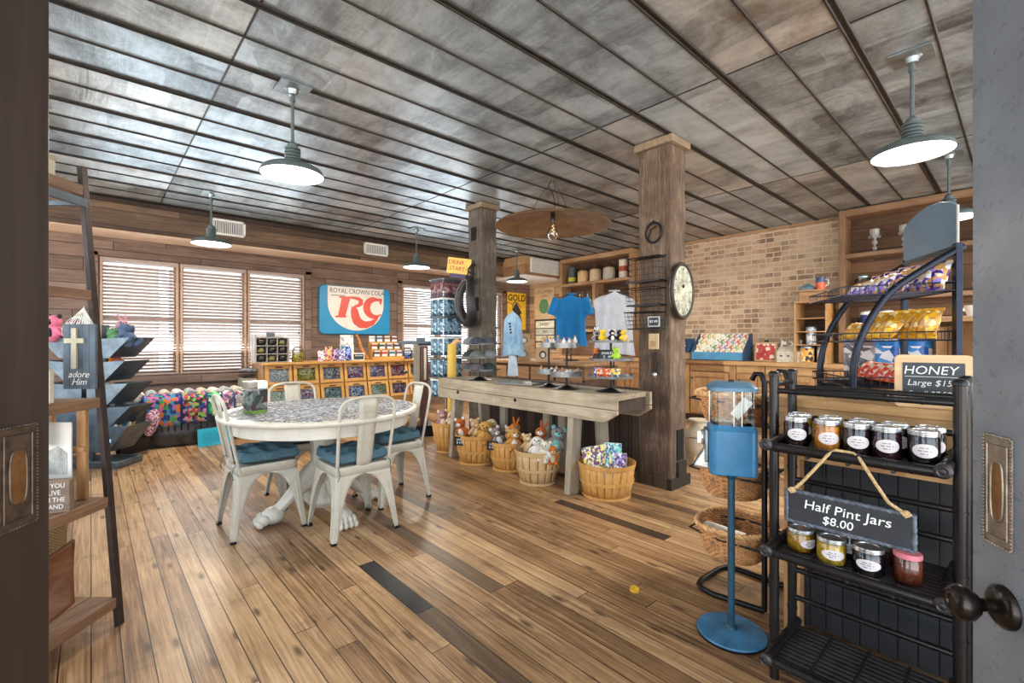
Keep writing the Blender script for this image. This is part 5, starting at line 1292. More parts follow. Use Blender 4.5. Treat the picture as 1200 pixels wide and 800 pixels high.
for k, (dx, dy, f, g_, e, lb) in enumerate(((-.03, .125, 'white', 'pink', 'long', 'white and pink soft toy at the left of the top tier'), (-.085, .075, 'grey', 'dark', 'round', 'small grey soft toy second from the left of the top tier'), (-.11, -.0, 'yellow', 'yellow', 'round', 'yellow smiling soft toy in the middle of the top tier'), (-.09, -.075, 'dark', 'white', 'round', 'black and white penguin-like soft toy on the top tier'), (-.03, -.105, 'dark', 'grey', 'round', 'black soft toy right of centre on the top tier'), (-.035, -.145, 'yellow', 'tan', None, 'yellow sunflower-headed soft toy at the right of the top tier'))):
    toy('t', (3.15+dx, 2.27+dy, BZ+.405), .105, f, g_, lb, (0, 0, FWD+.1*k-.2), e, GT)
toy('t', (3.10, 2.38, BZ+.26), .10, 'orange', 'rust', 'orange soft toy at the left of the middle tier', (0, 0, FWD), 'round', GT)
toy('t', (3.08, 2.17, BZ+.26), .11, 'lime', 'lime', 'lime green soft toy at the right of the middle tier', (0, 0, FWD), 'round', GT)
r = thing('black_hat', 'small black hat on the middle tier of the right stand', 'hat', (3.06, 2.32, BZ+.26)); m = MB(); m.lathe([(0, .055), (.045, .052), (.055, .01), (.06, 0)], seg=20, caps=False); m.build('hat', M_black, r, smooth=50); m = MB(); m.lathe([(.0, .002), (.062, .002), (.062, .005), (0, .005)], seg=20, caps=False); m.build('brim', M_black, r)
rz_ = R(YAW-90)
price_card('black chalk price sign on the middle tier of the right stand', (3.035, 2.225, BZ+.26), rz_, .125, .085, [('SNAKES', .026), ('2.  49', .028)])
for k, (dx, dy, cs, lb) in enumerate((( -.03, .105, [(20, 70, 170), (230, 236, 240), (30, 110, 200)], 'blue and white patterned mug'), (-.085, .04, [(196, 70, 40), (236, 220, 200), (220, 110, 60)], 'red floral patterned mug, left of its pair'), (-.09, -.03, [(196, 70, 40), (236, 220, 200), (220, 110, 60)], 'red floral patterned mug, right of its pair'), (-.06, -.09, [(30, 90, 150), (236, 226, 190), (240, 200, 90)], 'blue and cream patterned mug'))):
    r = thing('patterned_mug', lb+' on the bottom tier of the right stand', 'mug', (3.15+dx, 2.27+dy, BZ+.12), R(40*k), 'mugs on the bottom tier')
    m = MB(); m.lathe([(0, .002), (.03, .002), (.036, .02), (.038, .075), (.034, .075), (.032, .012), (0, .01)], seg=24, caps=False); m.build('cup', speckle('mug_%d' % (k if k < 2 else k-1), cs, 70, .2, .05), r, smooth=60)
    m = MB(); m.tube([(.036, 0, .06), (.058, 0, .055), (.06, 0, .035), (.038, 0, .02)], .005, 8); m.build('handle', M_white, r, smooth=60)

# yellow roll and rust book stack left of post
r = thing('paper_roll', 'tall yellow paper roll standing at the left end of the bench', 'roll', (3.20, 4.60, 0))
m = MB(); m.lathe([(0, 0), (.052, 0), (.052, 1.22), (.04, 1.22), (.04, 1.20), (0, 1.2)], seg=24, caps=False); m.build('tube', plain('yellow_paper', (222, 180, 70), .6, 0, .08, 10), r, smooth=50)
m = MB(); m.tube([(.0, 0, 1.2), (.05, -.03, 1.26), (.10, -.05, 1.25)], [.03, .03, .015], 10); m.build('folded_end', plain('peach_paper', (226, 176, 130), .7), r, smooth=60)

# spinner rack of blue packages
r = thing('spinner_rack', 'tall wire spinner rack hung with blue clear packets left of the grey post', 'display rack', (3.44, 5.08, 0))
m = MB(); m.cyl((0, 0, 0), (0, 0, 2.0), .014, seg=10); m.build('pole', M_steel, r, smooth=50)
m = MB(); m.lathe([(0, 0), (.17, 0), (.17, .02), (.05, .05), (0, .05)], seg=28, caps=False); m.build('base', M_black, r, smooth=40)
SPZ = [1.86, 1.62, 1.38, 1.12, 0.84, 0.58]
for k, z in enumerate(SPZ):
    m = MB(); 
    for a in range(4):
        an = R(45+90*a); b = R(135+90*a)
        m.cyl((.22*math.cos(an), .22*math.sin(an), z+.19), (.22*math.cos(b), .22*math.sin(b), z+.19), .005, seg=6); m.cyl((0, 0, z+.19), (.22*math.cos(an), .22*math.sin(an), z+.19), .004, seg=6)
    m.build('hanger_ring', M_steel, r)
S_blue = speckle('blue_packet', [(110, 150, 170), (60, 90, 110), (170, 200, 214), (90, 120, 140), (40, 60, 76)], 30, .25, .4)
S_red = speckle('maroon_packet', [(110, 60, 70), (80, 50, 60), (150, 110, 110), (60, 70, 80)], 30, .3, .3)
LV = ['top', 'second', 'third', 'fourth', 'fifth', 'lowest']
for k, z in enumerate(SPZ):
    for a, sd in ((180, 'left-facing'), (270, 'front-facing')):
        for q in (-.07, .07):
            an = R(a+2); nx, ny = math.cos(an), math.sin(an)
            r = thing('hanging_packet', '%s packet, %s on the %s side of the %s ring of the spinner rack' % ('clear blue' if k else 'maroon', 'left' if (q < 0) else 'right', sd, LV[k]), 'packet', (3.44+.15*nx-q*ny, 5.08+.15*ny+q*nx, z-.045), R(a+90), 'packets on the spinner rack')
            m = MB(); m.surf(lambda u, v: ((u-.5)*.136, -.03*math.sin(math.pi*u)*math.sin(math.pi*min(1, v*1.2)), v*.215), 8, 8); m.surf(lambda u, v: ((.5-u)*.136, .006, v*.215), 2, 2); m.build('pouch', S_blue if k else S_red, r, smooth=60)
            m = MB(); m.box((0, 0, .222), (.136, .008, .022)); m.build('header', M_paper if k % 2 else M_galvd, r)
# tin advert sign above spinner
r = thing('tin_advert', 'small yellow and purple tin sign with red lettering high beside the grey post', 'sign', (3.47, 4.83, 2.09), R(-38))
m = MB(); m.box((0, 0, .12), (.30, .006, .20), (0, R(6), 0)); m.build('panel', plain('advert_yellow', (236, 198, 96), .4), r)
m = MB(); m.box((.02, .002, .0), (.28, .006, .07), (0, R(6), 0)); m.build('lower_strip', plain('advert_purple', (70, 48, 92), .4), r)
lettering('DRINK', .075, plain('advert_red', (180, 50, 40), .5), r, (-.03, -.005, .165), (R(90), R(6), 0), sx=.9); lettering('STARS', .075, plain('advert_red', (180, 50, 40), .5), r, (-.03, -.005, .085), (R(90), R(6), 0), sx=.9)

# horse collar on the grey post
r = thing('horse_collar', 'black leather horse collar hanging from a hook on the grey post', 'horse collar', (3.50, 4.69, 2.06), R(-8))
m = MB(); N_ = 40
def col(u, k=1.0):
    a = 2*math.pi*u; return (-.02+.03*math.cos(2*a), -.02+.155*math.sin(a)*k*(1-.12*math.cos(a)), -.30+.27*math.cos(a)*k)
m.tube([col(i/N_) for i in range(N_)], [.055+.014*math.cos(2*math.pi*i/N_+math.pi) for i in range(N_)], 14, True); m.build('padding', plain('black_leather', (36, 33, 34), .45, 0, .25, 14, .3), r, smooth=80)
m = MB(); m.tube([(c[0]-.055, c[1], c[2]) for c in (col(i/N_, .97) for i in range(N_))], .012, 8, True); m.build('hame', plain('worn_leather_rim', (110, 100, 92), .5, 0, .3, 20), r, smooth=80)
m = MB(); m.tube([(.09, -.02, .04), (.0, -.02, .06), (-.02, -.02, .0)], .008, 8); m.tube([(-.03, -.02, .02), (-.03, -.03, -.08), (-.03, -.02, -.2)], .006, 6); m.build('hook_and_chain', M_black, r, smooth=60)
r = thing('iron_hook_cluster', 'cluster of rusty iron hooks and chain above the horse collar', 'hooks', (3.60, 4.70, 2.15))
m = MB()
for q in range(5): m.tube([(0, .02*q-.05, .04*(q % 3)+.05), (-.03, .02*q-.06, .06), (-.05, .03*q-.07, .02), (-.04, .03*q-.06, -.05)], .006, 6)
m.build('hooks', M_black, r, smooth=60)
m = MB()
for q in range(6): m.tube([(-.03+.008*math.cos(a), -.03+.012*math.sin(a)*(q % 2), -.03*q+.016*math.sin(a)) for a in [R(60*t) for t in range(6)]], .0035, 5, True)
m.build('chain', M_black, r, smooth=60)

# things on the brown post: iron ring, wire wall baskets, oval dial
r = thing('iron_ring', 'black iron ring hanging on the brown post near the top', 'iron ring', (3.605, 2.15, 2.19))
m = MB(); m.tube([(-.01, .075*math.cos(R(a)), .085*math.sin(R(a))) for a in range(0, 360, 15)], .010, 8, True); m.build('ring', M_black, r, smooth=60)
m = MB(); m.tube([(.0, .0, .10), (-.02, 0, .09), (-.02, 0, .07)], .008, 6); m.tube([(-.012, .05, -.05), (-.012, .02, .03), (-.012, -.03, .05)], .006, 6); m.build('staple', M_black, r, smooth=60)
r = thing('wire_wall_rack', 'black three-pocket wire basket rack on the brown post', 'wall rack', (3.60, 2.18, 1.36))
def wirebox(m, y0, y1, z0, z1, x0, x1, n=7, sl=0.0, rad=.0025):
    """open-top wire basket sticking out towards -x"""
    top = [(x0, y0, z1), (x1-sl, y0, z1), (x1-sl, y1, z1), (x0, y1, z1)]; bot = [(x0, y0, z0), (x1, y0, z0), (x1, y1, z0), (x0, y1, z0)]
    m.tube(top, rad*2, 6, True); m.tube(bot, rad*1.6, 6, True)
    for i in range(n+1):
        t = i/n; y = y0+(y1-y0)*t; m.tube([(x1-sl, y, z1), (x1, y, z0), (x0, y, z0)], rad*.7, 4)
    for i in range(1, 4):
        t = i/4; z = z0+(z1-z0)*t; x = x1-sl*t; m.tube([(x0, y0, z), (x, y0, z), (x, y1, z), (x0, y1, z)], rad*.7, 4)
        xx = x0+(x1-x0)*t; m.tube([(xx-sl*.6, y0, z1), (xx, y0, z0), (xx, y1, z0), (xx-sl*.6, y1, z1)], rad*.6, 4)
m = MB()
for y in (-.15, .14): m.tube([(-.01, y, 0), (-.01, y, .62)], .005, 6)
m.tube([(-.01, -.15, .62), (-.01, .14, .62)], .005, 6); m.build('frame', M_black, r, smooth=60)
for k, z in enumerate((0.0, .205, .41)):
    m = MB(); wirebox(m, -.15, .16, z, z+.14+(0.06 if k == 2 else 0), -.01, -.11, 9, .05 if k < 2 else 0); m.build('wire_pocket', M_black, r)
    m = MB(); m.b2(-.13, -.16, z-.012, -.005, .16, z-.002) if k else m.b2(-.12, -.15, z-.008, -.01, .15, z-.002); m.build('shelf_bar', M_black, r)
r = thing('chalk_tag', 'small framed chalk tag in the lowest wire pocket', 'tag', (3.455, 2.06, 1.37), R(-80))
m = MB(); m.box((0, 0, .045), (.10, .008, .085)); m.build('frame', plain('pale_frame', (170, 180, 180), .6), r); m = MB(); m.box((0, -.003, .045), (.08, .008, .065)); m.build('slate', M_chalk, r); lettering('$7.49', .03, M_chalkw, r, (0, -.008, .045), (R(90), 0, 0))
r = thing('leather_pouch', 'small tan pouch hanging below the wire rack', 'pouch', (3.47, 2.07, 1.19), R(-80))
m = MB(); m.box((0, 0, .06), (.085, .02, .13)); m.build('pouch', plain('tan_canvas', (196, 168, 130), .9, 0, .15, 50), r, bevel=.006); m = MB(); m.box((0, -.013, .04), (.055, .008, .05)); m.build('pocket', plain('tan_canvas2', (176, 146, 108), .9), r); m = MB(); m.tube([(-.02, 0, .125), (0, .0, .165), (.02, 0, .125)], .002, 5); m.build('loop', M_black, r)
r = thing('key_bunch', 'bunch of dark straps and keys dangling below the pouch', 'keys', (3.50, 2.08, 1.16), 0)
m = MB()
for q in range(5): m.tube([(.0, -.02+.01*q, 0), (-.005, -.03+.014*q, -.09), (0, -.02+.01*q, -.17-.02*(q % 2))], .003, 5)
m.build('straps', M_black, r)
m = MB(); m.ell((0, 0, -.19), (.014, .02, .028), 8); m.build('key_fob', M_steel, r, smooth=60)
r = thing('oval_dial', 'large oval weathered dial in a dark rim on the right face of the brown post', 'wall clock', (3.735, 1.985, 1.68), 0)
t = NT('weathered_dial_face'); v = t.coords(); n = t.noise(v, 16, 7, .8); n2 = t.noise(v, 5, 4, .6)
t.link(t.ramp(t.math('ADD', t.math('MULTIPLY', n, .75), t.math('MULTIPLY', n2, .3)), [(.40, C(60, 56, 48)), (.50, C(140, 140, 120)), (.60, C(184, 184, 162)), (.78, C(206, 204, 184))]), t.p.inputs['Base Color']); t.setp('Roughness', .4)
def oval(rx, rz): return [(rx*math.cos(R(a)), rz*math.sin(R(a))) for a in range(0, 360, 8)]
m = MB(); m.prism(oval(.175, .225), .03, 'xz', -.035); m.build('face', t.m, r)
m = MB(); m.tube([(x, -.03, z) for x, z in oval(.178, .228)], .017, 10, True); m.build('rim', plain('dark_rim', (52, 40, 36), .5, .3, .3), r, smooth=80)
m = MB(); m.ell((0, -.04, .04), (.016, .008, .016), 10); m.build('hub', M_black, r, smooth=60)
m = MB()
for a in range(12): m.box((.14*math.sin(R(a*30)), -.0365, .185*math.cos(R(a*30))), (.006, .002, .022), (0, R(a*30), 0))
m.build('hour_marks', M_ink, r)

# ------------------------------------------------------------------ wooden cabinet behind the bench
r = thing('wooden_cabinet', 'low dark-boarded wooden cabinet behind the bench carrying window boxes', 'cabinet', (5.0, 4.75, 0), 0)
m = MB(); m.b2(-.35, -1.0, .1, .35, 1.0, .93); m.build('body', W_shelfback, r)
m = MB(); m.b2(-.39, -1.04, .93, .38, 1.04, .97); m.build('top', W_shelf, r, bevel=.004)
m = MB(); m.b2(-.33, -.98, 0, .33, .98, .1); m.build('plinth', W_dark, r)
for k in range(4):
    m = MB(); m.b2(-.372, -.96+.48*k, .14, -.351, -.52+.48*k, .89); d = m.build('door', W_shelf, r, bevel=.004); m = MB(); m.ell((-.382, -.57+.48*k, .55), .014, 8); m.build('knob', M_black, d, smooth=60)
# gift boxes with round windows
M_kraft = plain('kraft_card', (190, 158, 120), .8, 0, .08, 20)
bxs = [(5.02, 5.28, 0, 'bottom left'), (4.90, 5.02, 0, 'bottom middle'), (4.80, 4.55, 0, 'bottom right'), (5.02, 5.14, .20, 'top')]
for x, y, z, w in bxs:
    r = thing('window_box', 'kraft cardboard box with round window, %s of the group behind the bench' % w, 'box', (x-.2, y-.1, .971+z), FWD+R(180) if False else FWD, 'kraft window boxes')
    m = MB(); m.box((0, 0, .098), (.17, .15, .196)); m.build('carton', M_kraft, r, bevel=.003)
    m = MB(); m.prism([(.05*math.cos(R(a)), .10+.055*math.sin(R(a))) for a in range(0, 360, 20)], .003, 'xz', -.078); m.build('window', plain('box_window', (60, 44, 40), .15), r)
    m = MB(); m.lathe([(0, .065), (.02, .065), (.028, .09), (.024, .12), (0, .128)], (0, -.084, 0), 12, sy=.3); m.build('candle', plain('candle_cream', (226, 210, 186), .4), r, smooth=60)
# shirts on stands
def shirt(x, y, zt, w, h, rgb, label, rz, name='t_shirt', sleeves=True):
    r = thing(name, label, 'shirt', (x, y, zt), rz)
    mt = plain('cloth_'+label[:8].replace(' ', '_'), rgb, .85, 0, .08, 8, .1)
    def prof(v):    # half width from neck to hem
        return w*(.10+.38*min(1, v/.10)**.7) if v < .10 else w*(.48-.06*math.sin(math.pi*min(1, (v-.1)/.9)))
    fold = lambda u, v: .016*math.sin(u*17+x*9+v*1.5)*v**.7+.010*math.sin(u*31+v*2+y)*v**.5
    m = MB()
    for sg in (-1, 1):
        m.surf(lambda u, v: ((u*2-1)*prof(v)*1.0, sg*(.055*math.cos(math.pi*(u-.5))**.8*(.35+.65*min(1, v*4)))+fold(u, v), -v*h-.035*abs(2*u-1)*(1 if v < .12 else 1)), 30, 26)
    m.build('body', mt, r, smooth=75)
    if sleeves:
        for sx in (-1, 1):
            m = MB(); L = .24
            def sl(u, v, sx=sx):
                a = 2*math.pi*u; rad = .085+.02*v
                cx = sx*(w*.40+.075*v); cz = -.075-L*v
                return (cx+rad*.62*math.cos(a), .04*math.sin(a)+.008*math.sin(9*u+6*v), cz+rad*.22*math.cos(a)*sx+.02)
            m.surf(sl, 20, 8, True); m.build('sleeve', mt, r, smooth=75)
    m = MB(); m.tube([(.07*math.cos(R(a)), -.03*math.sin(R(a)), .002) for a in range(0, 360, 24)], .009, 6, True); m.build('collar', mt, r, smooth=60)
    m = MB(); m.tube([(-w*.36, 0, -.055), (0, 0, .0), (w*.36, 0, -.055)], .008, 6); m.tube([(0, 0, 0), (0, 0, .045), (.02, 0, .06), (.0, 0, .075)], .003, 5); m.build('hanger', W_dark, r, smooth=60)
    return r
shirt(5.10, 4.37, 1.93, .50, .72, (20, 122, 186), 'bright blue plain t-shirt on a hanger behind the bench', FWD-.15)
shirt(5.00, 3.55, 1.90, .58, .80, (182, 184, 190), 'pale grey plain shirt hanging to the right of the blue one', FWD+.1, sleeves=False)
for x, y, z, w in ((5.16, 4.42, 1.97, 'blue'), (5.06, 3.60, 1.94, 'pale grey')):
    r = thing('garment_stand', 'thin dark stand holding the %s shirt' % w, 'garment stand', (x, y, 0), 0)
    m = MB(); m.cyl((0, 0, 0.972 if w == 'blue' else 0), (0, 0, z), .010, seg=8); m.tube([(0, 0, z), (-.03, -.02, z+.03), (-.06, -.05, z+.005)], .006, 6); m.build('pole', M_black, r, smooth=60)
    m = MB(); b0 = .972 if w == 'blue' else 0; m.lathe([(0, b0), (.11, b0), (.11, b0+.01), (0, b0+.02)], seg=20, caps=False); m.build('base', M_black, r, smooth=40)
# pale blue dyed garment hanging right of the grey post
r = thing('dyed_dress', 'pale blue tie-dyed dress with dark print hanging right of the grey post', 'dress', (3.73, 4.10, 1.62), FWD)
t = NT('pale_blue_dye'); v = t.coords((1, 1, .35)); n = t.noise(v, 9, 5, .6, .6); t.link(t.ramp(n, [(.3, C(96, 132, 162)), (.5, C(146, 180, 204)), (.7, C(196, 216, 228))]), t.p.inputs['Base Color']); t.setp('Roughness', .85)
def dr(u, v):
    a = 2*math.pi*u; rad = .025+.075*min(1, v*6)**.6+.022*v; f = 1+.10*math.sin(7*a+v*2)*v
    return (rad*math.cos(a)*f, .55*rad*math.sin(a)*f, -.52*v-.03*abs(math.cos(a)))
m = MB(); m.surf(dr, 48, 22, True); m.build('cloth', t.m, r, smooth=75)
m = MB(); m.surf(lambda u, v: ((.04+.02*v)*math.cos(2*math.pi*u)*(1+.15*math.sin(12*u*3.14)), .03*math.sin(2*math.pi*u), -.52-.26*v), 24, 10, True); m.build('lace_tail', plain('white_lace', (206, 216, 226), .9, 0, .15, 60), r, smooth=75)
m = MB(); m.tube([(0, 0, .0), (0, 0, .07), (-.06, 0, .10), (-.12, 0, .05)], .006, 6); m.tube([(0, 0, .05), (.06, 0, .09), (.10, 0, .03)], .005, 6); m.build('antler_hook', plain('antler_dark', (70, 54, 44), .6), r, smooth=60)
for k in range(4): m = MB(); m.box((-.035+.004*k, -.094, -.16-.035*k), (.022, .004, .024), (0, .4*k, 0)); m.build('printed_mark', M_ink, r)
r = thing('garment_stand', 'slim dark stand with the pale blue dress on it', 'garment stand', (3.85, 4.16, 0), 0)
m = MB(); m.cyl((0, 0, 0), (0, 0, 1.72), .009, seg=8); m.tube([(0, 0, 1.72), (-.06, -.03, 1.73), (-.115, -.06, 1.70)], .006, 6); m.build('pole', M_black, r); m = MB(); m.lathe([(0, 0), (.08, 0), (.08, .012), (0, .02)], seg=18, caps=False); m.build('base', M_black, r)

# posters and framed sign in the far corner
def poster(label, loc, rz, w, h, base, parts):
    r = thing('wall_poster', label, 'poster', loc, rz)
    m = MB(); m.box((0, 0, 0), (w, .008, h)); m.build('sheet', plain(label[:12].replace(' ', '_')+'_sheet', base, .6, 0, .1, 8), r)
    return r
r = poster('yellow and black advertising poster on the window wall in the far corner', (7.30, 7.888, 1.95), 0, .58, .85, (236, 190, 40), None)
lettering('GOLD', .20, M_ink, r, (0, -.006, .30), (R(90), 0, 0), bold=.004)
m = MB(); m.prism([(-.02, .22), (.16, -.05), (.10, -.06), (.17, -.25), (.03, -.12), (-.06, -.30), (-.08, -.05), (-.16, -.02)], .004, 'xz', -.008); m.build('dark_figure', plain('poster_black', (50, 34, 30), .6), r)
r = poster('tan poster with a round green emblem on the boards in the far corner', (7.722, 7.42, 2.12), R(-90), .62, .72, (214, 182, 140), None)
m = MB(); m.prism([(.15*math.cos(R(a)), -.06+.17*math.sin(R(a))) for a in range(0, 360, 12)], .004, 'xz', -.008); m.build('green_emblem', plain('emblem_green', (92, 140, 96), .6, 0, .25, 25), r)
lettering('COLUMBIA', .11, plain('faded_brown', (150, 110, 76), .7), r, (0, -.006, .27), (R(90), 0, 0)); lettering('COFFEE', .07, plain('faded_brown', (150, 110, 76), .7), r, (0, -.006, .17), (R(90), 0, 0))
r = thing('framed_board', 'dark framed board with cream lettered plaques below the tan poster', 'sign', (7.70, 7.36, 1.42), R(-90))
m = MB(); m.box((0, 0, 0), (.66, .02, .68)); m.build('frame', M_dkbrown, r)
for k, (z, h, c, tx) in enumerate(((.22, .16, (226, 220, 196), 'SWEET'), (.05, .14, (190, 190, 170), 'TEA'), (-.10, .12, (222, 206, 166), 'FRESH'), (-.25, .12, (214, 190, 150), 'EGGS'))):
    m = MB(); m.box((0, -.014, z), (.58, .010, h)); q = m.build('plaque', plain('plaque_%d' % k, c, .6, 0, .15, 18), r); lettering(tx, h*.62, M_ink, r, (0, -.020, z), (R(90), 0, 0))

# ------------------------------------------------------------------ built-in shelf units on the brick wall
def wall_unit(name, label, y0, y1, x0, levels, dividers, zb=0.97, zt=2.985, ws=None, wz=None):
    ws = ws or W_shelf; wz = wz or W_shelfz
    r = thing(name, label, 'shelving', (x0, y0, zb)); L = y1-y0; Dp = BX-x0-.021; H = zt-zb
    m = MB(); m.b2(Dp-.02, 0.0, 0, Dp, L, H); m.build('back_panel', W_shelfback, r)
    for yy in (0, L-.07): m = MB(); m.b2(0, yy, 0, Dp-.021, yy+.07, H); m.build('upright', wz, r, bevel=.004)
    m = MB(); m.b2(0, .071, H-.09, Dp-.021, L-.071, H); m.build('top_board', ws, r, bevel=.004)
    for z in levels: m = MB(); m.b2(0, .071, z-zb-.055, Dp-.021, L-.071, z-zb); m.build('shelf', ws, r, bevel=.004)
    for (yy, za, zc) in dividers: m = MB(); m.b2(0, yy-y0-.03, za-zb, Dp-.021, yy-y0+.03, zc-zb); m.build('divider', wz, r, bevel=.004)
    return r
wall_unit('shelf_unit', 'built-in pine shelf unit with stoneware jugs behind the shirts', 4.86, 6.66, 7.40, [2.46, 1.98, 1.5], [(5.75, 1.98, 2.405)])
wall_unit('shelf_unit', 'built-in brown shelf unit with glassware at the right end of the brick wall', -0.55, 1.66, 7.38, [2.40, 1.83, 1.40], [(0.62, .97, 1.345)], ws=W_unit, wz=W_unitz)
M_stone = plain('tan_stoneware', (206, 178, 136), .5, 0, .12, 14)
JG = [('dark printed tin', 6.40, 't', (74, 80, 90)), ('tan jug with a short neck', 6.10, 'j', (206, 170, 120)), ('buff jug with dark cone top', 5.79, 'c', (204, 176, 138)), ('grey jug with dark cone top', 5.46, 'c', (184, 172, 152)), ('white and rust tin', 5.13, 'k', (222, 206, 184))]
for lb, y, k, c in JG:
    r = thing('stoneware_jug' if k in 'jc' else 'old_tin', lb+' on the top shelf behind the shirts', 'jug' if k in 'jc' else 'tin', (7.52, y, 2.461), 0, 'jugs and tins on the top shelf')
    mt = plain('ware_'+lb[:5].replace(' ', '_'), c, .45, 0, .15, 14)
    if k in 'jc':
        m = MB(); m.lathe([(0, 0), (.115, 0), (.12, .02), (.12, .20), (.105, .235), (.05, .255)], seg=28, caps=False); m.build('body', mt, r, smooth=50)
        m = MB(); m.lathe([(.10, .238), (.06, .27), (.028, .30 if k == 'j' else .345), (.028, .31 if k == 'j' else .37), (0, .31 if k == 'j' else .37)], seg=20, caps=False); m.build('neck', plain('brown_glaze', (84, 56, 38), .3), r, smooth=50)
        m = MB(); m.tube([(0, -.10, .235), (0, -.10, .29), (0, -.05, .31), (0, -.025, .30)], .009, 8); m.build('handle', plain('brown_glaze', (84, 56, 38), .3), r, smooth=60)
    else:
        h = .34; m = MB(); m.lathe([(0, 0), (.085, 0), (.085, h), (.08, h+.005), (0, h+.005)], seg=28); m.build('can', mt, r, smooth=40)
        m = MB(); m.lathe([(.0865, .05 if k == 't' else .12), (.0865, .13 if k == 't' else .22)], seg=28, caps=False); m.build('label_band', plain('band_'+k, (200, 190, 40) if k == 't' else (170, 74, 44), .4), r, smooth=40)
for i in range(9):
    y = 6.45-.068*i; r = thing('glass_bottle', '%s glass bottle, number %s from the left on the middle shelf' % (('brown', 'clear', 'green')[i % 3], ('one', 'two', 'three', 'four', 'five', 'six', 'seven', 'eight', 'nine')[i]), 'bottle', (7.50, y, 1.981), 0, 'bottles on the middle shelf')
    m = MB(); h = .22+.03*(i % 3); m.lathe([(0, 0), (.03, 0), (.03, h*.55), (.012, h*.75), (.012, h)], seg=14, caps=False); m.build('body', plain('bot_%d' % (i % 3), ((96, 60, 34), (206, 206, 196), (110, 120, 90))[i % 3], .15), r, smooth=50)
    m = MB(); m.lathe([(.031, h*.12), (.031, h*.42)], seg=14, caps=False); m.build('label_band', M_paper, r, smooth=50)
for i in range(4):
    r = thing('dark_figurine', 'small dark figurine, %s from the left above the pale grey shirt' % ('first', 'second', 'third', 'fourth')[i], 'figurine', (7.5, 5.45-.13*i, 1.981), 0, 'figurines on the middle shelf')
    m = MB(); m.ell((0, 0, .06), (.035, .05, .06), 10); m.ell((-.01, 0, .15), (.026, .026, .034), 10); m.build('figure', plain('bronze_figure', (96, 56, 36), .4, .3), r, smooth=60)
    m = MB(); m.lathe([(0, 0), (.05, 0), (.05, .012), (0, .014)], seg=14, caps=False); m.build('base', M_black, r)

# long cabinet below the brick wall
r = thing('base_cabinet', 'long honey pine base cabinet with panelled doors below the brick wall', 'cabinet', (7.10, -0.85, 0))
L = 7.45
m = MB(); m.b2(.03, 0, .09, .62, L, .90); m.build('carcass', W_honey, r)
m = MB(); m.b2(-.03, 0, .90, .625, L, .955); m.build('worktop', W_honey, r, bevel=.006)
m = MB(); m.b2(.08, 0, 0, .60, L, .09); m.build('plinth', W_dark, r)
yy = .05; k = 0
while yy < L-.5:
    w = .62 if k % 3 != 2 else .30
    m = MB(); m.b2(0.0, yy, .10, .03, yy+.09, .895); m.build('stile', W_honeyz, r, bevel=.003)
    m = MB(); m.b2(.0, yy+.09, .79, .029, yy+w+.09, .895); m.build('rail', W_honey, r, bevel=.003)
    d = MB(); a, b = yy+.10, yy+w+.08
    d.b2(-.012, a, .12, .010, a+.07, .775); d.b2(-.012, b-.07, .12, .010, b, .775); d.b2(-.012, a+.07, .12, .010, b-.07, .19); d.b2(-.012, a+.07, .70, .010, b-.07, .775); d.b2(.004, a+.07, .19, .012, b-.07, .70)
    dd = d.build('door', W_honeyz, r, bevel=.003)
    m = MB(); m.ell((-.026, b-.035, .68), .016, 10); m.cyl((-.02, b-.035, .68), (0, b-.035, .68), .007); m.build('knob', M_dkbrown, dd, smooth=60)
    yy += w+.10; k += 1

# on that cabinet
CTP = .956
def CB(y, x=7.35): return (x, y, CTP)
r = thing('seed_card_rack', 'blue slanted rack full of printed cards on the pine cabinet', 'card rack', (7.34, 3.20, CTP), R(-90))
M_rb = plain('rack_blue', (74, 140, 178), .5, 0, .12, 10); M_rn = plain('rack_navy', (44, 74, 104), .5, 0, .12, 10)
for sx in (-.40, .40): m = MB(); m.prism([(-.17, 0), (.16, 0), (.16, .42), (.11, .42), (-.17, .14)], .02, 'yz', sx-.01); m.build('side', M_rn, r, bevel=.003)
m = MB(); m.b2(-.39, -.185, .01, .39, -.165, .13); m.build('front', M_rb, r, bevel=.003); m = MB(); m.b2(-.39, .14, 0, .39, .16, .41); m.build('back', M_rn, r)
cc_ = [(226, 214, 190), (190, 120, 100), (150, 170, 120), (226, 226, 216), (120, 150, 180), (210, 170, 90), (96, 140, 90), (200, 90, 70)]
for row in range(4):
    for j in range(9):
        c = (row*5+j*3) % 8; q = thing('seed_card', '%s printed card, %s in the %s row of the blue rack' % (('cream', 'rust', 'sage', 'white', 'blue', 'gold', 'green', 'red')[c], ('first', 'second', 'third', 'fourth', 'fifth', 'sixth', 'seventh', 'eighth', 'ninth')[j], ('front', 'second', 'third', 'back')[row]), 'card', (7.34-.13+row*.072+0.0, 3.20+.335-j*.084, CTP+.05+row*.085), R(-90), 'cards in the blue rack')
        m = MB(); m.box((0, 0, .055), (.078, .006, .11), (R(-14), 0, 0)); m.build('card', speckle('sc_%d' % c, [cc_[c], (232, 226, 210), cc_[(c+3) % 8], (232, 226, 210)], 42, .6, 0), q)
r = thing('navy_bucket', 'navy bucket with white lettering at the left end of the pine cabinet', 'bucket', (7.28, 3.74, CTP+.12), R(-90))
m = MB(); m.lathe([(0, 0), (.11, 0), (.135, .22), (.14, .225)], seg=28, caps=False); m.build('body', plain('navy_enamel', (36, 62, 98), .4), r, smooth=50)
lettering('kS', .11, M_paper, r, (0.0, -.128, .12), (R(86), 0, 0)); m = MB(); m.tube([(-.14, 0, .2), (-.1, .03, .27), (.1, .03, .27), (.14, 0, .2)], .004, 5); m.build('handle', M_steel, r, smooth=60)
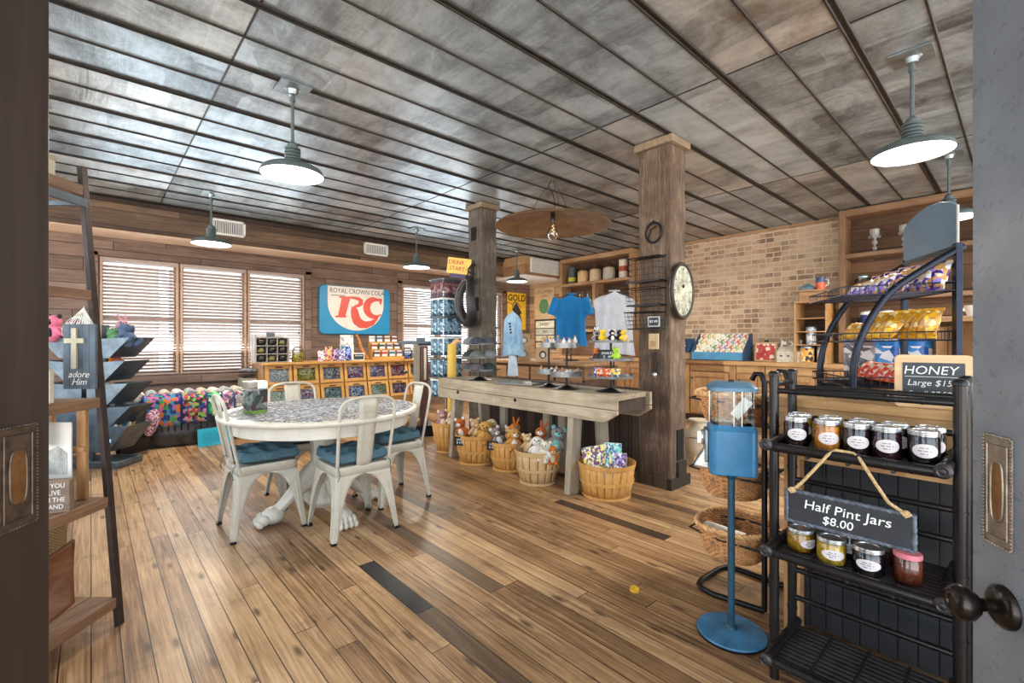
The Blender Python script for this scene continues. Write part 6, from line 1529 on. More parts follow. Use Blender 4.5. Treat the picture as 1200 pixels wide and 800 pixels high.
r = thing('bucket_stand', 'small pale wooden block under the navy bucket', 'stand', (7.28, 3.74, CTP), 0); m = MB(); m.lathe([(0, 0), (.12, 0), (.10, .118), (0, .118)], seg=18); m.build('block', W_shelfz, r, smooth=40); m = MB(); m.lathe([(.121, 0), (.121, .015)], seg=18, caps=False); m.build('foot_band', W_dark, r)
r = thing('framed_print', 'small red print in a pale frame on the pine cabinet', 'picture', (7.38, 2.56, CTP), R(-90))
m = MB(); m.box((0, 0, .14), (.30, .02, .28), (R(-10), 0, 0)); m.build('frame', M_kraft, r, bevel=.002); m = MB(); m.box((0, -.006, .14), (.25, .02, .235), (R(-10), 0, 0)); m.build('print', speckle('red_print', [(176, 50, 40), (196, 66, 50), (160, 40, 36), (236, 220, 200), (180, 54, 44)], 22, .5, 0), r); m = MB(); m.box((0, 0.03, .30), (.06, .01, .03)); m.build('clip', M_black, r)
r = thing('postcard_box', 'pale grey slatted box of cards right of the red print', 'box', (7.36, 2.22, CTP), R(-90))
m = MB(); m.prism([(-.12, 0), (.10, 0), (.10, .26), (-.12, .15)], .30, 'yz', -.15); m.build('body', plain('pale_box', (206, 200, 186), .7, 0, .15, 20), r, bevel=.003)
for k in range(3):
    m = MB(); m.box((-.10+.10*k, 0.02, .27), (.07, .01, .09), (R(-14), 0, 0)); m.build('card', speckle('pcard', [(226, 222, 210), (120, 110, 100), (200, 190, 176)], 40, .6, 0), r)
    m = MB(); m.box((-.09+.09*k, -.122, .09), (.03, .004, .02)); m.build('label_slot', M_ink, r)
# crate shelf
r = thing('crate_shelf', 'tall wooden crate shelf standing on the pine cabinet against the brick', 'crate', (7.18, 1.745, CTP))
m = MB(); Wc, Hc, Dc = .385, .84, .42
m.b2(0, 0, 0, Dc, .018, Hc); m.build('side', W_honey, r, bevel=.002); m = MB(); m.b2(0, Wc-.018, 0, Dc, Wc, Hc); m.build('side', W_honey, r, bevel=.002)
m = MB(); m.b2(0, .018, Hc-.018, Dc, Wc-.018, Hc); m.build('top', W_honey, r); m = MB(); m.b2(Dc-.015, .018, 0, Dc, Wc-.018, Hc-.02); m.build('back', W_shelfback, r)
for z in (.0, .24, .42, .60): m = MB(); m.b2(0.0, .019, z, Dc-.016, Wc-.019, z+.012); m.build('shelf', W_honey, r)
for z in (.14, .28, .42, .56, .70): m = MB(); m.b2(-.002, -.004, z-.05, Dc, -.001, z+.05) ; m.build('slat', W_honeyx, r, bevel=.001)
r = thing('small_crate', 'small pale crate lying on top of the crate shelf', 'crate', (7.22, 1.80, CTP+.842)); m = MB(); m.b2(0, 0, 0, .34, .28, .13); m.build('body', W_shelf, r, bevel=.004); m = MB(); m.b2(-.03, -.03, .131, .36, .33, .15); m.build('lid', W_shelf, r, bevel=.003)
r = thing('enamel_mug', 'orange, white and blue striped mug on the small crate', 'mug', (7.36, 1.86, CTP+.995)); m = MB(); m.lathe([(0, 0), (.055, 0), (.055, .11)], seg=24, caps=False); m.build('lower', plain('mug_orange', (226, 92, 40), .3), r, smooth=40); m = MB(); m.lathe([(.0555, .10), (.0555, .15), (.06, .16), (.06, .17)], seg=24, caps=False); m.build('rim', plain('mug_blue', (50, 70, 110), .3), r, smooth=40); m = MB(); m.tube([(0, -.055, .14), (0, -.09, .13), (0, -.09, .07), (0, -.055, .05)], .007, 8); m.build('handle', M_white, r, smooth=60)
r = thing('upturned_bowl', 'blue-grey upturned bowl on the small crate', 'bowl', (7.36, 2.02, CTP+.995)); m = MB(); m.lathe([(.10, 0), (.105, .012), (.09, .05), (.05, .08), (0, .085)], seg=28, caps=False); m.build('bowl', plain('blue_grey_glaze', (96, 120, 132), .35), r, smooth=60); m = MB(); m.lathe([(.03, .082), (.034, .095), (.028, .095)], seg=18, caps=False); m.build('foot', plain('blue_grey_glaze', (96, 120, 132), .35), r, smooth=60)
for (y, h, rad, z, cs, lb) in ((1.95, .22, .06, .255, [(210, 214, 214), (150, 160, 170)], 'pale tin can on the shelf of the crate'), (2.00, .20, .085, .013, [(222, 160, 60), (60, 40, 30), (236, 210, 150), (222, 170, 80)], 'fat yellow tin with dark spots at the bottom of the crate'), (1.83, .20, .05, .013, [(90, 140, 180), (220, 220, 210), (200, 170, 110)], 'narrow blue tin at the bottom of the crate')):
    r = thing('printed_tin', lb, 'tin', (7.28, y, CTP+z), 0); m = MB(); m.lathe([(0, 0), (rad, 0), (rad, h), (0, h)], seg=28); m.build('can', speckle('pt_'+str(int(y*100)), cs, 26, .4, 0), r, smooth=40); m = MB(); m.lathe([(rad+.003, h-.01), (rad+.003, h+.012), (rad*.5, h+.03), (0, h+.035)], seg=28, caps=False); m.build('lid', M_galv, r, smooth=50)

# glass and crockery on the right-hand shelf unit
M_cg = plain('cloudy_glass', (206, 206, 200), .1, 0, .1, 20, 0, None, .6)
for i, y in enumerate((1.30, 1.00, .12, .33)):
    r = thing('glass_goblet', 'clear glass candle holder, %s on the top right shelf' % ('first from the left', 'second from the left', 'the one behind the slate board', 'third from the left')[i], 'glassware', (7.52, y, 2.401), 0, 'glassware on the top right shelf')
    m = MB(); m.lathe([(0, 0), (.06, 0), (.05, .015), (.015, .03), (.03, .06), (.012, .09), (.035, .13), (.014, .17), (.05, .22), (.055, .30)], seg=18, caps=False); m.build('stem', M_cg, r, smooth=60)
    for k in range(8): m = MB(); m.ell((.06*math.cos(R(45*k)), .06*math.sin(R(45*k)), .20), (.007, .007, .016), 6); m.build('prism', M_cg, r)
jar(7.50, 1.42, 1.831, .085, .26, plain('pickle_green', (150, 160, 60), .4, 0, .3, 30), 'glass jar of green pickles on the middle right shelf', lid=M_galv)
jar(7.50, 1.12, 1.831, .075, .19, plain('jam_red', (120, 50, 50), .4), 'small jar of red preserve right of the pickle jar', lid=M_galv)
jar(7.50, .90, 1.831, .07, .18, plain('relish_gold', (176, 140, 60), .4), 'small jar of gold relish on the middle right shelf', lid=M_galv)
jar(7.50, .70, 1.831, .07, .21, plain('oil_green', (120, 130, 60), .3), 'jar of olive green contents on the middle right shelf', lid=M_galv)
for i, (y, c, lb) in enumerate(((1.36, (34, 60, 130), 'dark blue canister'), (1.16, (210, 200, 180), 'cream canister'), (.95, (176, 150, 110), 'tan canister'), (.42, (70, 40, 44), 'dark maroon canister'))):
    r = thing('canister', lb+' on the lower right shelf', 'canister', (7.50, y, 1.401), 0, 'canisters on the lower right shelf'); m = MB(); m.lathe([(0, 0), (.085, 0), (.085, .20), (0, .20)], seg=24); m.build('body', plain('can_%d' % i, c, .4), r, smooth=40); m = MB(); m.lathe([(.088, .195), (.088, .23), (.02, .25), (0, .25)], seg=24, caps=False); m.build('lid', M_white, r, smooth=50)
for i in range(3):
    r = thing('round_basket', 'white %s dish on the right-hand shelf beside the door' % ('patterned', 'ridged', 'plain')[i], 'dish', (7.48, .30-.20*i, 1.86+(.1 if i == 0 else .02)), 0); m = MB(); m.lathe([(0, 0), (.05, .0), (.09, .03), (.10, .09), (.092, .09), (.08, .035), (0, .012)], seg=24, caps=False); m.build('bowl', M_white, r, smooth=60); m = MB(); m.lathe([(.10, .085), (.106, .09), (.10, .098)], seg=24, caps=False); m.build('rim', M_galv, r)
    r.location.z = 1.832

# ------------------------------------------------------------------ side counter behind the jar rack
r = thing('side_counter', 'wooden side counter with black beadboard front behind the black jar rack', 'counter', (2.13, -0.60, 0))
Lc = 1.31
m = MB(); m.b2(-.02, 0, .985, 1.15, Lc+.01, 1.02); m.build('counter_top', W_honey, r, bevel=.004)
m = MB(); m.b2(0, 0, .77, .03, Lc, .984); m.b2(.03, Lc-.03, .77, 1.14, Lc, .984); m.build('apron', W_honey, r, bevel=.003)
m = MB(); m.b2(.03, .0, .765, .09, Lc-.04, .79); m.build('rope_edge', M_rope, r)
M_bead = plain('black_beadboard', (34, 35, 38), .45, 0, .2, 10)
m = MB(); n = 22; w = (Lc-.05)/n
for i in range(n): m.b2(.10, i*w+.002, .06, .118, (i+1)*w-.002, .77)
m.b2(.108, 0, .06, .114, Lc-.05, .77); m.build('beadboard', M_bead, r, bevel=.0015)
m = MB(); m.b2(.118, Lc-.07, 0, 1.10, Lc-.05, .98); m.build('end_panel', W_dark, r)
m = MB(); m.b2(.118, 0, .05, 1.12, .02, .98); m.b2(1.10, .02, .05, 1.12, Lc-.07, .98); m.build('back_panel', W_dark, r)
for y in (.03, Lc-.09): m = MB(); m.b2(.03, y, 0, .09, y+.06, .77); m.build('leg', W_honeyz, r, bevel=.003)

# ------------------------------------------------------------------ black bamboo-style jar rack
M_bam = plain('black_lacquer', (30, 26, 26), .28, .3, .25, 16)
M_bams = plain('black_slats', (38, 33, 32), .38, .15, .3, 12)
r = thing('jar_rack', 'black bamboo-style metal rack of jar shelves in the right foreground', 'rack', (0, 0, 0))
def bam(m, p, q, rad, nodes=4):
    p = Vector(p); q = Vector(q); m.cyl(p, q, rad, seg=14); d = (q-p)
    for i in range(1, nodes+1):
        c = p+d*(i/(nodes+1)); u = d.normalized()*.004; m.cyl(c-u, c+u, rad*1.13, seg=14)
XR0, XR1, YA, YB = 1.885, 2.085, .125, .625
for x in (XR0, XR1):
    for y in (YA, YB):
        m = MB(); bam(m, (x, y, 0), (x, y, 1.125), .0165, 5); m.lathe([(.0165, 1.12), (.02, 1.122), (.02, 1.132), (.012, 1.14), (0, 1.14)], (x, y, 0), 14); m.build('post', M_bam, r, smooth=50)
for z, x in ((1.068, XR0), (1.068, XR1), (.95, XR1), (.70, XR1), (.60, XR1), (.34, XR1), (.23, XR1)):
    m = MB(); bam(m, (x, YA, z), (x, YB, z), .0105, 5); m.build('rail', M_bam, r, smooth=50)
for y in (YA, YB):
    m = MB(); bam(m, (XR0, y, 1.09), (XR1, y, 1.09), .0105, 1); m.build('side_rail', M_bam, r, smooth=50)
XF = 1.765; Y0s, Y1s = .150, .600
for z in (.875, .505, .125):
    m = MB(); n = 11
    for i in range(n):
        x = XF+.03+(XR1-XF-.03)*(i+.5)/n; m.cyl((x, Y0s, z-.006), (x, Y1s, z-.006), .0125, seg=8)
    for k in range(1, 4): m.b2(XF, Y0s+(Y1s-Y0s)*k/4-.004, z-.018, XR1, Y0s+(Y1s-Y0s)*k/4+.004, z+.0065)
    sh = m.build('shelf', M_bams, r, smooth=50)
    m = MB(); bam(m, (XF, .155, z+.008), (XF, .600, z+.008), .0155, 6); m.build('front_bar', M_bam, r, smooth=50)
    for y in (.150, .605):
        m = MB(); bam(m, (XF-.015, y, z+.016), (XR1, y, z+.016), .0155, 4); m.build('side_bar', M_bam, r, smooth=50)
        m = MB(); m.lathe([(0, -.022), (.014, -.020), (.021, -.013), (.021, 0), (.0155, .002)], (XF-.012, y, z+.016), 16, 'x'); m.lathe([(.011, -.0205), (.013, -.024), (.009, -.0215)], (XF-.012, y, z+.016), 16, 'x', caps=False); m.build('end_knob', plain('knob_face', (60, 56, 58), .4, .6, .2), r, smooth=40)

# preserve jars
J = {'plum': (44, 22, 30), 'apricot': (206, 134, 50), 'gold': (196, 160, 50), 'berry': (58, 24, 34), 'black': (26, 16, 24), 'relish': (176, 130, 40), 'brown': (110, 50, 30)}
def pjar(x, y, z, rad, h, col, label, face=0.0, grp='preserve jars on the top rack shelf', flat=False, lid=None, lab=True):
    r = thing('preserve_jar', label, 'jar', (x, y, z), face, grp); hl = .016 if not flat else .018
    mt = plain('jam_'+col, J[col], .25, 0, .35, 90, .1)
    m = MB(); m.lathe([(0, 0), (rad*.9, 0), (rad*.98, .006), (rad*.98, h*.80), (rad*.88, h*.86), (0, h*.86)], seg=28, caps=False); m.build('preserve', mt, r, smooth=50)
    m = MB(); m.lathe([(rad*.93, 0.0), (rad, .006), (rad, h*.80), (rad*.90, h*.88), (rad*.90, h)], seg=28, caps=False); m.build('glass', M_glass, r, smooth=50)
    m = MB(); m.lathe([(rad*.96, h*.88), (rad*.98, h*.885), (rad*.98, h), (rad*.95, h+.004), (rad*.7, h+.004), (rad*.68, h+.002), (0, h+.002)], seg=32, caps=False)
    for q in range(3): m.lathe([(rad*.98, h*.9+q*.004), (rad*1.0, h*.9+q*.004+.0015), (rad*.98, h*.9+q*.004+.003)], seg=32, caps=False)
    m.build('lid', lid or M_steel, r, smooth=40)
    if lab:
        m = MB(); hw, hh, zc = 1.05, h*.21, h*.45
        def lf(u, v):
            a = 2*math.pi*u; aa = -math.pi/2+hw*v*math.cos(a)*.78; return ((rad+.0008)*math.cos(aa), (rad+.0008)*math.sin(aa), zc+hh*v*math.sin(a))
        m.surf(lf, 28, 5, True); lb = m.build('label', plain('jar_label', (214, 204, 204), .6, 0, .04), r, smooth=60)
        m = MB()
        for q, (ww) in enumerate((.30, .42, .26)):
            for k in range(int(ww*22)):
                aa = -math.pi/2+(-ww+k/11.0*1.0); 
                if k % 4 == 3: continue
                m.box(((rad+.0012)*math.cos(aa), (rad+.0012)*math.sin(aa), zc+(1-q)*hh*.42), (.0028, .0008, .0022), (0, 0, aa+math.pi/2))
        m.build('small_print', M_ink, lb)
    return r
def faceY(x, y): return math.atan2(-y, -x)+math.pi/2
Z1 = .882
for (y, c, w) in ((.545, 'plum', 'dark plum jar, leftmost in the front row of the top rack shelf'), (.450, 'apricot', 'orange apricot jar second in the front row of the top rack shelf'), (.368, 'plum', 'dark berry jar third in the front row, in the middle'), (.292, 'berry', 'dark berry jar fourth in the front row of the top rack shelf'), (.203, 'black', 'near-black large jar at the right end of the front row')):
    pjar(1.86, y, Z1, .0385, .098, c, w, faceY(1.86, y)+.1)
for (y, c, w) in ((.560, 'gold', 'golden relish jar in the back row behind the plum and apricot jars'), (.462, 'gold', 'golden jar hidden in the back row behind the apricot jar'), (.372, 'relish', 'amber jar in the back row between two dark jars'), (.285, 'black', 'dark jar in the back row with its label half hidden'), (.198, 'black', 'dark jar at the right end of the back row')):
    pjar(1.955, y, Z1, .0385, .098, c, w, faceY(1.95, y)+.3)
Z2 = .512
G2 = 'half pint jars on the middle rack shelf'
pjar(1.875, .535, Z2, .042, .072, 'relish', 'squat amber relish jar leftmost on the middle rack shelf', faceY(1.9, .53)+.8, G2, True)
pjar(1.845, .435, Z2, .042, .078, 'gold', 'squat golden pickle jar with oval label below the hanging sign', faceY(1.85, .43)+.15, G2, True)
pjar(1.945, .405, Z2, .040, .078, 'black', 'dark jar behind the golden pickle jar', faceY(1.95, .4), G2, True)
pjar(1.845, .335, Z2, .042, .080, 'black', 'dark jar with large oval label below the middle of the sign', faceY(1.85, .33), G2, True)
pjar(1.86, .240, Z2, .036, .088, 'brown', 'tall reddish brown jar with a pink lid at the right of the middle shelf', 0, G2, False, plain('pink_lid', (214, 120, 130), .5), lab=False)
pjar(1.955, .262, Z2, .036, .105, 'brown', 'brown jar with a steel lid behind the pink-lidded jar', 0, G2, False, None, lab=False)

# hanging half pint sign
r = thing('hanging_sign', 'chalk sign reading Half Pint Jars hung by rope from the jar rack', 'sign', (1.722, .370, .655), R(-90)-.0)
M_fr = plain('frame_grey_blue', (92, 100, 110), .45, .4, .3, 40)
m = MB(); m.box((0, 0, .05), (.318, .006, .098)); m.build('slate', plain('sign_slate', (40, 42, 48), .6, 0, .35, 5), r)
def twist(m, p, q, rad):
    p = Vector(p); q = Vector(q); d = q-p; n = max(4, int(d.length/.010)); u = d.normalized(); s = Vector((0, 1, 0)); w = u.cross(s)
    m.cyl(p, q, rad*.8, seg=8)
    for ph in (0, math.pi): m.tube([p+d*(i/(n*2))+(s*math.cos(i*.9+ph)+w*math.sin(i*.9+ph))*rad*.55 for i in range(n*2+1)], rad*.45, 5)
for a, b in (((-.162, 0, .002), (.162, 0, .002)), ((-.162, 0, .102), (.162, 0, .102)), ((-.162, 0, .0), (-.162, 0, .104)), ((.162, 0, .0), (.162, 0, .104))):
    m = MB(); twist(m, a, b, .0075); m.build('frame_bar', M_fr, r, smooth=60)
lettering('Half Pint Jars', .040, M_chalkw, r, (.0, -.0042, .066), (R(90), 0, 0), .12, sx=1.08); lettering('$8.00', .036, M_chalkw, r, (-.02, -.0042, .029), (R(90), 0, 0), .12)
m = MB(); m.tube([(-.145, 0, .105), (-.125, .002, .125), (-.09, .012, .175), (-.052, .028, .232), (-.035, .045, .247), (.01, .048, .245), (.03, .03, .235), (.07, .012, .175), (.105, .0, .125), (.14, -.004, .106), (.155, -.004, .10)], .005, 8); m.build('rope', M_rope, r, smooth=60)
for sx in (-.145, .145): m = MB(); m.ell((sx, -.006, .105), (.012, .009, .010), 10); m.tube([(sx-.01, -.01, .108), (sx, -.014, .098), (sx+.012, -.008, .108)], .004, 6); m.build('knot', M_rope, r, smooth=60)

# honey sign
r = thing('honey_sign', 'small rounded wooden-framed chalkboard reading HONEY Large $15 behind the jar rack', 'sign', (2.155, .212, 1.021), R(-90)+R(10))
m = MB(); m.prism([(x, z+.09) for x, z in rr_poly(.205, .185, .018)], .016, 'xz', -.008); m.build('frame', W_kf if False else wood('light_sign_frame', (196, 152, 104), (222, 184, 138), (236, 206, 166), 'x', .5, 1, .05), r, bevel=.003)
m = MB(); m.box((0, -.0085, .088), (.160, .004, .135)); m.build('slate', plain('honey_slate', (66, 70, 74), .7, 0, .2, 8), r)
lettering('HONEY', .041, M_chalkw, r, (-.008, -.0110, .128), (R(90), 0, 0), .15); lettering('Large $15', .029, M_chalkw, r, (-.010, -.0110, .085), (R(90), 0, 0), .2); lettering('Small $7.50', .024, M_chalkw, r, (-.010, -.0110, .048), (R(90), 0, 0), .2)
m = MB(); m.box((0, -.0108, .107), (.15, .0015, .0015)); m.build('chalk_rule', M_chalkw, r)

# ------------------------------------------------------------------ countertop bread rack with curved arms
BR = R(30.2)
r = thing('bread_rack', 'blue-black countertop rack with two curved arms, wire shelves and a header board', 'rack', (2.372, .482, 1.021), BR)
arch = [(0, 0), (.0, .10), (-.016, .205), (-.055, .31), (-.112, .41), (-.16, .46), (-.209, .4975), (-.29, .555), (-.372, .606)]
def smoothpts(P, n=4):
    out = []
    for i in range(len(P)-1):
        p0 = P[max(0, i-1)]; p1 = P[i]; p2 = P[i+1]; p3 = P[min(len(P)-1, i+2)]
        for k in range(n):
            t = k/n; out.append(tuple(.5*((2*p1[d])+(-p0[d]+p2[d])*t+(2*p0[d]-5*p1[d]+4*p2[d]-p3[d])*t*t+(-p0[d]+3*p1[d]-3*p2[d]+p3[d])*t**3) for d in (0, 1)))
    return out+[P[-1]]
for x in (0, .42):
    m = MB(); m.tube([(x, a, b) for a, b in smoothpts(arch)], .0145, 12); m.build('curved_arm', M_blackb, r, smooth=60)
    m = MB(); m.box((x, -.352, .31), (.030, .022, .62)); m.build('rear_upright', M_blackb, r, bevel=.002)
    m = MB(); m.bar((x, 0, .012), (x, -.35, .012), .02, .02); m.build('foot_bar', M_blackb, r)
for z in (.02, .30, .60): m = MB(); m.bar((0, -.352, z), (.42, -.352, z), .02, .02); m.build('cross_bar', M_blackb, r)
def wire_shelf(z, y0, y1, tilt, lip=.035, name='wire_shelf'):
    m = MB(); n = 16; X0, X1 = -.01, .43
    Z = lambda y: z+tilt*(y-y1)
    def rect(zo, rad): m.tube([(X0, y0, Z(y0)+zo), (X1, y0, Z(y0)+zo), (X1, y1, Z(y1)+zo), (X0, y1, Z(y1)+zo)], rad, 6, True)
    rect(0, .0035); rect(lip, .0035)
    for i in range(n+1):
        x = X0+(X1-X0)*i/n; m.tube([(x, y0, Z(y0)+lip), (x, y0, Z(y0)), (x, y1, Z(y1)), (x, y1, Z(y1)+lip)], .0018, 5)
    for i in range(1, 12):
        y = y0+(y1-y0)*i/12; m.tube([(X0, y, Z(y)+lip), (X0, y, Z(y)), (X1, y, Z(y)), (X1, y, Z(y)+lip)], .0016, 5)
    return m.build(name, M_blackb, r, smooth=60)
wire_shelf(.43, .045, -.34, -.02); wire_shelf(.235, .03, -.335, -.02); wire_shelf(.05, .03, -.335, -.02)
m = MB(); P = [(-.0, .0)]+[(.42*k/14, .0) for k in range(1, 15)]
bd = [(0, .0), (.42, .0), (.42, .165)]+[(.42-.42*k/14, .165+.075*math.sin(math.pi*(k/14)*.5)) for k in range(1, 15)]
m.prism([(a, b+.612) for a, b in [(0, 0), (.42, 0), (.42, .160), (.36, .185), (.28, .205), (.20, .212), (.12, .205), (.05, .185), (0, .160)]], .012, 'xz', -.36)
m.build('header_board', plain('slate_blue_board', (96, 118, 136), .45, 0, .14, 4), r, bevel=.002)
m = MB(); m.tube([(0, -.354, .608), (.42, -.354, .608)], .006, 6); m.tube([(0, -.354, .61), (0, -.354, .772)], .004, 6); m.tube([(.42, -.354, .61), (.42, -.354, .772)], .004, 6); m.build('header_trim', plain('pale_trim', (190, 176, 156), .5), r, smooth=50)
def BRW(x, y, z): c, s = math.cos(BR), math.sin(BR); return (2.372+x*c-y*s, .482+x*s+y*c, 1.021+z)
def chips(x, y, z, w, h, cols, label, grp, rz=0, lean=.5, sc=48):
    r = thing('snack_bag', label, 'snack bag', BRW(x, y, z), BR+rz, grp); r.rotation_euler = (lean, 0, BR+rz)
    mt = speckle('bag_'+grp[:6], cols, sc, .22, .15)
    m = MB()
    for sg in (1, -1):
        m.surf(lambda u, v: ((u-.5)*w*(1-.10*math.sin(math.pi*v)), sg*.30*w*(max(0, math.sin(math.pi*u))**.6)*(max(0, math.sin(math.pi*v))**.55)+.004*math.sin(u*23+v*9), .012+v*(h-.024)), 14, 14)
    m.build('pouch', mt, r, smooth=70)
    for zz in (0.006, h-.006): m = MB(); m.box((0, 0, zz), (w*.98, .003, .014)); m.build('crimp', mt, r)
    return r
PUR = [(92, 60, 150), (140, 120, 200), (196, 140, 80), (220, 200, 170), (70, 44, 120), (200, 150, 90), (230, 226, 240)]
YEL = [(226, 170, 40), (240, 196, 60), (206, 150, 50), (236, 214, 150), (222, 160, 30), (196, 140, 90)]
for k in range(9):
    chips(.03+.045*k, -.27+.012*(k % 3), .435+.001, .12, .13, PUR, 'purple and tan snack bag, number %s from the near end of the top wire shelf' % ('one', 'two', 'three', 'four', 'five', 'six', 'seven', 'eight', 'nine')[k], 'purple snack bags', R(28+9*(k % 3)), .42)
for k in range(6):
    chips(.05+.07*k, -.14, .437, .12, .12, PUR, 'purple snack bag leaning forward, number %s in the front row of the top shelf' % ('one', 'two', 'three', 'four', 'five', 'six')[k], 'purple snack bags', R(30+8*(k % 2)), .85)
for k in range(9):
    chips(.03+.045*k, -.25+.012*(k % 3), .242, .11, .13, YEL, 'yellow snack bag, number %s from the near end of the middle wire shelf' % ('one', 'two', 'three', 'four', 'five', 'six', 'seven', 'eight', 'nine')[k], 'yellow snack bags', R(28+9*(k % 3)), .35)
for k in range(4):
    chips(.06+.10*k, -.11, .245, .11, .12, YEL, 'yellow snack bag lying in front, number %s on the middle shelf' % ('one', 'two', 'three', 'four')[k], 'yellow snack bags', R(30+8*(k % 2)), .9)
for k in range(4):
    chips(.06+.10*k, -.16, .058, .13, .12, [(206, 60, 44), (222, 110, 60), (236, 200, 190), (196, 50, 40), (226, 140, 90)], 'red and orange snack bag, number %s on the lowest wire shelf' % ('one', 'two', 'three', 'four')[k], 'red snack bags', R(25), 1.0)
# blue bags behind
r = thing('bag_bin', 'low dark bin behind the bread rack holding blue sweet bags', 'bin', (3.02, .44, 1.021), 0)
m = MB(); m.b2(-.09, -.17, 0, .09, .16, .01); m.b2(-.09, -.17, .01, -.085, .16, .10); m.b2(.085, -.17, .01, .09, .16, .10); m.b2(-.085, -.17, .01, .085, -.165, .10); m.b2(-.085, .155, .01, .085, .16, .10); m.build('bin', M_black, r)
for k in range(4):
    r = thing('sweet_bag', ('blue and white patterned bag, left of two', 'blue and white swirled bag, right of two', 'silver-flecked bag beside the blue ones', 'grey-flecked bag at the far left of the bin')[k], 'sweet bag', (3.00, (.46, .35, .54, .59)[k], 1.035), R(-75), 'sweet bags behind the bread rack')
    mt = speckle('blue_bag' if k < 2 else 'grey_bag', [(40, 120, 200), (236, 240, 246), (60, 150, 220), (30, 90, 180)] if k < 2 else [(120, 116, 120), (210, 206, 206), (80, 76, 84), (160, 150, 150)], 26, .25, .2)
    m = MB()
    for sg in (1, -1): m.surf(lambda u, v: ((u-.5)*.12, sg*.03*max(0, math.sin(math.pi*u))**.6*max(0, math.sin(math.pi*v))**.5, v*.26), 12, 12)
    m.build('pouch', mt, r, smooth=70); m = MB(); m.box((0, 0, .262), (.118, .004, .018)); m.build('crimp', mt, r)
# crate at the back of the counter
r = thing('wooden_crate', 'open brown wooden crate standing at the back of the side counter', 'crate', (2.95, -.34, 1.021))
m = MB()
m.b2(0, 0, 0, .30, .018, .32); m.b2(0, .60, 0, .30, .618, .32); m.b2(.28, .018, 0, .30, .60, .32); m.b2(0, .018, 0, .28, .60, .015); m.build('box', W_honeyz, r)
m = MB(); m.b2(-.015, -.01, .32, .31, .628, .345); m.build('top', W_shelf, r, bevel=.003)
m = MB(); m.b2(.262, .02, .015, .279, .60, .32); m.build('back', wood('crate_brown', (84, 54, 30), (134, 92, 54), (170, 124, 80), 'z', .6, 1, .2, plank=('y', .12, 2), gap=.003), r)
r = thing('yellow_block', 'small yellow block inside the open crate', 'block', (3.0, .10, 1.18)); 
bpy.data.objects.remove(r)
r = thing('white_cup', 'small white cup on top of the brown crate', 'cup', (3.02, .16, 1.367)); m = MB(); m.lathe([(0, 0), (.018, 0), (.03, .05), (.028, .05), (.016, .006)], seg=20, caps=False); m.build('cup', M_white, r, smooth=50); m = MB(); m.tube([(.028, 0, .042), (.042, 0, .036), (.036, 0, .018), (.022, 0, .014)], .003, 6); m.build('handle', M_white, r, smooth=60)
r = thing('brass_bell', 'small dark trinket on top of the brown crate by the door', 'trinket', (3.06, .03, 1.367)); m = MB(); m.lathe([(0, 0), (.03, 0), (.02, .04), (.012, .06), (0, .064)], seg=18); m.build('body', M_dkbrown, r, smooth=50); m = MB(); m.ell((0, 0, .07), .008, 8); m.build('knob', M_dkbrown, r, smooth=60)

# ------------------------------------------------------------------ sweet vending machine on a pole
r = thing('gumball_machine', 'blue enamelled sweet vending machine with a glass tank on a pole and round base', 'vending machine', (2.031, .842, 0), R(YAW-90)-R(18))
M_blu = plain('blue_enamel', (48, 116, 158), .3, .1, .12, 10); M_blud = plain('worn_blue_enamel', (54, 112, 150), .45, .05, .3, 9)
m = MB(); m.lathe([(0, 0), (.138, 0), (.138, .010), (.134, .016), (.05, .026), (.02, .028), (0, .028)], seg=56, caps=False); m.build('base_disc', M_blud, r, smooth=40)
m = MB(); m.lathe([(.1385, .0), (.1395, .001), (.1395, .009), (.1385, .010)], seg=56, caps=False); m.build('base_rim', M_black, r, smooth=40)
m = MB(); m.cyl((0, 0, .02), (0, 0, .69), .0145, seg=16); m.lathe([(.026, .026), (.024, .034), (.015, .04)], seg=18, caps=False); m.lathe([(.015, .66), (.03, .685), (.03, .695)], seg=18, caps=False); m.build('pole', plain('dark_teal_pole', (38, 74, 92), .4, .2, .2), r, smooth=50)
def rbox(m, hw, z0, z1, rad, hw2=None, n=5):
    hw2 = hw2 or hw; A = rr_poly(hw*2, hw*2, rad, n); B = rr_poly(hw2*2, hw2*2, rad, n); N = len(A)
    m.add([(x, y, z0) for x, y in A]+[(x, y, z1) for x, y in B], [tuple(range(N))[::-1], tuple(range(N, 2*N))]+[(i, (i+1) % N, (i+1) % N+N, i+N) for i in range(N)])
m = MB(); rbox(m, .092, .695, .885, .028); m.build('body', M_blu, r, smooth=40, bevel=.006)
m = MB(); rbox(m, .092, .882, .903, .028, .082); m.build('collar', M_blu, r, smooth=40)
m = MB(); rbox(m, .083, .900, 1.045, .03); m.build('glass_tank', M_glass, r, smooth=40)
for sx, sy in ((0, -.086), (.03, -.086), (-.086, 0)): m = MB(); m.cyl((sx, sy, .90), (sx, sy, 1.045), .0028, seg=6); m.build('tank_rod', M_steel, r)
m = MB(); rbox(m, .094, 1.044, 1.058, .03); rbox(m, .094, 1.058, 1.078, .03, .070); m.build('lid', plain('grey_blue_enamel', (86, 124, 150), .35, .1, .15, 12), r, smooth=40)
m = MB(); m.lathe([(.012, 1.076), (.012, 1.086), (0, 1.088)], seg=14, caps=False); m.build('lid_lock', M_dkbrown, r, smooth=50)
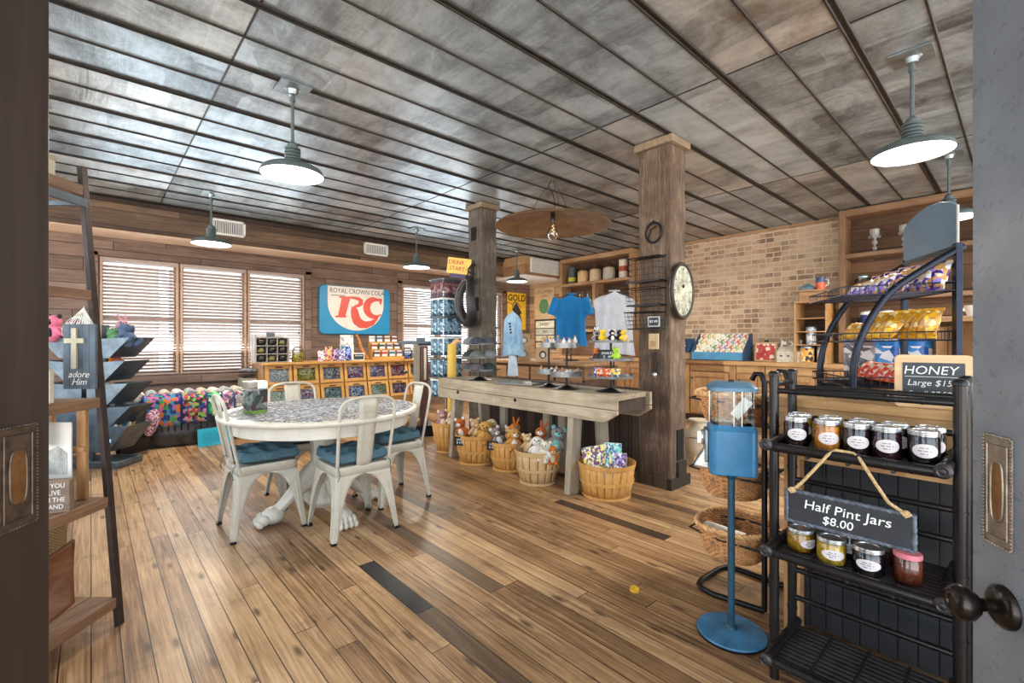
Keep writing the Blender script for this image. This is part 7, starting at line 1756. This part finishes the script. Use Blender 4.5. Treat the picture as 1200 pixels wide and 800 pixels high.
m = MB(); m.surf(lambda u, v: ((u-.5)*.15, (v-.5)*.15, .904+.014*math.sin(u*7)*math.sin(v*8)+.012*(1-v)), 16, 16); m.b2(-.075, -.075, .901, .075, .075, .903); m.build('sweets', speckle('pale_nuts', [(206, 176, 140), (226, 206, 180), (190, 150, 110), (216, 190, 156)], 70, .5, 1.0), r, smooth=60)['kind'] = 'stuff'
m = MB(); m.box((.028, -.078, .975), (.040, .002, .088), (0, R(38), 0)); m.build('white_slip', M_paper, r)
# coin mechanism on the face turned to the left
f = MB(); f.b2(-.108, -.045, .735, -.092, .045, .875); cm = f.build('coin_plate', M_galv, r, bevel=.006)
m = MB(); m.lathe([(.030, 0), (.034, -.006), (.03, -.012), (0, -.014)], (-.108, 0, .835), 22, 'x', caps=False); m.box((-.128, 0, .835), (.014, .012, .05)); m.build('turn_handle', M_steel, cm, smooth=40)
m = MB(); m.prism([(-.092, .705), (-.150, .715), (-.135, .745), (-.108, .79), (-.092, .79)], .05, 'xz', -.025); m.build('chute_flap', M_steel, cm, bevel=.003)

# ------------------------------------------------------------------ basket rack with three wicker baskets
r = thing('basket_rack', 'black tube rack with a floor loop carrying three wicker baskets', 'rack', (0, 0, 0))
m = MB(); loop = [(2.29, .80, .014), (2.255, 1.02, .014), (2.265, 1.08, .014), (2.30, 1.115, .014), (2.36, 1.125, .014), (2.52, 1.115, .014), (2.575, 1.10, .014), (2.60, 1.06, .014), (2.60, .80, .014)]
m.tube(loop, .0135, 10); m.build('floor_loop', M_black, r, smooth=60)
for x in (2.29, 2.60): m = MB(); m.tube([(x, .80, .014), (x, .80, 1.06), (x, .815, 1.10), (x, .84, 1.10), (x, .855, 1.07)], .0125, 10); m.build('upright', M_black, r, smooth=60)
for z in (.30, .615, .97): m = MB(); m.cyl((2.29, .80, z), (2.60, .80, z), .007, seg=8); m.tube([(2.29, .80, z-.02), (2.255, 1.0, z-.012), (2.30, 1.165, z-.01), (2.56, 1.165, z-.01), (2.62, 1.0, z-.012), (2.60, .80, z-.02)], .005, 6); m.build('basket_ring', M_black, r, smooth=60)
def wbasket(z, h, label):
    r = thing('wicker_basket', label, 'basket', (2.44, .99, z), R(4), 'wicker baskets on the black rack')
    seg = 56; rows = int(h/.0115)
    def sh(a, t):
        k = .70+.30*t**.7; x = .19*k*abs(math.cos(a))**.75*(1 if math.cos(a) >= 0 else -1); y = .168*k*abs(math.sin(a))**.75*(1 if math.sin(a) >= 0 else -1); return x, y
    for i in range(0, 1):
        m = MB()
        m.surf(lambda u, v: (*sh(2*math.pi*u, v), .004+v*(h-.01)), seg, rows, True)
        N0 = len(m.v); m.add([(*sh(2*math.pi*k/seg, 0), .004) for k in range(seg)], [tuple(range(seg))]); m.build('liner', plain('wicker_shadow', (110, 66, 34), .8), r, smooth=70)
    m = MB()
    for i in range(rows):
        t = (i+.5)/rows; P = []
        for k in range(seg):
            a = 2*math.pi*k/seg; x, y = sh(a, t); o = 1+.022*(1 if (k+i) % 2 else -1); P.append((x*o, y*o, .008+t*(h-.015)))
        m.tube(P, .0052, 5, True)
    m.build('weave', plain('willow', (192, 136, 84), .6, 0, .35, 30), r, smooth=70)
    m = MB()
    for ph in (0, 1):
        m.tube([((sh(2*math.pi*k/96, 1)[0])*(1.02+.03*math.sin(k*1.3+ph*3.14)), sh(2*math.pi*k/96, 1)[1]*(1.02+.03*math.sin(k*1.3+ph*3.14)), h+.008*math.cos(k*1.3+ph*3.14)) for k in range(96)], .0085, 6, True)
    m.build('braided_rim', plain('pale_willow', (214, 164, 110), .6, 0, .3, 30), r, smooth=70)
wbasket(.165, .165, 'lowest wicker basket holding a white paper, behind the vending machine pole')
wbasket(.475, .165, 'middle wicker basket just below the vending machine body')
wbasket(.835, .155, 'topmost wicker basket seen through the glass tank')
r = thing('paper_sheet', 'white folded paper lying in the lowest wicker basket', 'paper', (2.42, 1.04, .275), R(20)); m = MB(); m.box((0, 0, 0), (.16, .20, .004), (R(10), R(6), 0)); m.build('sheet', M_paper, r); m = MB(); m.box((-.07, 0, .006), (.03, .18, .003), (R(10), R(-24), 0)); m.build('folded_edge', M_paper, r)

# white milk churn and hanging cloth beyond the brown post
r = thing('milk_churn', 'worn white painted milk churn standing behind the brown post', 'churn', (4.62, 2.24, 0))
m = MB(); m.lathe([(0, 0), (.125, 0), (.13, .03), (.145, .15), (.145, .30), (.10, .36), (.085, .38), (.085, .43), (.10, .44), (.10, .455), (0, .455)], seg=32, caps=False); m.build('body', plain('worn_white_paint', (206, 190, 164), .6, 0, .2, 7), r, smooth=50)
m = MB(); m.lathe([(.147, .28), (.150, .285), (.147, .29)], seg=32, caps=False); m.build('band', M_galv, r, smooth=50)
r = thing('hanging_cloth', 'narrow white cloth strip hanging from the back face of the brown post', 'cloth', (3.91, 2.24, .62), 0)
m = MB(); m.surf(lambda u, v: (.02+.01*math.sin(u*9), (u-.5)*.16*(.5+.5*v), .42*(1-v)), 10, 10); m.build('cloth', M_paper, r, smooth=60, solid=.004); m = MB(); m.cyl((-.01, 0, .42), (.03, 0, .425), .004); m.build('peg', M_black, r)
r = thing('floor_sticker', 'small worn yellow sticker stuck on the floorboards', 'sticker', (*(2.03, 1.32), .001), R(30))
m = MB(); m.prism([(-.035, -.02), (.02, -.025), (.04, .0), (.03, .02), (-.02, .022), (-.04, .005)], .0008, 'xy', 0); m.build('patch', plain('worn_yellow', (232, 180, 40), .6, 0, .2, 40), r)
o = r; 

# ------------------------------------------------------------------ the two open entrance doors
def DW(lat, D): c, s = math.cos(R(YAW)), math.sin(R(YAW)); return (D*c+lat*s, D*s-lat*c)
M_door_l = wood('dark_brown_door_paint', (44, 34, 30), (58, 46, 41), (74, 60, 54), 'z', .42, .8, .08)
t = NT('worn_brown_door_daylight_grey'); v = t.coords(); n = t.noise(v, 3.0, 6, .65); n2 = t.noise(v, 30, 4, .8)
f = t.math('ADD', t.math('MULTIPLY', n, .9), t.math('MULTIPLY', n2, .08))
t.link(t.ramp(f, [(.3, C(104, 106, 112)), (.5, C(122, 127, 135)), (.7, C(140, 147, 156))]), t.p.inputs['Base Color']); t.link(t.math('ADD', t.math('MULTIPLY', n2, .3), .15), t.p.inputs['Roughness']); t.setp('Metallic', .15); t.bump(n2, .15, .004)  # brown door paint; its grey-blue is reflected window daylight put into the colour
M_door_r = t.m
def door(n, mat, edge, deep, side):
    """edge = free edge (lat, D), deep = hinge side (lat, D)"""
    ax, ay = DW(*edge); bx, by = DW(*deep); dx, dy = bx-ax, by-ay; L = math.hypot(dx, dy)
    r = bpy.data.objects.new('door_%d' % n, None); COL.objects.link(r); r['kind'] = 'structure'
    r.location = (ax, ay, 0); r.rotation_euler = (0, 0, math.atan2(dy, dx))
    m = MB(); T = .045
    m.b2(0, 0, .01, L, side*T, 2.6); m.build('door_leaf', mat, r, bevel=.003)
    return r, L
# right leaf: passes through lat .863 D .871, runs towards the doorway
d2, L2 = door(2, M_door_r, (.863, .871), (.863-.243*1.05, .871-1.05), 1)
d1, L1 = door(1, M_door_l, (-.941, .945), (-.941+.11*1.0, .945-1.0), -1)
M_brz = plain('aged_bronze', (150, 138, 124), .38, .7, .3, 40); M_brzd = plain('dark_bronze', (52, 46, 42), .25, .85, .25, 20)
M_brzi = plain('worn_brass_cup', (150, 112, 74), .35, .7, .3, 14)
def flush_pull(root, x, z, side, mat, w=.062, h=.190):
    s = -side; y = s*.0
    m = MB(); m.b2(x-w/2, 0, z-h/2, x+w/2, s*.003, z+h/2); pl = m.build('flush_pull', mat, root, bevel=.001)
    m = MB()
    for a, b in (((x-w/2, z-h/2), (x+w/2, z-h/2)), ((x+w/2, z-h/2), (x+w/2, z+h/2)), ((x+w/2, z+h/2), (x-w/2, z+h/2)), ((x-w/2, z+h/2), (x-w/2, z-h/2))):
        n = int(math.hypot(b[0]-a[0], b[1]-a[1])/.006)
        for i in range(n): m.ell((a[0]+(b[0]-a[0])*(i+.5)/n, s*.0045, a[1]+(b[1]-a[1])*(i+.5)/n), (.0026, .002, .0026), 6)
    m.build('beaded_border', mat, pl, smooth=60)
    m = MB(); m.tube([(x-w*.36, s*.004, z-h*.42), (x+w*.36, s*.004, z-h*.42), (x+w*.36, s*.004, z+h*.42), (x-w*.36, s*.004, z+h*.42)], .0018, 6, True); m.build('inner_border', mat, pl, smooth=60)
    m = MB(); P = []
    for k in range(24):
        a = 2*math.pi*k/24; P.append((x+w*.22*math.copysign(abs(math.cos(a))**.5, math.cos(a)), z+h*.27*math.copysign(abs(math.sin(a))**.7, math.sin(a))))
    m.tube([(a, s*.004, b) for a, b in P], .0022, 6, True); m.build('cup_rim', mat, pl, smooth=60)
    m = MB(); m.prism(P, .0012, 'xz', s*.0036 if s > 0 else s*.0036-.0012); m.build('cup', M_brzi, pl)
flush_pull(d2, .066, .99, 1, M_brz); flush_pull(d1, .072, .995, -1, plain('dull_bronze', (104, 90, 78), .45, .7, .3, 40), .078, .19)
# knob on the right leaf
kx, kz = .078, .795
m = MB(); m.lathe([(0, 0), (.036, 0), (.0355, -.006), (.028, -.013), (.014, -.018), (0, -.018)], (kx, 0, kz+.0), 36, 'y', caps=False); rs_ = m.build('knob_rosette', M_brzd, d2, smooth=60)
m = MB(); m.lathe([(.011, -.016), (.0105, -.03), (.012, -.038), (.020, -.043), (.0285, -.054), (.030, -.064), (.026, -.073), (.020, -.0775), (.0175, -.0765), (.0155, -.0785), (.010, -.0785), (.009, -.0765), (0, -.0765)], (kx, 0, kz), 36, 'y', caps=False); m.build('door_knob', M_brzd, d2, smooth=50)
m = MB()
for a, b in ((-.02, -.018), (.018, -.02), (-.02, .02), (.018, .016)): m.lathe([(0, -.0015), (.0025, -.001), (.0025, 0)], (.05+a, 0, 1.145+b), 8, 'y', caps=False)
m.build('old_screws', M_brz, d2)
